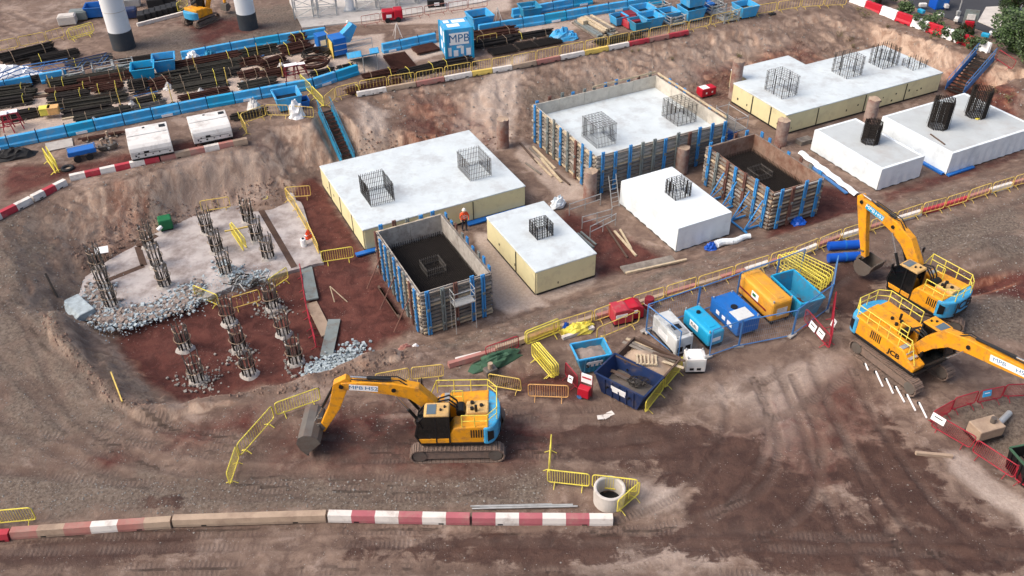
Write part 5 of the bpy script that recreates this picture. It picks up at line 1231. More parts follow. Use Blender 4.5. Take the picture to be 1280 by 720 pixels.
for k in range(9):
    a = [(470, 116), (552, 101), (575, 97), (615, 90), (672, 79), (705, 73), (783, 57), (828, 48), (965, 18)][k]; x, y = W(*a, NZ)
    t = thing('barrier_weight', f'small black rubber weight at the foot of the crest barriers, {nth(k)} from the left', 'weight', (x, y, NZ), PSI, 'rubber feet of the crest barriers'); MB().bx(-.35, .35, -.2, .2, 0, .12).build('block', 'rubber', t, bevel=.03); MB().bx(-.06, .06, -.06, .06, .12, .2).build('socket', 'rubber', t)

# tall water filled barriers, upper right
def water_barrier(mat):
    def mk():
        t = thing('water_barrier', '', 'barrier', (0, 0, 0), 0)
        m = MB(); P = [(-.3, 0), (.3, 0), (.3, .22), (.2, .42), (.14, 1.0), (-.14, 1.0), (-.2, .42), (-.3, .22)]
        vs = [(-.97, y, z) for y, z in P] + [(.97, y, z) for y, z in P]; n = len(P)
        m.add(vs, [(i, (i + 1) % n, n + (i + 1) % n, n + i) for i in range(n)] + [tuple(range(n))[::-1], tuple(range(n, 2 * n))]); m.build('shell', mat, t, bevel=.04)
        for x in (-.5, .5): MB().bx(x - .2, x + .2, -.31, .31, .02, .14).build('fork_slot', 'black', t)
        MB().tube((0, 0, 1.0), (0, 0, 1.05), .07, 8).build('filler_cap', mat, t); MB().tube((.99, 0, .1), (.99, 0, .95), .08, 8).build('hinge_lug', mat, t)
        return t
    return mk
seq = [(W(*a, NR) + W(*b, NR)) for a, b in [((1062 + (1236 - 1062) * k / 9, 5 + 61.5 * k / 9), (1062 + (1236 - 1062) * (k + 1) / 9, 5 + 61.5 * (k + 1) / 9)) for k in range(9)]]
for k, (x0, y0, x1, y1) in enumerate(seq):
    mt = 'brightred' if k % 2 else 'whiteclean'; L = math.hypot(x1 - x0, y1 - y0)
    inst('water' + mt, water_barrier(mt), f'tall {"red" if k % 2 else "white"} plastic barrier at upper right, {nth(k)} from the top', ((x0 + x1) / 2, (y0 + y1) / 2, NR - .03), math.atan2(y1 - y0, x1 - x0), 'tall red and white plastic barriers', (L / 2, 1, .95))

# blue barrier walls either side of the laydown yard
def blue_barrier(mat, plate):
    def mk():
        t = thing('blue_barrier', '', 'barrier', (0, 0, 0), 0)
        m = MB(); P = [(-.3, 0), (.3, 0), (.3, .25), (.2, .34), (.17, .82), (-.17, .82), (-.2, .34), (-.3, .25)]
        vs = [(-.97, y, z) for y, z in P] + [(.97, y, z) for y, z in P]; n = len(P)
        m.add(vs, [(i, (i + 1) % n, n + (i + 1) % n, n + i) for i in range(n)] + [tuple(range(n))[::-1], tuple(range(n, 2 * n))]); m.build('shell', mat, t, bevel=.03)
        MB().tube((.99, 0, .05), (.99, 0, 1.0), .04, 6).build('post', 'navy', t)
        if plate: MB().bx(-.4, .4, -.32, -.3, .04, .24).build('white_plate', 'whiteclean', t); 
        return t
    return mk
def bluewall(px, z, label, off=0):
    for k, (x0, y0, x1, y1) in enumerate(along(px, z, 2.0)):
        pl = (k + off) % 3 == 0; mt = ('sky', 'cyan')[k % 5 == 3]; L = math.hypot(x1 - x0, y1 - y0)
        inst('blueb' + mt + str(pl), blue_barrier(mt, pl), label.format(nth(k)), ((x0 + x1) / 2, (y0 + y1) / 2, z), math.atan2(y1 - y0, x1 - x0) + random.uniform(-.02, .02), 'blue plastic barriers round the laydown yard', (L / 2, 1, 1))
bluewall([(-25, 191), (120, 162), (260, 134), (392, 110), (448, 92)], NZ, 'blue barrier in the near laydown yard wall, {} from the left')
bluewall([(-25, 119), (42, 106)], NZ, 'blue barrier in the far left wall by the trusses, {} from the left')
bluewall([(52, 104), (86, 98)], NZ, 'blue barrier of the far left wall by the tank cages, {} from the left')
bluewall([(228, 76), (320, 59), (408, 45)], NZ, 'blue barrier in the far wall near the piers, {} from the left')
bluewall([(478, 66), (545, 52)], NZ, 'blue barrier left of the printed blue container, {} from the left')
bluewall([(598, 42), (680, 29), (760, 15), (830, 4)], NZ, 'blue barrier in the wall right of the printed container, {} from the left')
bluewall([(640, 22), (740, 4)], NZ, 'blue barrier in the rear row behind the right wall, {} from left')

# blue mesh fence of the generator compound
def mesh_panel():
    t = thing('mesh_fence_panel', '', 'fence', (0, 0, 0), 0); L, H = 3.4, 1.95
    for x in (-L / 2 + .03, L / 2 - .03): MB().tube((x, 0, .05), (x, 0, H), .04, 6).build('post', 'fenceblue', t)
    for z in (.12, H - .02): MB().tube((-L / 2 + .03, 0, z), (L / 2 - .03, 0, z), .034, 6).build('rail', 'fenceblue', t)
    m = MB()
    for k in range(1, 26): x = -L / 2 + L * k / 26; m.tube((x, 0, .12), (x, 0, H), .007, 3)
    for z in (.55, 1.0, 1.45): m.tube((-L / 2, 0, z), (L / 2, 0, z), .0045, 3)
    m.build('wire_infill', 'wire', t, stuff=True)
    MB().bx(-L / 2 - .3, -L / 2 + .3, -.12, .12, 0, .12).build('foot_block', 'concrete', t, bevel=.02)
    return t
k = 0
for name_, px in (('back', [(807, 414), (871, 391), (968, 356), (1000, 343)]), ('front', [(886, 446), (923, 433), (990, 420), (1034, 388)]), ('left', [(807, 415), (848, 448)])):
    for i, (a, b) in enumerate(zip(px, px[1:])):
        p, q = W(*a), W(*b); L = math.hypot(q[0] - p[0], q[1] - p[1]); nseg = max(1, round(L / 3.4))
        for j in range(nseg):
            x, y = p[0] + (q[0] - p[0]) * (j + .5) / nseg, p[1] + (q[1] - p[1]) * (j + .5) / nseg
            k += 1
            inst('meshpanel', mesh_panel, f'blue framed wire mesh panel of the compound {name_}, {nth(i * 2 + j)} from the left', (x, y, gz(x, y)), math.atan2(q[1] - p[1], q[0] - p[0]), 'blue mesh fence of the generator compound', (L / nseg / 3.4, 1, 1))
p, q = W(1034, 388), W(1040, 352); x, y = (p[0] + q[0]) / 2, (p[1] + q[1]) / 2
inst('meshpanel', mesh_panel, 'blue framed wire mesh panel at the right end of the compound', (x, y, gz(x, y)), math.atan2(q[1] - p[1], q[0] - p[0]), 'blue mesh fence of the generator compound', (math.hypot(q[0] - p[0], q[1] - p[1]) / 3.4, 1, 1))
for i in range(6):
    chain([(968 + i * 4.2, 333 - i * .8), (1026 + i * 3.4, 371 - i * 3.2)], SZ, 'rail', f'yellow barrier stored upright behind the teal skip, {nth(i)} row, {{}} panel', YB, 12, step=2.6)

# red plastic fences
RB = 'red plastic barriers'
chain([(1003, 402), (1036, 440)], SZ, 'redmesh', 'red barrier carrying white notices by the excavators, {} from the back', RB, 22)
chain([(1041, 380), (1036, 436)], SZ, 'redmesh', 'red barrier beside the nearest excavator tail, {} from the back', RB, 22)
chain([(1160, 532), (1187, 517), (1218, 507), (1250, 500), (1300, 497)], SZ, 'redmesh', 'red barrier behind the dark sump at right, {} from the left', RB, 24)
chain([(1160, 534), (1212, 566), (1266, 602), (1300, 626)], SZ, 'redmesh', 'red barrier in front of the dark sump at right, {} from the left', RB, 24)
def notice(px, py, z, label, rz, w=.6, h=.42, mat='whiteclean', rx=-.25):
    x, y = W(px, py, z); t = thing('notice_board', label, 'sign', (x, y, z), rz)
    o = MB().box((0, 0, 0), (w, .03, h)).build('board', mat, t, bevel=.006); o.rotation_euler = (rx, 0, 0)
    o2 = MB().box((0, -.02, h * .12), (w * .6, .008, h * .14)).build('printed_line', 'black' if mat == 'whiteclean' else 'whiteclean', t); o2.rotation_euler = (rx, 0, 0)
    return t
d_ = math.atan2(W(1036, 440)[1] - W(1003, 402)[1], W(1036, 440)[0] - W(1003, 402)[0])
notice(1016, 408, 1.75, 'white notice on the red barrier left of the excavators, farther one', d_); notice(1026, 417, 1.75, 'white notice on the red barrier left of the excavators, nearer one', d_)
notice(1042, 404, 1.6, 'small white notice on the red barrier beside the excavator tail', d_, .35, .5)
d2 = math.atan2(W(1212, 566)[1] - W(1160, 534)[1], W(1212, 566)[0] - W(1160, 534)[0])
notice(1173, 524, 1.75, 'white notice on the red barrier in front of the sump', d2, .7, .4); notice(1234, 492, 1.8, 'light blue plate on the red barrier behind the sump', .25, .5, .35, 'sky')
for k, (a, b) in enumerate((((1081, 456), (1090, 474)), ((1094, 466), (1103, 484)), ((1107, 475), (1116, 493)), ((1119, 485), (1130, 504)), ((1133, 495), (1144, 514)), ((1148, 505), (1158, 523)))):
    p, q = G3(*a), G3(*b); t = thing('marker_stake', f'white marker stake beside the nearest excavator track, {nth(k)} from the back', 'stake', (p[0], p[1], p[2]), 0, 'white stakes by the track')
    MB().beam((0, 0, .12), (q[0] - p[0], q[1] - p[1], .03), .07, .06).build('shaft', 'whiteclean', t); MB().box((0, 0, .06), (.14, .14, .12)).build('base', 'rubber', t)
# sump with pump plant in the lower right corner
x, y = W(1230, 540, .9)
t = thing('pump_unit', 'tan topped pump unit inside the red fenced sump', 'pump', (x, y, .75), .3); MB().bx(-.75, .75, -.45, .45, .1, .75).build('body', 'contan', t, bevel=.05); MB().tube((.75, 0, .45), (1.9, .5, .4), .16, 10).build('outlet_pipe', 'galv', t); MB().bx(-.8, .8, -.5, .5, 0, .12).build('skid', 'black', t); MB().tube((.3, 0, .75), (.3, 0, 1.05), .14, 10).build('motor', 'steel', t)
skip('settling_tank', 'dark green black open tank at the right edge in the sump', (1262, 560), (1296, 598), (1340, 554), .9, 'black', 'greenmesh', .1, None, False)

# ------------------------------------------------------------------ stairs down the bank
def stairs(label, top, bot, z1, z0, w, mat, n=12):
    a, b = Vector(W(*top, z1)), Vector(W(*bot, z0)); L = (b - a).length; ang = math.atan2(b.y - a.y, b.x - a.x)
    t = thing('site_stairs', label, 'stairs', (a.x, a.y, z1), ang); H = z1 - z0
    for s_ in (-1, 1):
        MB().beam((-.2, s_ * w / 2, .05), (L, s_ * w / 2, -H + .15), .06, .26).build('stringer', mat, t)
        MB().path([(-.2, s_ * w / 2, 1.05), (0, s_ * w / 2, 1.05), (L, s_ * w / 2, -H + 1.1)], .03, 6).build('handrail', mat, t)
        MB().path([(0, s_ * w / 2, .6), (L, s_ * w / 2, -H + .65)], .022, 6).build('mid_rail', mat, t)
        MB().beam((0, s_ * w / 2, .32), (L, s_ * w / 2, -H + .38), .02, .34).build('side_sheet', mat, t)
        for k in range(5): x_ = L * k / 4; MB().tube((x_, s_ * w / 2, -H * k / 4), (x_, s_ * w / 2, -H * k / 4 + 1.07), .025, 6).build('rail_post', mat, t)
    for k in range(n):
        f_ = (k + .5) / n; MB().bx(L * f_ - .13, L * f_ + .13, -w / 2 + .04, w / 2 - .04, -H * f_ - .02, -H * f_ + .03).build('tread', 'rebarrust' if mat == 'tealskip' else 'rebar', t)
    MB().bx(-1.0, -.05, -w / 2, w / 2, -.02, .04).build('landing', 'timberdark', t)
    return t
stairs('blue site stairs down the bank behind the largest white cap', (407, 140), (437, 208), NZ, .1, 1.05, 'tealskip', 13)
stairs('blue grey site stairs down the bank at upper right by the red barriers', (1230, 72), (1192, 116), NR, .1, 1.6, 'fenceblue', 12)

# ------------------------------------------------------------------ laydown yard: reinforcement
RBG = 'reinforcement bundles in the laydown yard'
def bundle(a, b, w, h, mat, label, nb=None, ties=True, z=NZ):
    p, q = Vector(W(*a, z)), Vector(W(*b, z)); L = (q - p).length
    t = thing('rebar_bundle', label, 'rebar bundle', ((p.x + q.x) / 2, (p.y + q.y) / 2, z), math.atan2(q.y - p.y, q.x - p.x), RBG)
    nb = nb or int(16 + w * 22); m = MB()
    for k in range(nb):
        y = random.gauss(0, w * .28); y = max(-w / 2, min(w / 2, y)); zt = h * (1 - (2 * y / (w + .01)) ** 2) * random.uniform(.15, 1) + .12
        x0, x1 = -L / 2 + random.uniform(-.15, .25), L / 2 + random.uniform(-.3, .2)
        m.tube((x0, y, zt), (x1, y + random.uniform(-.1, .1), zt + random.uniform(-.03, .03)), random.uniform(.035, .055), 5)
    m.build('bars', mat, t, stuff=True)
    for k in range(3 if L > 3 else 2):
        x = -L / 2 + L * (k + .5) / (3 if L > 3 else 2); MB().bx(x - .06, x + .06, -w / 2 - .15, w / 2 + .15, 0, .11).build('bearer', 'timber', t)
    if ties:
        for k in (-.3, .3): MB().path([(L * k, -w / 2 - .02, .12), (L * k, -w * .3, h + .14), (L * k, w * .3, h + .14), (L * k, w / 2 + .02, .12)], .02, 4).build('tie_wire', 'rail' if random.random() < .3 else 'rebartan', t)
    return t
BL = [((-12, 119), (39, 112), .8, .4, 'rebarolive', 'dark bar bundle at the left edge, farthest of three'), ((-12, 127), (46, 119), .8, .45, 'rebarolive', 'dark bar bundle at the left edge, middle of three'), ((-12, 135), (42, 127), .8, .45, 'rebar', 'dark bar bundle at the left edge, nearest of three'),
      ((14, 147), (45, 142), .6, .3, 'rebar', 'short bar bundle by the red trestle at the left'), ((61, 111), (158, 96), .9, .5, 'rebarolive', 'very long olive brown bundle behind the yellow marker posts'), ((60, 121), (118, 112), .8, .5, 'rebarrust', 'rusty bar bundle with a white tag at its left end'),
      ((62, 127), (112, 120), .9, .45, 'rebar', 'black bar bundle left of the red brown one'), ((118, 119), (154, 113), .9, .55, 'rebarrust', 'short red brown bundle in mid yard'), ((62, 138), (160, 123), .9, .45, 'rebarolive', 'long bundle in front of the black one'),
      ((80, 146), (140, 136), .5, .25, 'rebar', 'thin bundle beside the yellow boxes'), ((163, 113), (186, 109), 1.6, .6, 'rebar', 'rounded dark heap of bars below the cyan bin'), ((188, 111), (212, 105), 1.5, .5, 'rebarrust', 'square red brown stack right of the cyan bin'),
      ((214, 107), (282, 95), .9, .45, 'rebarolive', 'grey olive bundle right of the red brown stack'), ((218, 115), (284, 104), .8, .4, 'rebarolive', 'bundle nearest the near blue wall, centre'), ((165, 132), (202, 124), .6, .3, 'rebar', 'dark bars by the near blue wall, left of centre'),
      ((168, 139), (208, 131), .6, .3, 'rebargrey', 'grey bars against the near blue wall'), ((218, 87), (302, 72), .9, .5, 'rebarrust', 'long brown bundle in front of the far blue wall'), ((232, 93), (304, 80), .9, .45, 'rebarolive', 'second long bundle in front of the far blue wall'),
      ((300, 72), (346, 63), 1.0, .5, 'rebarolive', 'olive bundle continuing towards the coils'), ((300, 82), (326, 77), .8, .4, 'rebarrust', 'short bundle left of the coiled bars'), ((352, 68), (384, 61), 1.2, .6, 'rebarrust', 'thick red brown pile by the far wall'),
      ((364, 57), (382, 53), 1.2, .7, 'rebarrust', 'dark brown mound against the far blue wall'), ((326, 86), (356, 77), 1.2, .5, 'rebarrust', 'rust brown bundle in front of the coil'), ((300, 98), (324, 93), .9, .4, 'rebarrust', 'short brown bundle near the near wall'),
      ((326, 98), (358, 91), 1.0, .4, 'rebarrust', 'brown bars left of the purple trestle'), ((390, 97), (417, 91), .8, .35, 'rebar', 'dark bars at the right end of the near wall'), ((424, 90), (442, 86), .7, .35, 'rebar', 'short black bars by the blue hopper'),
      ((3, 80), (68, 64), 1.6, .7, 'rebar', 'big dark heap at upper left behind the trusses'), ((40, 80), (98, 68), 1.0, .4, 'rebar', 'dark bars behind the left tank cages'), ((84, 85), (140, 75), .9, .4, 'rebargrey', 'grey bars behind the right tank cages'),
      ((150, 82), (205, 74), .9, .4, 'rebar', 'dark bundle at the foot of the left pier'), ((60, 105), (96, 98), .5, .3, 'rebarolive', 'narrow bundle tight against the far left wall'),
      ((500, 97), (548, 86), 1.0, .45, 'rebar', 'dark bars behind the crest barriers, left of the mesh mats'), ((548, 86), (590, 78), 1.0, .45, 'rebar', 'dark bars below the printed blue container'), ((590, 50), (644, 41), 1.4, .5, 'rebarrust', 'dark brown bundle right of the printed container'), ((592, 60), (640, 52), 1.2, .4, 'rebar', 'dark bundle behind the loose barrier'),
      ((434, 118), (500, 104), .9, .35, 'rebarrust', 'brown bars right of the stair head'), ((745, 57), (800, 46), .8, .3, 'rebarolive', 'dark bars behind the crest barriers near the timber stack')]
for a, b, w, h, mt, lb in BL: bundle(a, b, w * 1.35, h * 1.2, mt, lb)
def mat_(a, b, c, label, mat, n=14):
    x, y, ang, L, w = quad(a, b, c, NZ + .15)
    t = thing('rebar_mat', label, 'rebar mat', (x, y, NZ), ang, 'welded rebar mats')
    for k, z in enumerate((.12, .24)):
        m = MB()
        for i in range(n): m.tube((-L / 2 + L * i / (n - 1), -w / 2, z), (-L / 2 + L * i / (n - 1), w / 2, z), .03, 4)
        for i in range(n): m.tube((-L / 2, -w / 2 + w * i / (n - 1), z + .05), (L / 2, -w / 2 + w * i / (n - 1), z + .05), .03, 4)
        m.build('mesh_layer', mat, t, stuff=True)
    for s_ in (-1, 1): MB().bx(-L / 2, L / 2, s_ * w * .3 - .06, s_ * w * .3 + .06, 0, .09).build('bearer', 'timberdark', t)
mat_((493, 89), (521, 84), (508, 66), 'large rust brown mesh mat lying left of the printed container', 'rebarrust', 22)
mat_((523, 68), (550, 62), (543, 54.5), 'orange rust mesh mat behind the larger one', 'rebarrust', 18)
mat_((617, 70), (648, 64), (640, 57), 'dark mesh frame behind the crest barriers, left of three', 'rebar', 10); mat_((650, 63), (672, 59), (665, 52), 'dark mesh frame behind the crest barriers, middle of three', 'rebar', 10); mat_((674, 59), (704, 53), (697, 46), 'dark mesh frame behind the crest barriers, right of three', 'rebar', 10)
mat_((395, 66), (406, 63), (400, 55), 'small brown mat on the pale hardstanding', 'rebarrust', 12)
def coil(px, py, r, label, mat):
    x, y = W(px, py, NZ); t = thing('bar_coil', label, 'coil', (x, y, NZ + .1), .4); 
    for k in range(7):
        rr = r * random.uniform(.8, 1.08); m = MB(); m.path([(rr * 1.3 * math.cos(i * .35), rr * math.sin(i * .35), .08 + k * .07) for i in range(19)], .05, 5); m.build('turn', mat, t)
coil(396, 72, 1.0, 'dark coil of bent bars on the hardstanding, farther one', 'rebar'); coil(394, 84, .95, 'dark coil of bent bars on the hardstanding, nearer one', 'rebarrust')

# bins, stillages, bags
def stillage():
    t = thing('stillage', '', 'stillage', (0, 0, 0), 0); L, w, h = 1.25, 1.05, .8
    for sx in (-1, 1):
        for sy in (-1, 1): MB().bx(sx * L / 2 - .05, sx * L / 2 + .05, sy * w / 2 - .05, sy * w / 2 + .05, 0, h + .1).build('corner_post', 'galv', t)
    MB().bx(-L / 2, L / 2, -w / 2, w / 2, .12, .17).build('deck', 'galv', t)
    for z in (.3, .55, .8):
        MB().path([(-L / 2, -w / 2, z), (L / 2, -w / 2, z), (L / 2, w / 2, z), (-L / 2, w / 2, z), (-L / 2, -w / 2, z)], .025, 4).build('side_rail', 'galv', t)
    m = MB()
    for k in range(5): m.box((random.uniform(-.3, .3), random.uniform(-.25, .25), .3 + k * .08), (.7, .12, .12), random.uniform(-.3, .3))
    m.build('fittings', 'formgrey', t, stuff=True)
    return t
SG = 'galvanised stillages'
for k, (px, py, rz, lb) in enumerate([(95, 101, .42, 'galvanised cage at upper left, left of three'), (131, 94, .42, 'galvanised cage at upper left, middle of three'), (157, 90, .42, 'galvanised cage at upper left, beside the cyan bin'), (824, 16, .45, 'galvanised stillage behind the blue bins, left'), (842, 30, .45, 'galvanised stillage near the crest, among the blue bins'), (893, 16, .4, 'galvanised stillage right of the stacked blue bins'), (909, 25, .4, 'galvanised stillage close to the crest barriers, upper right'), (890, 4, .4, 'galvanised stillage at the top edge, upper right')]):
    inst('stillage', stillage, lb, W(px, py, NZ) + (NZ,), rz, SG, (1.25, 1.2, 1.1))
def bin_(mat, inner='black'):
    def mk():
        t = thing('site_bin', '', 'bin', (0, 0, 0), 0)
        b, c, h = .5, .62, .85; o = [(-b, -b, .1), (b, -b, .1), (b, b, .1), (-b, b, .1), (-c, -c, h), (c, -c, h), (c, c, h), (-c, c, h)]; d = .05
        i_ = [(x * .9, y * .9, z + (.06 if z < .5 else 0)) for x, y, z in o]
        m = MB(); m.add(o + i_, [(0, 3, 2, 1), (0, 1, 5, 4), (1, 2, 6, 5), (2, 3, 7, 6), (3, 0, 4, 7), (8, 9, 10, 11), (8, 12, 13, 9), (9, 13, 14, 10), (10, 14, 15, 11), (11, 15, 12, 8), (4, 5, 13, 12), (5, 6, 14, 13), (6, 7, 15, 14), (7, 4, 12, 15)]); m.build('tub', mat, t)
        for s_ in (-1, 1): MB().bx(-.5, .5, s_ * .35 - .08, s_ * .35 + .08, 0, .11).build('skid', 'black', t)
        MB().bx(-.5, .5, -.5, .5, .4, .5).build('contents', inner, t)
        MB().path([(-c, -c, h), (c, -c, h), (c, c, h), (-c, c, h), (-c, -c, h)], .035, 5).build('rim', mat, t)
        return t
    return mk
BG = 'blue bins and tubs'
for k, (px, py, rz, sc, mt, lb) in enumerate([(182, 98, .3, 1.5, 'cyan', 'cyan tub beside the cages at the left pier'), (208, 87, .3, 1.5, 'sky', 'blue bin with white sheet right of the cyan tub'), (121, 20, .2, 1.4, 'blue', 'blue bin beside the left pier near the top'), (361, 134, .4, 1.6, 'sky', 'open blue bin left of the stair head'), (379, 133, .4, .8, 'blue', 'small blue box beside the stair head'),
      (773, 30, .45, 1.1, 'sky', 'blue tub left of the red crates'), (803, 24, .4, 1.5, 'sky', 'blue bin right of the red crates, farther'), (812, 34, .4, 1.5, 'sky', 'blue bin right of the red crates, nearer'), (798, 38, .4, 1.3, 'tealskip', 'pale blue bin just behind the crest barriers'), (835, 26, .4, 1.3, 'sky', 'blue tub between the galvanised stillages'), (863, 24, .4, 1.6, 'sky', 'lower blue bin of the tall stack near the crest'), (880, 14, .4, 1.1, 'blue', 'royal blue bin behind the tall stack'), (930, 20, .4, 1.5, 'sky', 'isolated blue bin with white top at upper right'),
      (600, 34, .4, 1.7, 'sky', 'blue bin right behind the printed container'), (662, 22, .3, 1.5, 'tealskip', 'pale blue bin in front of the rear blue row')]):
    inst('bin' + mt, bin_(mt), lb, W(px, py, NZ) + (NZ,), rz, BG, (sc, sc, sc * .9))
x, y = W(863, 24, NZ); inst('binsky', bin_('sky'), 'upper blue bin of the tall stack near the crest', (x, y, NZ + 1.3), .42, BG, (1.55, 1.5, 1.3))
for k, (px, py, z, lb) in enumerate(((789, 33, 0, 'lower red crate between the blue bins'), (786, 26, .0, 'dark red crate behind the red one'))):
    t = thing('red_crate', lb, 'crate', W(px, py, NZ) + (NZ + z,), .45); mt = ('paintred', 'darkred')[k]
    MB().bx(-.75, .75, -.7, .7, .1, .75).build('box', mt, t, bevel=.04); MB().bx(-.62, .62, -.58, .58, .74, .8).build('lid', 'darkred', t, bevel=.02); MB().bx(-.7, .7, -.6, -.4, 0, .1).build('skid', 'black', t); MB().bx(-.7, .7, .4, .6, 0, .1).build('skid', 'black', t)
# sawn timber stack
x, y = W(742, 36, NZ); t = thing('timber_stack', 'stack of pale sawn timbers fanned out near the crest', 'timber stack', (x, y, NZ), R(118))
for k in range(16):
    i, j = k % 6, k // 6; MB().box((random.uniform(-.3, .3), -1.0 + i * .38 + random.uniform(-.05, .05), .1 + j * .18), (4.6 - j * .4, .26, .14), random.uniform(-.05, .05)).build('plank', random.choice(['timberpale', 'timberpale', 'timber', 'formgrey']), t)
x, y = W(728, 33, NZ); tag(MB().box((x, y, NZ + .35), (.5, 1.0, .7), .5).build('timber_crate', 'timberpale', bevel=.02), 'pale timber crate at the end of the sawn timbers', 'crate')
t = thing('tarpaulin_heap', 'crumpled bright blue tarpaulin by the dark mesh frames', 'tarpaulin', W(703, 48, NZ) + (NZ,), .4)
def crumple(t, rx, ry, h, mat, name='sheet', seed=1):
    rnd = random.Random(seed); m = MB(); n = 14; k = 6; vs = []
    for j in range(k + 1):
        for i in range(n):
            a = 2 * math.pi * i / n; f_ = 1 - j / k; r = (f_ ** .6) * (1 + rnd.uniform(-.22, .22)); vs.append((rx * r * math.cos(a), ry * r * math.sin(a), h * (1 - f_ ** 1.7) * (1 + rnd.uniform(-.3, .3))))
    m.add(vs, [(j * n + i, j * n + (i + 1) % n, (j + 1) * n + (i + 1) % n, (j + 1) * n + i) for j in range(k) for i in range(n)]); return m.build(name, mat, t)
crumple(t, 1.2, .8, .9, 'sky', 'tarpaulin', 3); crumple(t, .7, .5, .5, 'sky', 'fold', 8).location = (.7, -.5, 0)
for k, (px, py, rx, ry, h, mt, lb, cat) in enumerate([(243, 78, .75, .6, .9, 'whiteclean', 'white bulk bag on the far blue wall', 'bag'), (263, 75, .7, .6, .8, 'tealskip', 'blue bulk bag with white top on the far blue wall', 'bag'), (12, 96, 2.2, .9, .9, 'whiteclean', 'white tarpaulin over material at the left edge', 'tarpaulin'), (371, 146, .6, .55, 1.2, 'whiteclean', 'round white bag standing left of the stair head', 'bag'), (318, 136, .5, .5, .8, 'white', 'small white bag on the near blue wall', 'bag'), (17, 196, 1.6, .7, .6, 'rubber', 'black sheet heap in the lower left of the yard', 'sheet'), (60, 158, .1, .1, .1, 'blue', '', '')]):
    if not lb: continue
    x, y = W(px, py, NZ); t = thing('bulk_bag' if cat == 'bag' else 'covered_heap', lb, cat, (x, y, NZ), .3); crumple(t, rx, ry, h, mt, 'sheet', k + 20); MB().bx(-rx * .7, rx * .7, -ry * .6, ry * .6, 0, .12).build('pallet_base', 'timberdark', t)
for k, (px, py, mt) in enumerate(((60, 147, 'rail'), (70, 146, 'railorange'))):
    x, y = W(px, py, NZ); t = thing('yellow_box', ('bright yellow box on bars at the left of the yard', 'orange yellow box beside the bright yellow one')[k], 'box', (x, y, NZ + .3), .3); MB().bx(-.4, .4, -.35, .35, 0, .55).build('tub', mt, t, bevel=.06); MB().bx(-.42, .42, -.37, .37, .5, .6).build('lid', mt, t, bevel=.03)
# printed blue container
x, y, ang, L, w = quad((556, 37.5), (590, 33.5), (574, 23), NZ + 2.7)
t = thing('site_container', 'cube shaped blue container with white MPB print in the laydown yard', 'container', (x, y, NZ), ang); h = 2.7
MB().bx(-L / 2, L / 2, -w / 2, w / 2, .1, h).build('body', 'sky', t, bevel=.04)
for sx in (-1, 1):
    for sy in (-1, 1): MB().bx(sx * L / 2 - .09, sx * L / 2 + .09, sy * w / 2 - .09, sy * w / 2 + .09, 0, h + .04).build('corner_post', 'cyan', t)
pr1 = MB().bx(-L * .36, L * .36, -w / 2 - .016, -w / 2 + .01, h * .48, h * .86).build('print_panel', 'whiteclean', t, label='white printed panel'); text('MPB', 1.0, 'decalblue', pr1, (0, -w / 2 - .024, h * .67), (R(90), 0, 0))
for (a, b, c, d) in ((-.42, -.3, .12, .4), (-.22, -.05, .1, .3), (.05, .16, .16, .42), (.25, .42, .1, .33), (-.1, .1, .36, .44)): MB().bx(L * a, L * b, -w / 2 - .014, -w / 2 + .01, h * c, h * d).build('print_patch', 'whiteclean', t)
for (a, b, c, d) in ((-.4, -.1, .5, .85), (.05, .3, .2, .45), (-.35, -.2, .15, .35), (.1, .4, .6, .85)): MB().bx(-L / 2 - .014, -L / 2 + .01, w * a, w * b, h * c, h * d).build('print_patch', 'whiteclean', t)
for (a, b, c, d) in ((-.35, .1, -.3, .0), (-.1, .38, .1, .38), (-.4, -.2, .15, .4)): MB().bx(L * a, L * b, w * c, w * d, h - .01, h + .016).build('print_patch', 'whiteclean', t)
chain([(596, 60), (622, 55.5)], NZ, 'railpale', 'pale barrier standing loose right of the printed container', NL, 3)
# white hooded cabins
def hooded(a, b, c, label):
    x, y, ang, L, w = quad(a, b, c, NZ + 1.55)
    t = thing('hooded_cabin', label, 'cabin', (x, y, NZ), ang, 'white hooded units on legs')
    prof = [(-w / 2, .5), (-w / 2, 1.05), (-w * .47, 1.3), (-w * .4, 1.46), (-w * .28, 1.54), (w * .42, 1.6), (w / 2, 1.5), (w / 2, .5)]
    n = len(prof); vs = [(-L / 2, yy, zz) for yy, zz in prof] + [(L / 2, yy, zz) for yy, zz in prof]
    MB().add(vs, [(i, (i + 1) % n, n + (i + 1) % n, n + i) for i in range(n)] + [tuple(range(n))[::-1], tuple(range(n, 2 * n))]).build('hood', 'white', t, bevel=.03)
    for k in range(6):
        for yy in (-w * .42, w * .42): MB().bx(-L / 2 + .1 + (L - .2) * k / 5 - .05, -L / 2 + .1 + (L - .2) * k / 5 + .05, yy - .05, yy + .05, 0, .56).build('leg', 'black', t)
    MB().bx(-L / 2, L / 2, -w / 2, w / 2, .45, .56).build('base_frame', 'black', t)
    for xx, zz, sx_, sz_ in ((-.38, .75, .1, .1), (-.3, .9, .1, .1), (-.33, .65, .12, .07), (-.12, .95, .34, .14), (-.16, .72, .12, .12), (.02, .74, .08, .08), (.18, .78, .08, .08), (.42, .7, .1, .08), (.0, .86, L * .8, .02)):
        MB().bx(xx * L - sx_ / 2, xx * L + sx_ / 2, -w / 2 - .015, -w / 2 + .01, zz - sz_ / 2, zz + sz_ / 2).build('port', 'black', t)
    MB().bx(L * .3, L * .45, w * .2, w * .34, 1.57, 1.61).build('roof_vent', 'black', t); MB().bx(-L * .1, -L * .04, w * .3, w * .36, 1.57, 1.61).build('roof_vent', 'black', t); MB().bx(-L * .48, L * .48, -w * .02, w * .0, 1.555, 1.59).build('roof_seam', 'galv', t)
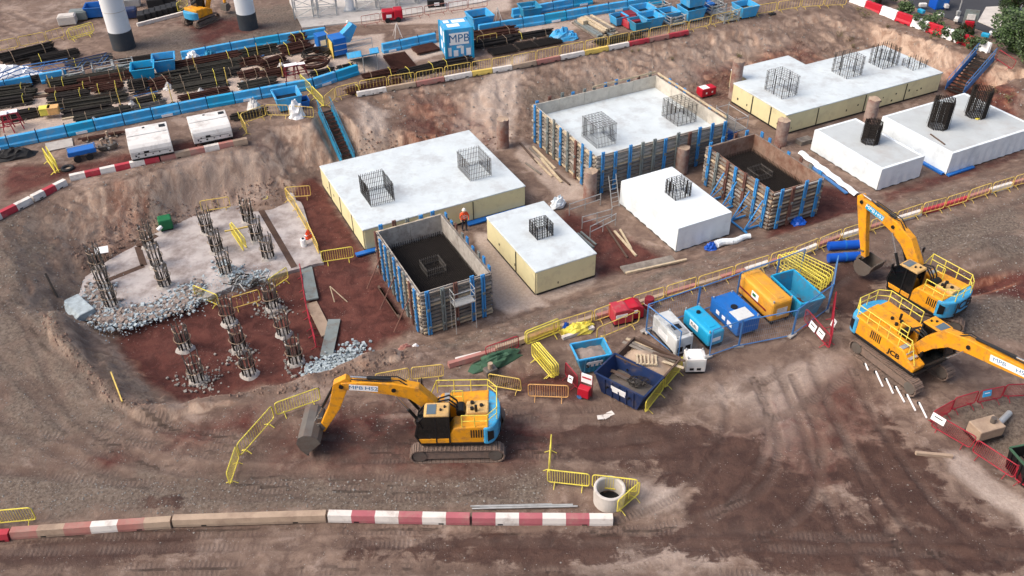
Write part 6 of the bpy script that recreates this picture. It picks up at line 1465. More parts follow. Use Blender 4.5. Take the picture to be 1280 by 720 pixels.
hooded((160, 184), (213, 174), (207, 151), 'white hooded unit on black legs, left of the pair behind the barrier')
hooded((239, 164.5), (288, 155), (282, 136), 'white hooded unit on black legs, right of the pair behind the barrier')
# small trailer, board, barrier in the lower left of the yard
x, y = W(105, 197, NZ); t = thing('plant_trailer', 'small blue trailer frame with rails left of the hooded units', 'trailer', (x, y, NZ), .45)
MB().bx(-.95, .95, -.5, .5, .45, .8).build('bed', 'blue', t, bevel=.04); MB().path([(-.9, -.5, .8), (-.9, -.5, 1.2), (.9, -.5, 1.2), (.9, -.5, .8)], .03).build('hand_rail', 'galv', t); MB().tube((.95, 0, .5), (2.0, .1, .4), .05).build('tow_bar', 'steel', t)
for sx in (-.4, .4):
    for sy in (-.58, .58): MB().tube((sx, sy - .08, .26), (sx, sy + .08, .26), .26, 14).build('wheel', 'rubber', t)
x, y = W(85, 212, NZ); t = thing('spare_wheel', 'tyre lying on the ground left of the blue trailer', 'tyre', (x, y, NZ), 0); MB().lathe([(.25, .02), (.42, .0), (.47, .1), (.42, .2), (.25, .18), (.25, .02)], 20).build('tread', 'rubber', t, smooth=True); MB().lathe([(0, .06), (.25, .06)], 16).build('hub', 'contan', t)
chain([(58, 200), (72, 222)], NZ, 'rail', 'bright yellow barrier left of the small blue trailer', NL, 12)
chain([(62, 198), (76, 219)], NZ, 'rail', 'second bright yellow barrier leaning beside the first at the trailer', NL, 12)
p = quad((58, 190), (92, 183), (80, 176), NZ + .03); tag(MB().box((p[0], p[1], NZ + .06), (p[3], p[4], .05), p[2]).build('floor_panel', 'concrete'), 'grey flat panel lying behind the blue trailer', 'panel')
for k, (px, py) in enumerate(((130, 188), (142, 186), (137, 178))):
    x, y = W(px, py, NZ); t = thing('valve_stand', f'small steel pump fitting between trailer and hooded unit, {nth(k)} from the left', 'pump', (x, y, NZ), k); MB().bx(-.3, .3, -.2, .2, .1, .45).build('block', 'steel', t, bevel=.04); MB().tube((0, 0, .4), (0, 0, .9), .09, 8).build('riser', 'contan', t); MB().tube((-.4, 0, .2), (.4, 0, .2), .1, 8).build('pipe', 'galv', t)
bundle((100, 178), (155, 168), .4, .2, 'rebarrust', 'thin brown bars just outside the near blue wall', 8); bundle((290, 150), (335, 142), .7, .35, 'rebar', 'dark bars outside the near wall above the corner barrier', 16)
# red trestles
def trestle(px, py, label, mat, s=1.0):
    x, y = W(px, py, NZ); t = thing('trestle_frame', label, 'trestle', (x, y, NZ), .4)
    for sx in (-1, 1):
        for sy in (-1, 1): MB().beam((sx * .7 * s, sy * .5 * s, 0), (sx * .5 * s, sy * .2 * s, 1.3 * s), .07, .07).build('leg', mat, t)
    for z in (.5, 1.3):
        for sy in (-1, 1): MB().beam((-.6 * s, sy * .35 * s, z * s), (.6 * s, sy * .35 * s, z * s), .06, .06).build('rail', mat, t)
    MB().box((0, 0, 1.33 * s), (1.2 * s, .6 * s, .05)).build('top', 'whiteclean', t)
trestle(5, 165, 'red steel trestle at the left edge, nearer', 'paintred', 1.1); trestle(18, 160, 'red steel trestle at the left edge, behind the nearer one', 'paintred', 1.0); trestle(366, 98, 'purple red trestle of cut bars by the near wall', 'darkred', .9); trestle(376, 95, 'second purple red trestle beside the cut bars', 'darkred', .8)
# blue lattice trusses at the left edge
for k, (a, b) in enumerate((((-10, 118), (34, 100)), ((34, 101), (90, 92)), ((85, 97), (140, 84)))):
    p, q = Vector(W(*a, NZ)), Vector(W(*b, NZ)); L = (q - p).length; t = thing('lattice_truss', f'blue grey lattice truss lying at upper left, {nth(k)} from the left', 'truss', (p.x, p.y, NZ + .5), math.atan2(q.y - p.y, q.x - p.x), 'lattice trusses')
    for yy in (-.35, .35):
        for z in (0, .7): MB().tube((0, yy, z), (L, yy, z), .045, 5).build('chord', 'fenceblue' if k != 2 else 'navy', t)
        for i in range(int(L / .9)): MB().tube((i * .9, yy, 0 if i % 2 else .7), (i * .9 + .9, yy, .7 if i % 2 else 0), .025, 4).build('lacing', 'fenceblue', t)
# marker posts, yellow
for k, (px, py) in enumerate(sorted(((66, 117), (153, 104), (151, 132), (216, 129), (246, 92), (285, 107), (324, 76), (354, 97), (195, 134)))):
    x, y = W(px, py, NZ); t = thing('marker_post', f'thin yellow upright marker post among the bundles, {nth(k)} noted from the left rows', 'post', (x, y, NZ), 0, 'thin marker posts between the bundles'); t['label'] = 'thin pale yellow marker post between rebar bundles, ' + nth(k) + ' from the left'
    MB().tube((0, 0, 0), (0, 0, 1.6), .035, 6).build('shaft', 'railpale', t); MB().bx(-.15, .15, -.15, .15, 0, .06).build('base', 'rubber', t)
# piers of the viaduct
for k, (px, py, r, zb) in enumerate(((155.5, 59, .98, 1.6), (311, 35, .86, 1.5))):
    x, y = W(px, py, NZ); t = thing('bridge_pier', ('thick white round pier with dark base at upper left', 'second white round pier with dark base, right of the first')[k], 'pier', (x, y, NZ), 0, 'white viaduct piers')
    MB().lathe([(r * 1.02, -.5), (r * 1.02, zb), (0, zb)], 40).build('dark_base', 'coldark', t, smooth=False); MB().lathe([(r, zb - .02), (r, 14), (0, 14)], 40).build('shaft', 'colwhite', t, smooth=False); [MB().lathe([(r + .012, zz), (r + .012, zz + .05), (r - .05, zz + .05)], 40).build('cast_seam', 'conpale', t) for zz in (3.4, 5.6, 8.2)]
# falsework towers on their concrete pad at the top
pad = [W(x_, y_, NZ) for x_, y_ in ((362, 4), (378, 36), (470, 26), (600, 4), (640, -6), (640, -40), (360, -30))]
tag(MB().prism(pad[::-1], NZ - .2, NZ + .12).build('concrete_pad', 'conpale'), 'pale concrete pad under the falsework towers', None, kind='structure')
def tower():
    t = thing('falsework_tower', '', 'falsework', (0, 0, 0), 0); s_ = 1.1
    for sx in (-1, 1):
        for sy in (-1, 1): MB().tube((sx * s_, sy * s_, 0), (sx * s_, sy * s_, 8), .06, 6).build('leg', 'galv', t)
    for lv in range(8):
        z = lv * 1.0 + .15; c = [(-s_, -s_), (s_, -s_), (s_, s_), (-s_, s_)]
        for i in range(4):
            a, b = c[i], c[(i + 1) % 4]; MB().tube(a + (z,), b + (z,), .035, 4).build('ledger', 'galv', t); MB().tube(a + (z,), b + (z + 1.0,), .03, 4).build('brace', 'galv', t)
    return t
for k, (px, py) in enumerate(((384, 20), (407, 17), (460, 10), (484, 7), (508, 3), (532, -1))):
    inst('tower', tower, f'galvanised lattice falsework tower at the top edge, {nth(k)} from the left', W(px, py, NZ) + (NZ + .12,), .15, 'falsework towers', (1, 1, 1))
x, y = W(438, 14, NZ); t = thing('steel_prop_column', 'white tube column between the falsework towers', 'column', (x, y, NZ + .1), 0); MB().tube((0, 0, 0), (0, 0, 9), .42, 20).build('tube', 'colwhite', t); MB().bx(-.6, .6, -.6, .6, 0, .1).build('base_plate', 'galv', t)
# brown rail fence and red machine at the top
chain([(452, 34), (500, 26), (560, 17), (610, 10)], NZ, 'paintfaded', 'rusty brown rail barrier in front of the falsework, {} from left', 'rusty rail barriers', 4)
x, y = W(491, 26, NZ); t = thing('red_compressor', 'small red compressor in front of the falsework', 'compressor', (x, y, NZ), .2); MB().bx(-.95, .1, -.5, .5, .25, 1.1).build('body', 'brightred', t, bevel=.1); MB().bx(.12, .95, -.5, .5, .25, 1.2).build('engine_cover', 'brightred', t, bevel=.12); MB().bx(-.6, -.1, -.52, -.49, .5, .8).build('plate', 'whiteclean', t)
for sx in (-.5, .5): MB().tube((sx, -.55, .25), (sx, .55, .25), .25, 12).build('wheel', 'rubber', t)
x, y = W(545, 9, NZ); t = thing('black_pump', 'black pump with white plate at the top edge', 'pump', (x, y, NZ), .2); MB().bx(-.8, .8, -.4, .4, .1, .8).build('body', 'black', t, bevel=.05); MB().bx(-.2, .3, -.42, -.39, .3, .6).build('plate', 'whiteclean', t)
for k, (px, py, lb) in enumerate(((497, 46, 'white A frame sign stand left of the printed container'), (622, 26, 'pale A frame stand right of the printed container'))):
    x, y = W(px, py, NZ); t = thing('folding_stand', lb, 'stand', (x, y, NZ), .3)
    for sx in (-1, 1):
        MB().tube((sx * .35, -.45, 0), (0, 0, 1.3), .03).build('leg', 'paintwhite', t); MB().tube((sx * .35, .45, 0), (0, 0, 1.3), .03).build('leg', 'paintwhite', t)
# bright blue batching machine with hopper
x, y = W(438, 62, NZ); t = thing('batching_plant', 'bright blue mixing machine with raised conveyor by the stair head yard', 'mixer', (x, y, NZ), R(30))
MB().bx(-1.9, -.7, -1.2, .2, .2, 1.7).build('control_cabinet', 'blue', t, bevel=.05); MB().side([(-.6, .4), (.3, .4), (1.1, 1.7), (.7, 2.0), (-.6, 1.1)], .6, 1.3).build('conveyor', 'sky', t, bevel=.04); MB().bx(-2.6, -1.6, .7, 1.7, .1, 1.5).build('cabinet', 'blue', t, bevel=.05); MB().bx(-2.4, -1.9, .68, .71, .6, 1.1).build('plate', 'whiteclean', t)
MB().path([(-1.9, -1.3, 1.2), (1.6, -1.3, 1.2), (1.6, -1.3, .1)], .03).build('rail', 'galv', t); MB().path([(-1.9, -1.3, .7), (1.6, -1.3, .7)], .03).build('rail', 'galv', t)
t = thing('conveyor_chute', 'translucent pale blue sheeted chute leading from the mixing machine', 'chute', W(457, 82, NZ) + (NZ,), R(115))
MB().add([(-1.8, -.7, 1.6), (1.8, -1.0, .1), (1.8, 1.0, .1), (-1.8, .7, 1.6), (-1.8, -.7, 1.7), (1.8, -1.0, .2), (1.8, 1.0, .2), (-1.8, .7, 1.7)], MB.BF).build('trough', 'tealskip', t)
for s_ in (-1, 1): MB().beam((-1.8, s_ * .75, 1.9), (1.8, s_ * 1.02, .4), .05, .5).build('side_sheet', 'sky', t); MB().tube((-1.6, s_ * .6, 0), (-1.6, s_ * .6, 1.6), .04).build('leg', 'galv', t)
t = thing('timber_screen', 'pale yellow folding screen standing by the blue mixing machine', 'screen', W(413, 66, NZ) + (NZ,), R(108))
for k in range(3): MB().box((-1.0 + k * 1.0, .1 * (k % 2), .75), (.98, .04, 1.5), .15 * (-1) ** k).build('leaf', 'railpale', t)
# things right of the left pier
p, q = W(172, 33, NZ), W(230, 18, NZ); tag(MB().beam(p + (NZ + .15,), q + (NZ + .15,), .25, .3).build('white_beam', 'paintwhite'), 'long white beam lying right of the left pier', 'beam')
for k in range(7):
    a = (178 + k * 7, 25 - k * 1.9); x, y = W(*a, NZ); t = thing('tyre_mat', f'black rubber mat stood in the row behind the white beam, {nth(k)} from the left', 'mat', (x, y, NZ), .3, 'rubber mats behind the white beam'); MB().bx(-.35, .35, -.7, .7, 0, .7).build('slab', 'rubber', t, bevel=.06); MB().bx(-.2, .2, -.72, .72, .15, .25).build('groove', 'black', t)
for k, (px, py, mt, lb) in enumerate(((100, 24, 'formgrey', 'grey crate at upper left beside the blue bin'), (86, 30, 'conpale', 'pale concrete block at upper left'), (166, 8, 'galv', 'small galvanised cabinet right of the left pier'), (162, 22, 'navy', 'dark machine right of the left pier'), (196, 8, 'rubber', 'black bundle near the top, left'), (210, 6, 'rubber', 'black bundle near the top, right'))):
    x, y = W(px, py, NZ); t = thing('storage_crate', lb, 'crate', (x, y, NZ), .25); MB().bx(-.8, .8, -.55, .55, .08, .85).build('box', mt, t, bevel=.06); MB().bx(-.7, .7, -.45, .45, .84, .92).build('lid', mt, t, bevel=.03); MB().bx(-.75, .75, -.5, -.35, 0, .09).build('skid', 'timberdark', t)
chain([(-10, 68), (60, 54), (82, 48)], NZ, 'railpale', 'pale rail barrier at the upper left edge, {} from the left', NL, 3)
chain([(86, 53), (118, 44)], NZ, 'rail', 'bright yellow barrier beside the left pier', NL, 8); chain([(88, 50), (120, 41)], NZ, 'rail', 'second bright yellow barrier behind the one by the left pier', NL, 8)
chain([(223, 18), (236, 8)], NZ, 'rail', 'yellow barrier left of the small digger', NL, 10)

# loose clutter between the bundles
for k in range(26):
    x_ = 8 + k * 15.5 + random.uniform(-4, 4); f_ = random.choice((.25, .5, .72, .9)); y_ = (104 - .166 * (x_ - 52)) * (1 - f_) + (185 - .191 * x_) * f_; x, y = W(x_, y_, NZ); a = random.uniform(.2, .7)
    if k % 3 == 0:
        t = thing('loose_timbers', f'pale dunnage timbers lying among the rebar bundles, {nth(k // 3)} from the left', 'timber', (x, y, NZ), a, 'dunnage in the yard')
        for j in range(4): MB().box((random.uniform(-.2, .2), j * .22, .06), (random.uniform(1.2, 2.4), .14, .12), random.uniform(-.15, .15)).build('timber', random.choice(['timberpale', 'timber', 'timberdark']), t)
    elif k % 3 == 1:
        t = thing('spacer_sack', f'small white sack of spacers among the rebar bundles, {nth(k // 3)} from the left', 'sack', (x, y, NZ), a, 'white sacks in the yard'); crumple(t, .45, .35, .4, 'white', 'sack', k + 200); crumple(t, .2, .2, .3, 'white', 'neck', k + 300).location = (0, 0, .25)
    else:
        t = thing('bar_offcuts', f'short dark offcuts beside the rebar bundles, {nth(k // 3)} from the left', 'offcuts', (x, y, NZ), a, 'bar offcuts in the yard')
        for j in range(9): MB().tube((-.8 + random.uniform(-.3, .3), (j - 4) * .13, .06 + random.uniform(0, .2)), (.8 + random.uniform(-.4, .4), (j - 4) * .13 + random.uniform(-.2, .2), .06 + random.uniform(0, .2)), .045, 5).build('bar', random.choice(['rebar', 'rebarrust', 'fenceblue']), t)
EX = [((4, 152), (60, 141), 'long dark bars in front of the red trestles'), ((95, 153), (165, 139), 'blue grey bars close to the near wall, left'), ((225, 128), (285, 116), 'dark bars tight behind the near wall, centre'), ((240, 103), (300, 92), 'brown bundle between the two long far bundles'), ((300, 112), (345, 103), 'dark bundle left of the cut bar trestles'), ((100, 107), (170, 95), 'olive bundle just below the galvanised cages'), ((5, 110), (50, 102), 'dark bundle under the left trusses'), ((205, 98), (245, 91), 'brown bundle right of the blue bins'), ((455, 100), (495, 92), 'dark bars between chute and crest barriers'), ((640, 50), (690, 42), 'brown bars behind the dark mesh frames')]
for k, (a, b, lb) in enumerate(EX): bundle(a, b, 1.0, .45, ('rebar', 'rebarolive', 'rebarrust')[k % 3], lb)

# ------------------------------------------------------------------ small things in and round the pit
def plank(a, b, z, w, h, mat, label, name='timber_plank', cat='plank', group=None):
    p, q = W(*a, z), W(*b, z); zz = max(gz(*p), gz(*q)); o = MB().beam((p[0], p[1], zz + h / 2 + .02), (q[0], q[1], zz + h / 2 + .02), w, h).build(name, mat); tag(o, label, cat, group); return o
TG = 'timbers on the pit floor'
for k, (a, b, w, mt) in enumerate((((662, 186), (688, 211), .16, 'timber'), ((666, 184), (694, 212), .16, 'timberpale'), ((650, 180), (672, 205), .14, 'timberdark'), ((668, 200), (690, 222), .12, 'timberpale'), ((676, 199), (702, 229), .18, 'timberpale'), ((657, 205), (676, 219), .12, 'timber'), ((694, 216), (712, 232), .12, 'timberdark'))):
    plank(a, b, 0, w, .1, mt, f'timber on the floor left of the long formwork box, {nth(k)} from the left', group=TG)
for k, (a, b, w, mt) in enumerate((((768, 290), (795, 321), .14, 'timberpale'), ((775, 288), (789, 312), .12, 'timberpale'), ((758, 284), (784, 323), .1, 'timberdark'), ((722, 292), (742, 310), .16, 'formgrey'), ((726, 290), (745, 306), .12, 'formgrey'))):
    plank(a, b, 0, w, .1, mt, f'batten on the red floor between cream and white caps, {nth(k)} one', group=TG)
plank((778, 338), (842, 324), .1, .75, .12, 'timber', 'wide timber mat at the near edge between two caps'); plank((782, 344), (858, 327), .2, .14, .12, 'timberpale', 'long pale timber in front of the wide timber mat')
plank((383, 336), (391, 376), -.1, .75, .1, 'formgrey', 'dark grey board walkway in the red pit, upper piece'); plank((389, 378), (409, 418), -.15, .7, .1, 'contan', 'tan board walkway in the red pit, middle piece'); plank((418, 400), (408, 446), -.2, .75, .1, 'formgrey', 'dark grey board walkway in the red pit, lower piece')
for k, (a, b) in enumerate((((413, 361), (418, 376)), ((413, 361), (434, 376)))): 
    p, q = W(*a, .5), W(*b, -.1); tag(MB().tube(p + (.7,), q + (gz(*q) + .02,), .035).build('timber_rod', 'timberpale'), f'pale rod of a leaning pair in the red pit, {("left", "right")[k]} one', 'rod')
chain([(377, 344), (385, 395), (397, 440)], -.2, 'redmesh', 'red mesh barrier along the board walkway in the red pit, {} from the back', RB, 22)
# barriers round the broken down piles
PB = 'yellow barriers in the pile pit'
chain([(358, 249), (372, 268), (386, 292), (400, 322)], .16, 'railpale', 'yellow barrier along the right edge of the slab, {} from the back', PB, 12)
chain([(358, 250), (390, 248)], 0, 'railpale', 'yellow barrier across the passage behind the slab', PB, 8)
chain([(402, 331), (444, 324)], 0, 'rail', 'yellow barrier across the passage beside the largest white cap', PB, 14)
chain([(252, 268), (290, 262)], .16, 'railpale', 'yellow barrier behind the third row of piles', PB, 5)
chain([(290, 294), (306, 318)], .16, 'rail', 'yellow barrier lying between the third and fourth pile rows', PB, 18); chain([(292, 292), (310, 314)], .16, 'rail', 'second yellow barrier between the third and fourth pile rows', PB, 18)
chain([(244, 372), (276, 386)], -.2, 'rail', 'yellow barrier in front of the slab, left of the middle pile row', PB, 16); chain([(290, 390), (328, 378)], -.2, 'railpale', 'yellow barrier in front of the slab, right of the middle pile row', PB, 5); chain([(338, 366), (362, 350)], -.1, 'rail', 'yellow barrier at the front right corner of the slab', PB, 14)
p, q = W(281, 290, .9), W(311, 284, .9); tag(MB().beam(p + (.95,), q + (.95,), .1, .08).build('yellow_rail', 'railpale'), 'yellow rail between the third and fourth pile rows', 'rail')
x, y = W(209, 286, .1); t = thing('green_pump', 'green covered pump at the back edge of the slab', 'pump', (x, y, .1), .4); MB().bx(-.45, .45, -.4, .4, .12, .95).build('cover', 'green', t, bevel=.1); MB().bx(-.4, .4, -.35, .35, 0, .14).build('skid', 'black', t); MB().tube((-.3, -.35, .5), (-.6, -.5, .35), .14, 10).build('white_drum', 'whiteclean', t)
x, y = W(130, 322, .2); t = thing('white_sheet', 'white plate leaning by the leftmost pile row', 'plate', (x, y, .7), .3); MB().box((0, 0, .1), (.85, .5, .05), 0, .5).build('plate', 'whiteclean', t)
x, y = W(380, 307, .16); t = thing('white_drum', 'small white drum on the right end of the slab', 'drum', (x, y, .16), 0); MB().lathe([(0, 0), (.2, 0), (.2, .5), (.17, .54), (0, .54)], 16).build('shell', 'whiteclean', t); MB().lathe([(0, .55), (.09, .55), (.09, .6), (0, .6)], 10).build('lid', 'black', t)
x, y = W(332, 252, .16); t = thing('yellow_tub', 'tiny yellow tub at the back edge of the slab', 'tub', (x, y, .16), 0); MB().lathe([(0, 0), (.18, 0), (.24, .35), (.2, .35), (.16, .05), (0, .05)], 14).build('tub', 'rail', t); MB().path([(-.22, 0, .33), (0, 0, .5), (.22, 0, .33)], .012).build('handle', 'galv', t)
# heap of cut bars and sleeves in front of the slab
t = thing('scrap_bars', 'heap of cut bars and grey sleeves at the front of the slab', 'scrap', W(318, 354, .16) + (.1,), 0)
for k in range(26):
    a = random.uniform(0, 3.1); p = Vector((random.uniform(-1.5, 1.2), random.uniform(-.6, .5), random.uniform(.05, .45))); d = Vector((math.cos(a), math.sin(a), random.uniform(-.15, .3))) * random.uniform(.4, 1.1); MB().tube(p - d / 2, p + d / 2, random.uniform(.025, .06), 6).build('bar', random.choice(['rebargrey', 'galv', 'rebar', 'rebargrey']), t)
# rolled sheets
p, q = W(883, 309, .3), W(938, 296, .3); t = thing('sheet_roll', 'roll of white sheeting with a blue end below the white wrapped cap', 'roll', p + (.1,), math.atan2(q[1] - p[1], q[0] - p[0])); L = math.hypot(q[0] - p[0], q[1] - p[1]); m = MB()
for k in range(9): x0, x1 = L * (.22 + .78 * k / 9), L * (.22 + .78 * (k + 1) / 9); m.tube((x0, .1 * math.sin(k), .24), (x1, .1 * math.sin(k + 1), .24), .26 - .01 * k, 10)
m.build('sheeting', 'sheetwhite', t, smooth=False); crumple(t, .45, .35, .42, 'pipeblue', 'blue_end', 5).location = (.35, 0, 0)
p, q = W(1001, 190, .2), W(1072, 243, .2); t = thing('sheet_strip', 'long folded strip of white sheeting left of the smaller white cap', 'sheeting', p + (.05,), math.atan2(q[1] - p[1], q[0] - p[0])); L = math.hypot(q[0] - p[0], q[1] - p[1])
m = MB(); n = 24; vs = []
for i in range(n + 1):
    for j, yy in enumerate((-.28, -.1, .1, .28)): vs.append((L * i / n, yy + .06 * math.sin(i * 1.3), .1 + (.18 if j in (1, 2) else 0) + random.uniform(-.03, .03)))
m.add(vs, [(i * 4 + j, i * 4 + j + 1, i * 4 + j + 5, i * 4 + j + 4) for i in range(n) for j in range(3)]); m.build('white_fold', 'sheetwhite', t); MB().bx(L * .3, L * .92, -.62, -.36, 0, .08).build('blue_fold', 'fenceblue', t)
x, y = W(697, 256, .2); t = thing('covered_heap', 'small white wrapped bundle at the back corner of the cream cap', 'bundle', (x, y, .1), .6); crumple(t, .7, .45, .7, 'sheetwhite', 'sheet', 77); MB().bx(-.4, .4, -.3, .3, 0, .1).build('pallet_base', 'timberdark', t)
# handrail beside the white wrapped cap
for k, (a, b) in enumerate((((712, 256), (751, 243)), ((728, 272), (765, 262)), ((738, 284), (770, 268)))):
    p, q = W(*a, .9), W(*b, .9); t = thing('scaffold_rail', f'pale scaffold handrail between the cream and white caps, {nth(k)} from the back', 'handrail', p + (0,), math.atan2(q[1] - p[1], q[0] - p[0]), 'scaffold handrails'); L = math.hypot(q[0] - p[0], q[1] - p[1])
    for z in (.5, .95): MB().tube((0, 0, z), (L, 0, z), .03).build('rail', 'galv', t)
    for x_ in (0, L / 2, L): MB().tube((x_, 0, 0), (x_, 0, 1.0), .03).build('post', 'galv', t)
x, y = W(766, 256, 0); t = thing('scaffold_ladder', 'galvanised ladder frame standing at the corner of the white wrapped cap', 'ladder', (x, y, 0), PSI + 1.57)
for s_ in (-.3, .3): MB().tube((-.4, s_, 0), (.3, s_, 2.3), .035).build('stile', 'galv', t)
for k in range(7): MB().tube((-.4 + .1 * k, -.3, .3 * k + .15), (-.4 + .1 * k, .3, .3 * k + .15), .02).build('rung', 'galv', t)
x, y = W(1045, 286, .2); t = thing('blue_sack', 'blue sack at the foot of the third formwork box', 'sack', W(998, 279, .1) + (.05,), 0); crumple(t, .55, .4, .45, 'pipeblue', 'sack', 31); MB().bx(-.2, .2, -.15, .15, .35, .5).build('neck', 'pipeblue', t)
p = W(1005, 177, .1); t = thing('timber_block', 'square timber block pile between the L shaped and the smaller white cap', 'timber', p + (0,), PSI)
for k in range(4): MB().bx(-.6, .6, -.35 + .18 * k, -.2 + .18 * k, 0, .35).build('block', 'timber', t)
# red box at the foot of the bank
x, y = W(882, 120, 0); t = thing('red_tool_box', 'bright red site box with white lid at the foot of the bank', 'tool box', (x, y, gz(x, y)), PSI); MB().bx(-.75, .75, -.42, .42, .1, .8).build('body', 'brightred', t, bevel=.05); MB().bx(-.6, .1, -.35, .35, .79, .84).build('lid', 'whiteclean', t, bevel=.02)
for k in range(2): MB().bx(-.35 + k * .6, -.2 + k * .6, -.44, -.41, .35, .5).build('lamp', 'whiteclean', t); MB().bx(-.6 + k * .8, -.4 + k * .8, -.4, .4, 0, .11).build('skid', 'black', t)
x, y = W(1134, 62, 1.6); t = thing('concrete_chamber', 'round pale concrete chamber top with yellow patch on the upper bank', 'chamber', (x, y, gz(x, y)), 0); MB().lathe([(1.0, -.6), (1.0, .55), (.92, .62), (0, .64)], 28).build('drum', 'conpale', t); MB().box((.25, .1, .655), (.5, .3, .02), .3).build('paint_patch', 'rail', t)
# red chests and sundries by the skips
def chest(px, py, label, mat, rz, s=1.0):
    x, y = W(px, py, SZ); t = thing('tool_chest', label, 'chest', (x, y, gz(x, y)), rz)
    MB().side([(-.55 * s, .08), (.55 * s, .08), (.55 * s, .75 * s), (.2 * s, .95 * s), (-.55 * s, .95 * s)], -.45 * s, .45 * s).build('body', mat, t, bevel=.05); MB().bx(-.5 * s, .15 * s, -.47 * s, -.445 * s, .5 * s, .72 * s).build('label_plate', 'whiteclean', t)
    MB().bx(-.55 * s, .55 * s, -.47 * s, .47 * s, 0, .1).build('plinth', 'black', t)
chest(776, 398, 'dark red chest by the kerb, left of the pair', 'paintred', .3, 1.1); chest(789, 393, 'dark red chest by the kerb, right of the pair', 'brightred', .3, 1.05)
x, y = W(811, 383, SZ); t = thing('fire_bucket', 'small dark red drum at the corner of the mesh compound', 'drum', (x, y, gz(x, y)), 0); MB().lathe([(0, 0), (.28, 0), (.3, .35), (.28, .7), (0, .72)], 16).build('shell', 'darkred', t); MB().lathe([(.29, .3), (.315, .33), (.29, .36)], 16).build('hoop', 'white', t)
t = thing('yellow_hose_heap', 'heap of yellow plastic by the kerb behind the light blue skip', 'plastic heap', W(720, 414, SZ) + (SZ - .03,), .3); crumple(t, 1.0, .5, .5, 'rail', 'plastic', 41); crumple(t, .5, .3, .35, 'rail', 'fold', 42).location = (.7, .2, 0); crumple(t, .25, .2, .4, 'pipeblue', 'blue_fold', 43).location = (-.5, .25, .15)
plank((703, 424), (742, 411), SZ, .22, .2, 'paintwhite', 'dusty white beam in front of the yellow plastic heap', 'white_beam', 'beam')
x, y = W(731, 496, SZ); t = thing('fire_point', 'red fire point trolley with notice board left of the navy skip', 'fire point', (x, y, gz(x, y)), -.5)
MB().bx(-.32, .32, -.3, .1, .15, .75).build('box', 'brightred', t, bevel=.04); MB().box((0, .15, 1.15), (.62, .04, .6)).build('board', 'whiteclean', t); MB().bx(-.25, .25, .12, .128, 1.15, 1.25).build('printed_line', 'brightred', t)
for s_ in (-.33, .33): MB().tube((s_, .15, 0), (s_, .15, 1.5), .03).build('post', 'darkred', t)
MB().tube((-.2, -.3, .14), (-.2, -.2, .14), .14, 12).build('wheel', 'fenceblue', t)
chain([(706, 470), (722, 490)], SZ, 'redmesh', 'red barrier left of the fire point trolley', RB, 22); notice(713, 474, 1.7, 'small white sign on the red barrier by the skips', -.7, .3, .4)
chain([(607, 452), (650, 437)], SZ, 'redmesh', 'dull red barrier at the left end of the kerb', RB, 14)
t = thing('green_netting', 'dark green netting draped beside the track behind the excavator', 'netting', W(622, 450, SZ) + (SZ - .1,), .45); crumple(t, 1.5, .6, .5, 'greenmesh', 'net', 51); MB().tube((-1.4, .3, .2), (1.5, .5, .3), .04).build('pole', 'timberdark', t)
t = thing('mud_pump', 'small muddy pump in the hole behind the excavator tail', 'pump', W(613, 464, SZ) + (gz(*W(613, 464, SZ)),), .5); MB().bx(-.35, .35, -.25, .25, .05, .45).build('body', 'steel', t, bevel=.06); MB().tube((0, 0, .4), (0, 0, .8), .14, 10).build('motor', 'contan', t); MB().tube((.3, 0, .2), (.9, .3, .1), .08, 8).build('hose', 'rubber', t)
plank((570, 452), (602, 444), .9, .3, .2, 'paintwhite', 'white beam end at the left of the kerb line', 'white_beam', 'beam')
t = thing('white_rag', 'crumpled pink and white sacks on the track left of the nearest formwork', 'sack', W(506, 432, .7) + (gz(*W(506, 432, .7)),), .2); crumple(t, .38, .2, .28, 'paintfaded', 'pink_sack', 61); crumple(t, .18, .14, .2, 'whiteclean', 'white_sack', 62).location = (.6, .05, 0)
p, q = G3(142, 474, .9), G3(153, 503, .9); tag(MB().beam((p[0], p[1], p[2] + .5), (q[0], q[1], q[2] + .06), .07, .07).build('timber_post', 'railpale'), 'leaning pale yellow post on the slope left of the red pit', 'post')
p, q = G3(60, 350, 1.8), G3(72, 372, 1.2); tag(MB().tube((p[0], p[1], p[2] + .5), (q[0], q[1], q[2]), .06).build('steel_rod', 'rebar'), 'dark rod stuck in the slope left of the slab', 'rod')
p = G3(757, 520); t = thing('paper_sheets', 'pale scraps of paper on the mud below the navy skip', 'paper', p, .3)
for k in range(3): MB().box((k * .3 - .3, random.uniform(-.1, .1), .03), (.32, .3, .015), random.uniform(-.3, .3)).build('sheet', 'paintwhite', t)
p, q = G3(1144, 568), G3(1190, 572); tag(MB().beam((p[0], p[1], p[2] + .1), (q[0], q[1], q[2] + .1), .16, .16).build('kerb_timber', 'contan'), 'dusty timber lying left of the red fenced sump', 'timber')

for k, (px, py, L, a, mt) in enumerate([(772, 466, 1.4, -.5, 'timberdark'), (784, 474, 1.5, -.7, 'steel')]):
    o = waste(px, py, f'waste piece lying in the navy skip, {nth(k)} from the left', L, a, 1.72 + .03 * k, mt, .2); o['group'] = 'waste in the navy skip'
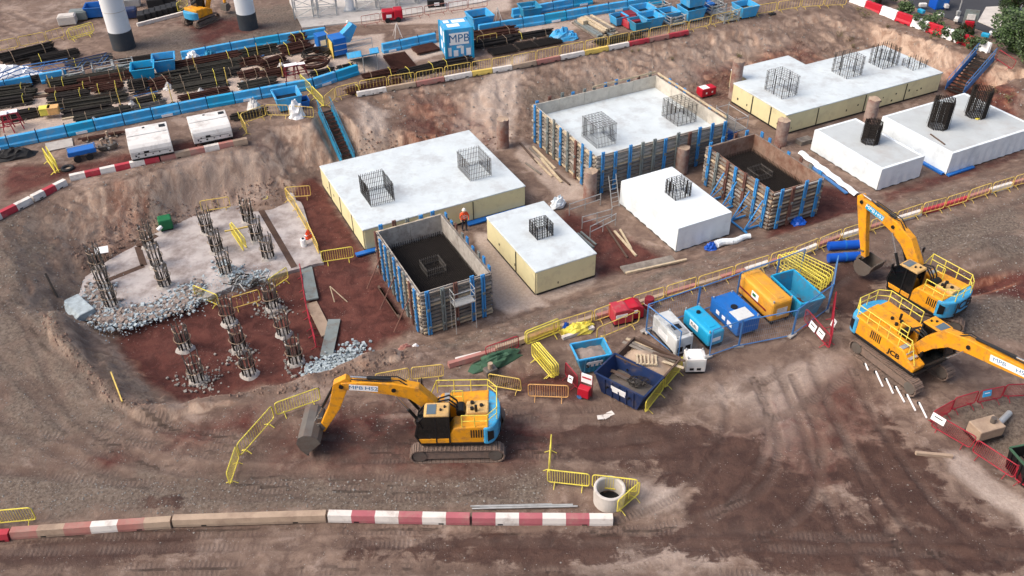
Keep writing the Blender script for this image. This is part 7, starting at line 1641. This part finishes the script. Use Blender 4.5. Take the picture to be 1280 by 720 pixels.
# ------------------------------------------------------------------ people
def person(label, px, py, z, h, yaw, vest='orangevest', lean=0.):
    x, y = W(px, py, z); t = thing('person', label, 'person', (x, y, z), yaw); s = h / 1.78
    J = {'pel': (0, 0, .95), 'sp': (.02 + lean * .3, 0, 1.2), 'ch': (.03 + lean, 0, 1.42), 'nk': (.04 + lean, 0, 1.54), 'hd': (.06 + lean, 0, 1.66), 'tp': (.06 + lean, 0, 1.76), 'hl': (0, .1, .9), 'kl': (.06, .12, .5), 'al': (-.02, .12, .08), 'fl': (.16, .13, .04), 'hr': (0, -.1, .9), 'kr': (-.02, -.12, .5), 'ar': (-.12, -.12, .08), 'fr': (.06, -.13, .04),
         'sl': (.02 + lean, .2, 1.42), 'el': (.08 + lean, .3, 1.16), 'wl': (.26 + lean, .24, 1.02), 'gl': (.34 + lean, .22, .98), 'sr': (.02 + lean, -.2, 1.42), 'er': (.04 + lean, -.3, 1.15), 'wr': (.2 + lean, -.27, .95), 'gr': (.27 + lean, -.25, .9)}
    E_ = [('pel', 'sp'), ('sp', 'ch'), ('ch', 'nk'), ('nk', 'hd'), ('hd', 'tp'), ('pel', 'hl'), ('hl', 'kl'), ('kl', 'al'), ('al', 'fl'), ('pel', 'hr'), ('hr', 'kr'), ('kr', 'ar'), ('ar', 'fr'), ('ch', 'sl'), ('sl', 'el'), ('el', 'wl'), ('wl', 'gl'), ('ch', 'sr'), ('sr', 'er'), ('er', 'wr'), ('wr', 'gr')]
    RR = dict(pel=.15, sp=.15, ch=.16, nk=.06, hd=.1, tp=.07, hl=.1, kl=.07, al=.055, fl=.045, hr=.1, kr=.07, ar=.055, fr=.045, sl=.075, el=.055, wl=.04, gl=.04, sr=.075, er=.055, wr=.04, gr=.04)
    ks = list(J); me = bpy.data.meshes.new('body'); me.from_pydata([tuple(c * s for c in J[k]) for k in ks], [(ks.index(a), ks.index(b)) for a, b in E_], [])
    o = bpy.data.objects.new('body', me); COL.objects.link(o); md = o.modifiers.new('skin', 'SKIN'); o.modifiers.new('sub', 'SUBSURF').levels = 1
    sv = me.skin_vertices[0].data if me.skin_vertices else None
    if sv is None:
        bm = bmesh.new(); bm.from_mesh(me); bm.verts.layers.skin.verify(); bm.to_mesh(me); bm.free(); sv = me.skin_vertices[0].data
    for i, k in enumerate(ks): sv[i].radius = (RR[k] * s, RR[k] * s); sv[i].use_root = (k == 'pel')
    m2 = bpy.data.meshes.new_from_object(o.evaluated_get(bpy.context.evaluated_depsgraph_get())); bpy.data.objects.remove(o)
    m2.materials.clear()
    for mt in (vest, 'trouser', 'skin'): m2.materials.append(MATS[mt])
    for f_ in m2.polygons:
        c = f_.center / s; f_.material_index = 1 if c.z < .92 else 2 if (c.z > 1.53 or (abs(c.y) > .18 and c.z < 1.04)) else 0
    m2.shade_smooth(); b = bpy.data.objects.new('body', m2); COL.objects.link(b); b.parent = t
    MB().lathe([(.15 * s, 0), (.125 * s, .03 * s), (.12 * s, .08 * s), (.07 * s, .14 * s), (0, .155 * s)], 14, ((.06 + lean) * s, 0, 1.68 * s)).build('hard_hat', 'hat', t, smooth=True)
    for zz in (1.12, 1.28): MB().lathe([(.163 * s, -.02 * s), (.168 * s, 0), (.163 * s, .02 * s)], 14, ((.02 + lean * .5) * s, 0, zz * s)).build('reflective_band', 'whiteclean', t)
    return t
person('person in orange clothing and white helmet beside the largest white cap', 581, 288, 0, 1.78, -1.2)
t = thing('work_jacket', 'orange work jacket hung on the barrier at the slab edge', 'jacket', W(385, 292, .9) + (.55,), .9); crumple(t, .28, .16, .55, 'orangevest', 'jacket', 91); MB().box((0, 0, .3), (.5, .2, .04)).build('reflective_band', 'whiteclean', t)
person('person in orange clothing beside the blue mixing machine', 437, 50, NZ, 1.78, -1.0)

# ------------------------------------------------------------------ upper right: vegetation and a bit of road beyond the barriers
road = [W(x_, y_, NR) for x_, y_ in ((1115, -30), (1140, 8), (1180, 22), (1230, 40), (1270, 60), (1330, 90), (1330, -30))]
tag(MB().prism(road[::-1], NR - .2, NR + .06).build('access_road', 'asphalt'), 'dark access road at the upper right corner', None, kind='structure')
pd = [W(x_, y_, NR) for x_, y_ in ((1222, 28), (1232, 10), (1300, 6), (1300, 40), (1250, 40))]
tag(MB().prism(pd[::-1], NR - .2, NR + .12).build('concrete_apron', 'conpale'), 'pale concrete apron at the upper right corner', None, kind='structure')
def leafmat(name, a, b):
    m = bpy.data.materials.new(name); m.use_nodes = True; n = m.node_tree.nodes; l = m.node_tree.links; bs = n['Principled BSDF']; bs.inputs['Roughness'].default_value = .6
    oi = n.new('ShaderNodeNewGeometry'); mx = n.new('ShaderNodeMix'); mx.data_type = 'RGBA'; mx.inputs[6].default_value = lin(a); mx.inputs[7].default_value = lin(b); l.new(oi.outputs['Random Per Island'], mx.inputs[0]); l.new(mx.outputs[2], bs.inputs['Base Color']); MATS[name] = m
leafmat('leaf', '26361f', '4c6433'); leafmat('leafdry', '4a4a2c', '77683f')
def shrub(px, py, r, h, label, n, mat='leaf', trunk=.12, z=NR, name='leafy_shrub'):
    x, y = W(px, py, z); t = thing(name, label, 'shrub', (x, y, gz(x, y)), random.uniform(0, 6)); rnd = random.Random(int(px * 7 + py))
    m = MB(); m.tube((0, 0, -.1), (.05, 0, h * .5), trunk, 7, trunk * .6)
    for k in range(5): a = k * 1.25; m.tube((0, 0, h * .25), (r * .55 * math.cos(a), r * .55 * math.sin(a), h * .7), trunk * .5, 5, trunk * .2)
    m.build('trunk', 'bark', t)
    cl = [(rnd.gauss(0, r * .4), rnd.gauss(0, r * .4), h * rnd.uniform(.25, .95), r * rnd.uniform(.25, .5)) for _ in range(12)]
    m = MB()
    for k in range(n):
        cx, cy, cz, cr_ = rnd.choice(cl); d = Vector((rnd.gauss(0, 1), rnd.gauss(0, 1), rnd.gauss(0, .8))).normalized() * cr_ * rnd.uniform(.5, 1); p = Vector((cx, cy, max(.05, cz))) + d; p.z = max(p.z, .05)
        s_ = rnd.uniform(.08, .2) * (r / 1.5 if r < 1.5 else 1); u_ = Vector((rnd.gauss(0, 1), rnd.gauss(0, 1), rnd.gauss(0, .6))).normalized(); v_ = u_.orthogonal().normalized()
        m.add([p - u_ * s_, p + v_ * s_ * .5, p + u_ * s_, p - v_ * s_ * .5], [(0, 1, 2, 3)])
    m.build('crown', mat, t, stuff=True)
VG = 'shrubs beyond the tall barriers'
for k, (px, py, r, h, n, lb) in enumerate([(1262, 62, 2.4, 3.0, 5200, 'large dark green bush at the right edge above the stairs'), (1285, 84, 2.2, 2.4, 3600, 'dark bush cut by the right edge, lower'), (1190, 52, 1.1, 1.3, 1500, 'green shrub behind the red barriers, lower'), (1160, 36, 1.2, 1.3, 1600, 'green shrub behind the red barriers, middle'), (1128, 18, 1.2, 1.2, 1500, 'green shrub behind the white barriers, upper'), (1205, 48, .9, 1.2, 1100, 'green shrub beside the red sign'), (1215, 62, .9, 1.0, 1000, 'low shrub at the stair top, upper right'), (1100, 4, 1.2, 1.2, 1300, 'shrub at the top edge behind the first barriers'), (1268, 18, 1.8, 2.4, 2600, 'bush at the top right corner')]):
    shrub(px, py, r, h, lb, n); 
for k, (px, py, z, r) in enumerate(sorted(((1073, 15, 3, .5), (1080, 22, 3, .6), (1062, 52, 1.2, .45), (1050, 45, 1.8, .4), (922, 72, 1.5, .45), (1215, 108, 1.2, .5), (1236, 118, 1.2, .6), (1260, 128, 1.2, .6), (1066, 60, .8, .35), (840, 76, 1.6, .3), (790, 66, 2.6, .25), (798, 64, 2.6, .22), (1110, 36, 2.0, .4), (1160, 62, 1.8, .35)))):
    x, y, zz = G3(px, py, z); shrub(px, py, r, r * 1.1, f'low dry weed clump on the far bank, {nth(k)} one listed', 160, 'leafdry', .02, zz, 'weed_clump'); 
    w_ = [o for o in COL.objects if o.name.startswith('weed_clump')][-1]; w_['label'] = 'low dry weed clump on the far bank, ' + nth(k) + ' from the left'; w_['group'] = 'weed clumps on the bank'; w_['category'] = 'weed'; w_.location = (x, y, zz)
t = thing('red_sign', 'red sign box on a grey panel beyond the tall barriers', 'sign', W(1208, 42, NR) + (NR,), -.3); MB().bx(-.6, .6, .1, .16, 0, 2.2).build('panel', 'formgrey', t); MB().bx(-.4, .4, -.15, .08, .5, 1.2).build('box', 'brightred', t, bevel=.05); MB().bx(-.35, .35, .0, .09, 1.3, 1.8).build('notice', 'white', t)
for k, (px, py, mt, lb) in enumerate(((1152, 12, 'white', 'white lamp unit lying beyond the tall barriers, left'), (1174, 25, 'white', 'white lamp unit beyond the tall barriers, middle'), (1194, 30, 'white', 'white lamp unit beyond the tall barriers, right'), (1181, 13, 'white', 'white box on the dark road by the blue sheet'), (1150, 20, 'cyan', 'cyan tub beyond the tall barriers, left'), (1230, 50, 'cyan', 'cyan tub beyond the tall barriers, right'), (1240, 48, 'whiteclean', 'bright white lamp head near the right hand bush'))):
    t = thing('site_lamp', lb, 'lamp' if 'lamp' in lb else 'box', W(px, py, NR) + (NR,), .5 * k); MB().bx(-.35, .35, -.2, .2, .3, .65).build('housing', mt, t, bevel=.06); MB().tube((0, 0, 0), (0, 0, .35), .05).build('stand', 'steel', t)
t = thing('blue_door_sheet', 'dark blue sheeted box on the access road', 'box', W(1172, 10, NR) + (NR,), .2); MB().bx(-.7, .7, -.6, .6, .05, 1.7).build('body', 'pipeblue', t, bevel=.05); MB().bx(-.6, .6, -.63, -.59, .2, 1.5).build('door', 'blue', t)
chain([(1240, 78), (1264, 90)], NR, 'redmesh', 'thin red barrier right of the upper stairs', RB, 10)
# silver lamp post
t = thing('lamp_post', 'thin grey lamp post on the access road at top right', 'lamp post', W(1197, 20, NR) + (NR,), 0); MB().tube((0, 0, 0), (0, 0, 6), .07, 8, .05).build('column', 'galv', t); MB().bx(-.15, .15, -.15, .15, 0, .5).build('base', 'galv', t); MB().bx(-.1, .9, -.08, .08, 5.9, 6.0).build('head', 'galv', t)

# ------------------------------------------------------------------ loose stones scattered over the ground
def stones(n, px, z, smin, smax, mat, label, name='gravel'):
    m = MB()
    xs = [p[0] for p in px]; ys = [p[1] for p in px]
    poly = np.array(px); c = 0
    while c < n:
        a, b = random.uniform(min(xs), max(xs)), random.uniform(min(ys), max(ys))
        if not inpoly(np.array([a]), np.array([b]), px)[0]: continue
        c += 1; x, y = W(a, b, z); zz = gz(x, y); s_ = random.uniform(smin, smax) * random.random() ** 1.5 + smin * .5
        q = [Vector((random.uniform(.5, 1) * i * s_, random.uniform(.5, 1) * j * s_, random.uniform(.4, .8) * k * s_)) for i, j, k in ((1, 0, 0), (-1, 0, 0), (0, 1, 0), (0, -1, 0), (0, 0, 1), (0, 0, -1))]
        m.add([v + Vector((x, y, zz + s_ * .12)) for v in q], [(0, 2, 4), (2, 1, 4), (1, 3, 4), (3, 0, 4), (2, 0, 5), (1, 2, 5), (3, 1, 5), (0, 3, 5)])
    tag(m.build(name, mat), label, None, kind='stuff')
stones(1500, [(0, 600), (330, 596), (560, 600), (690, 590), (690, 632), (0, 645)], 1, .02, .09, 'stone', 'grey stones scattered behind the striped barriers')
stones(1400, [(0, 440), (150, 500), (400, 475), (520, 440), (640, 440), (640, 520), (280, 580), (0, 580)], 1, .02, .08, 'stone', 'loose stones on the churned ground round the excavator')
stones(1300, [(1040, 300), (1280, 235), (1280, 430), (1200, 420), (1100, 340)], 1, .02, .1, 'stone', 'loose stones on the ground beyond the right hand excavators')
stones(2000, [(0, 300), (100, 250), (330, 195), (370, 235), (110, 340), (110, 400), (60, 420), (0, 400)], 1.8, .02, .1, 'stone', 'loose stones on the slopes left of the pile pit')
stones(2200, [(440, 130), (900, 40), (1100, 30), (1280, 110), (1280, 140), (1190, 105), (1000, 60), (700, 130), (450, 200)], 1.6, .03, .16, 'stone', 'loose stones on the far bank')
stones(900, [(520, 430), (680, 385), (1280, 205), (1280, 222), (760, 385), (560, 445)], .6, .02, .08, 'stone', 'loose stones along the pit edge track')
stones(900, [(640, 560), (1280, 480), (1280, 720), (0, 720), (0, 690)], 1, .015, .06, 'stone', 'small stones on the haul road')
stones(1500, [(430, 190), (640, 160), (700, 145), (860, 105), (1000, 62), (1150, 62), (1000, 78), (900, 125), (700, 165), (600, 185), (440, 215)], .5, .05, .22, 'clod', 'earth clods along the foot of the far bank', 'earth_clods')
stones(1300, [(90, 320), (180, 275), (360, 225), (380, 240), (300, 262), (180, 300), (110, 345)], .5, .05, .2, 'clod', 'earth clods along the foot of the bank behind the slab', 'earth_clods')
stones(900, [(60, 400), (150, 500), (400, 465), (520, 430), (520, 445), (400, 485), (150, 520), (60, 430)], 1.1, .04, .18, 'clod', 'earth clods on the rim of the pile pit', 'earth_clods')
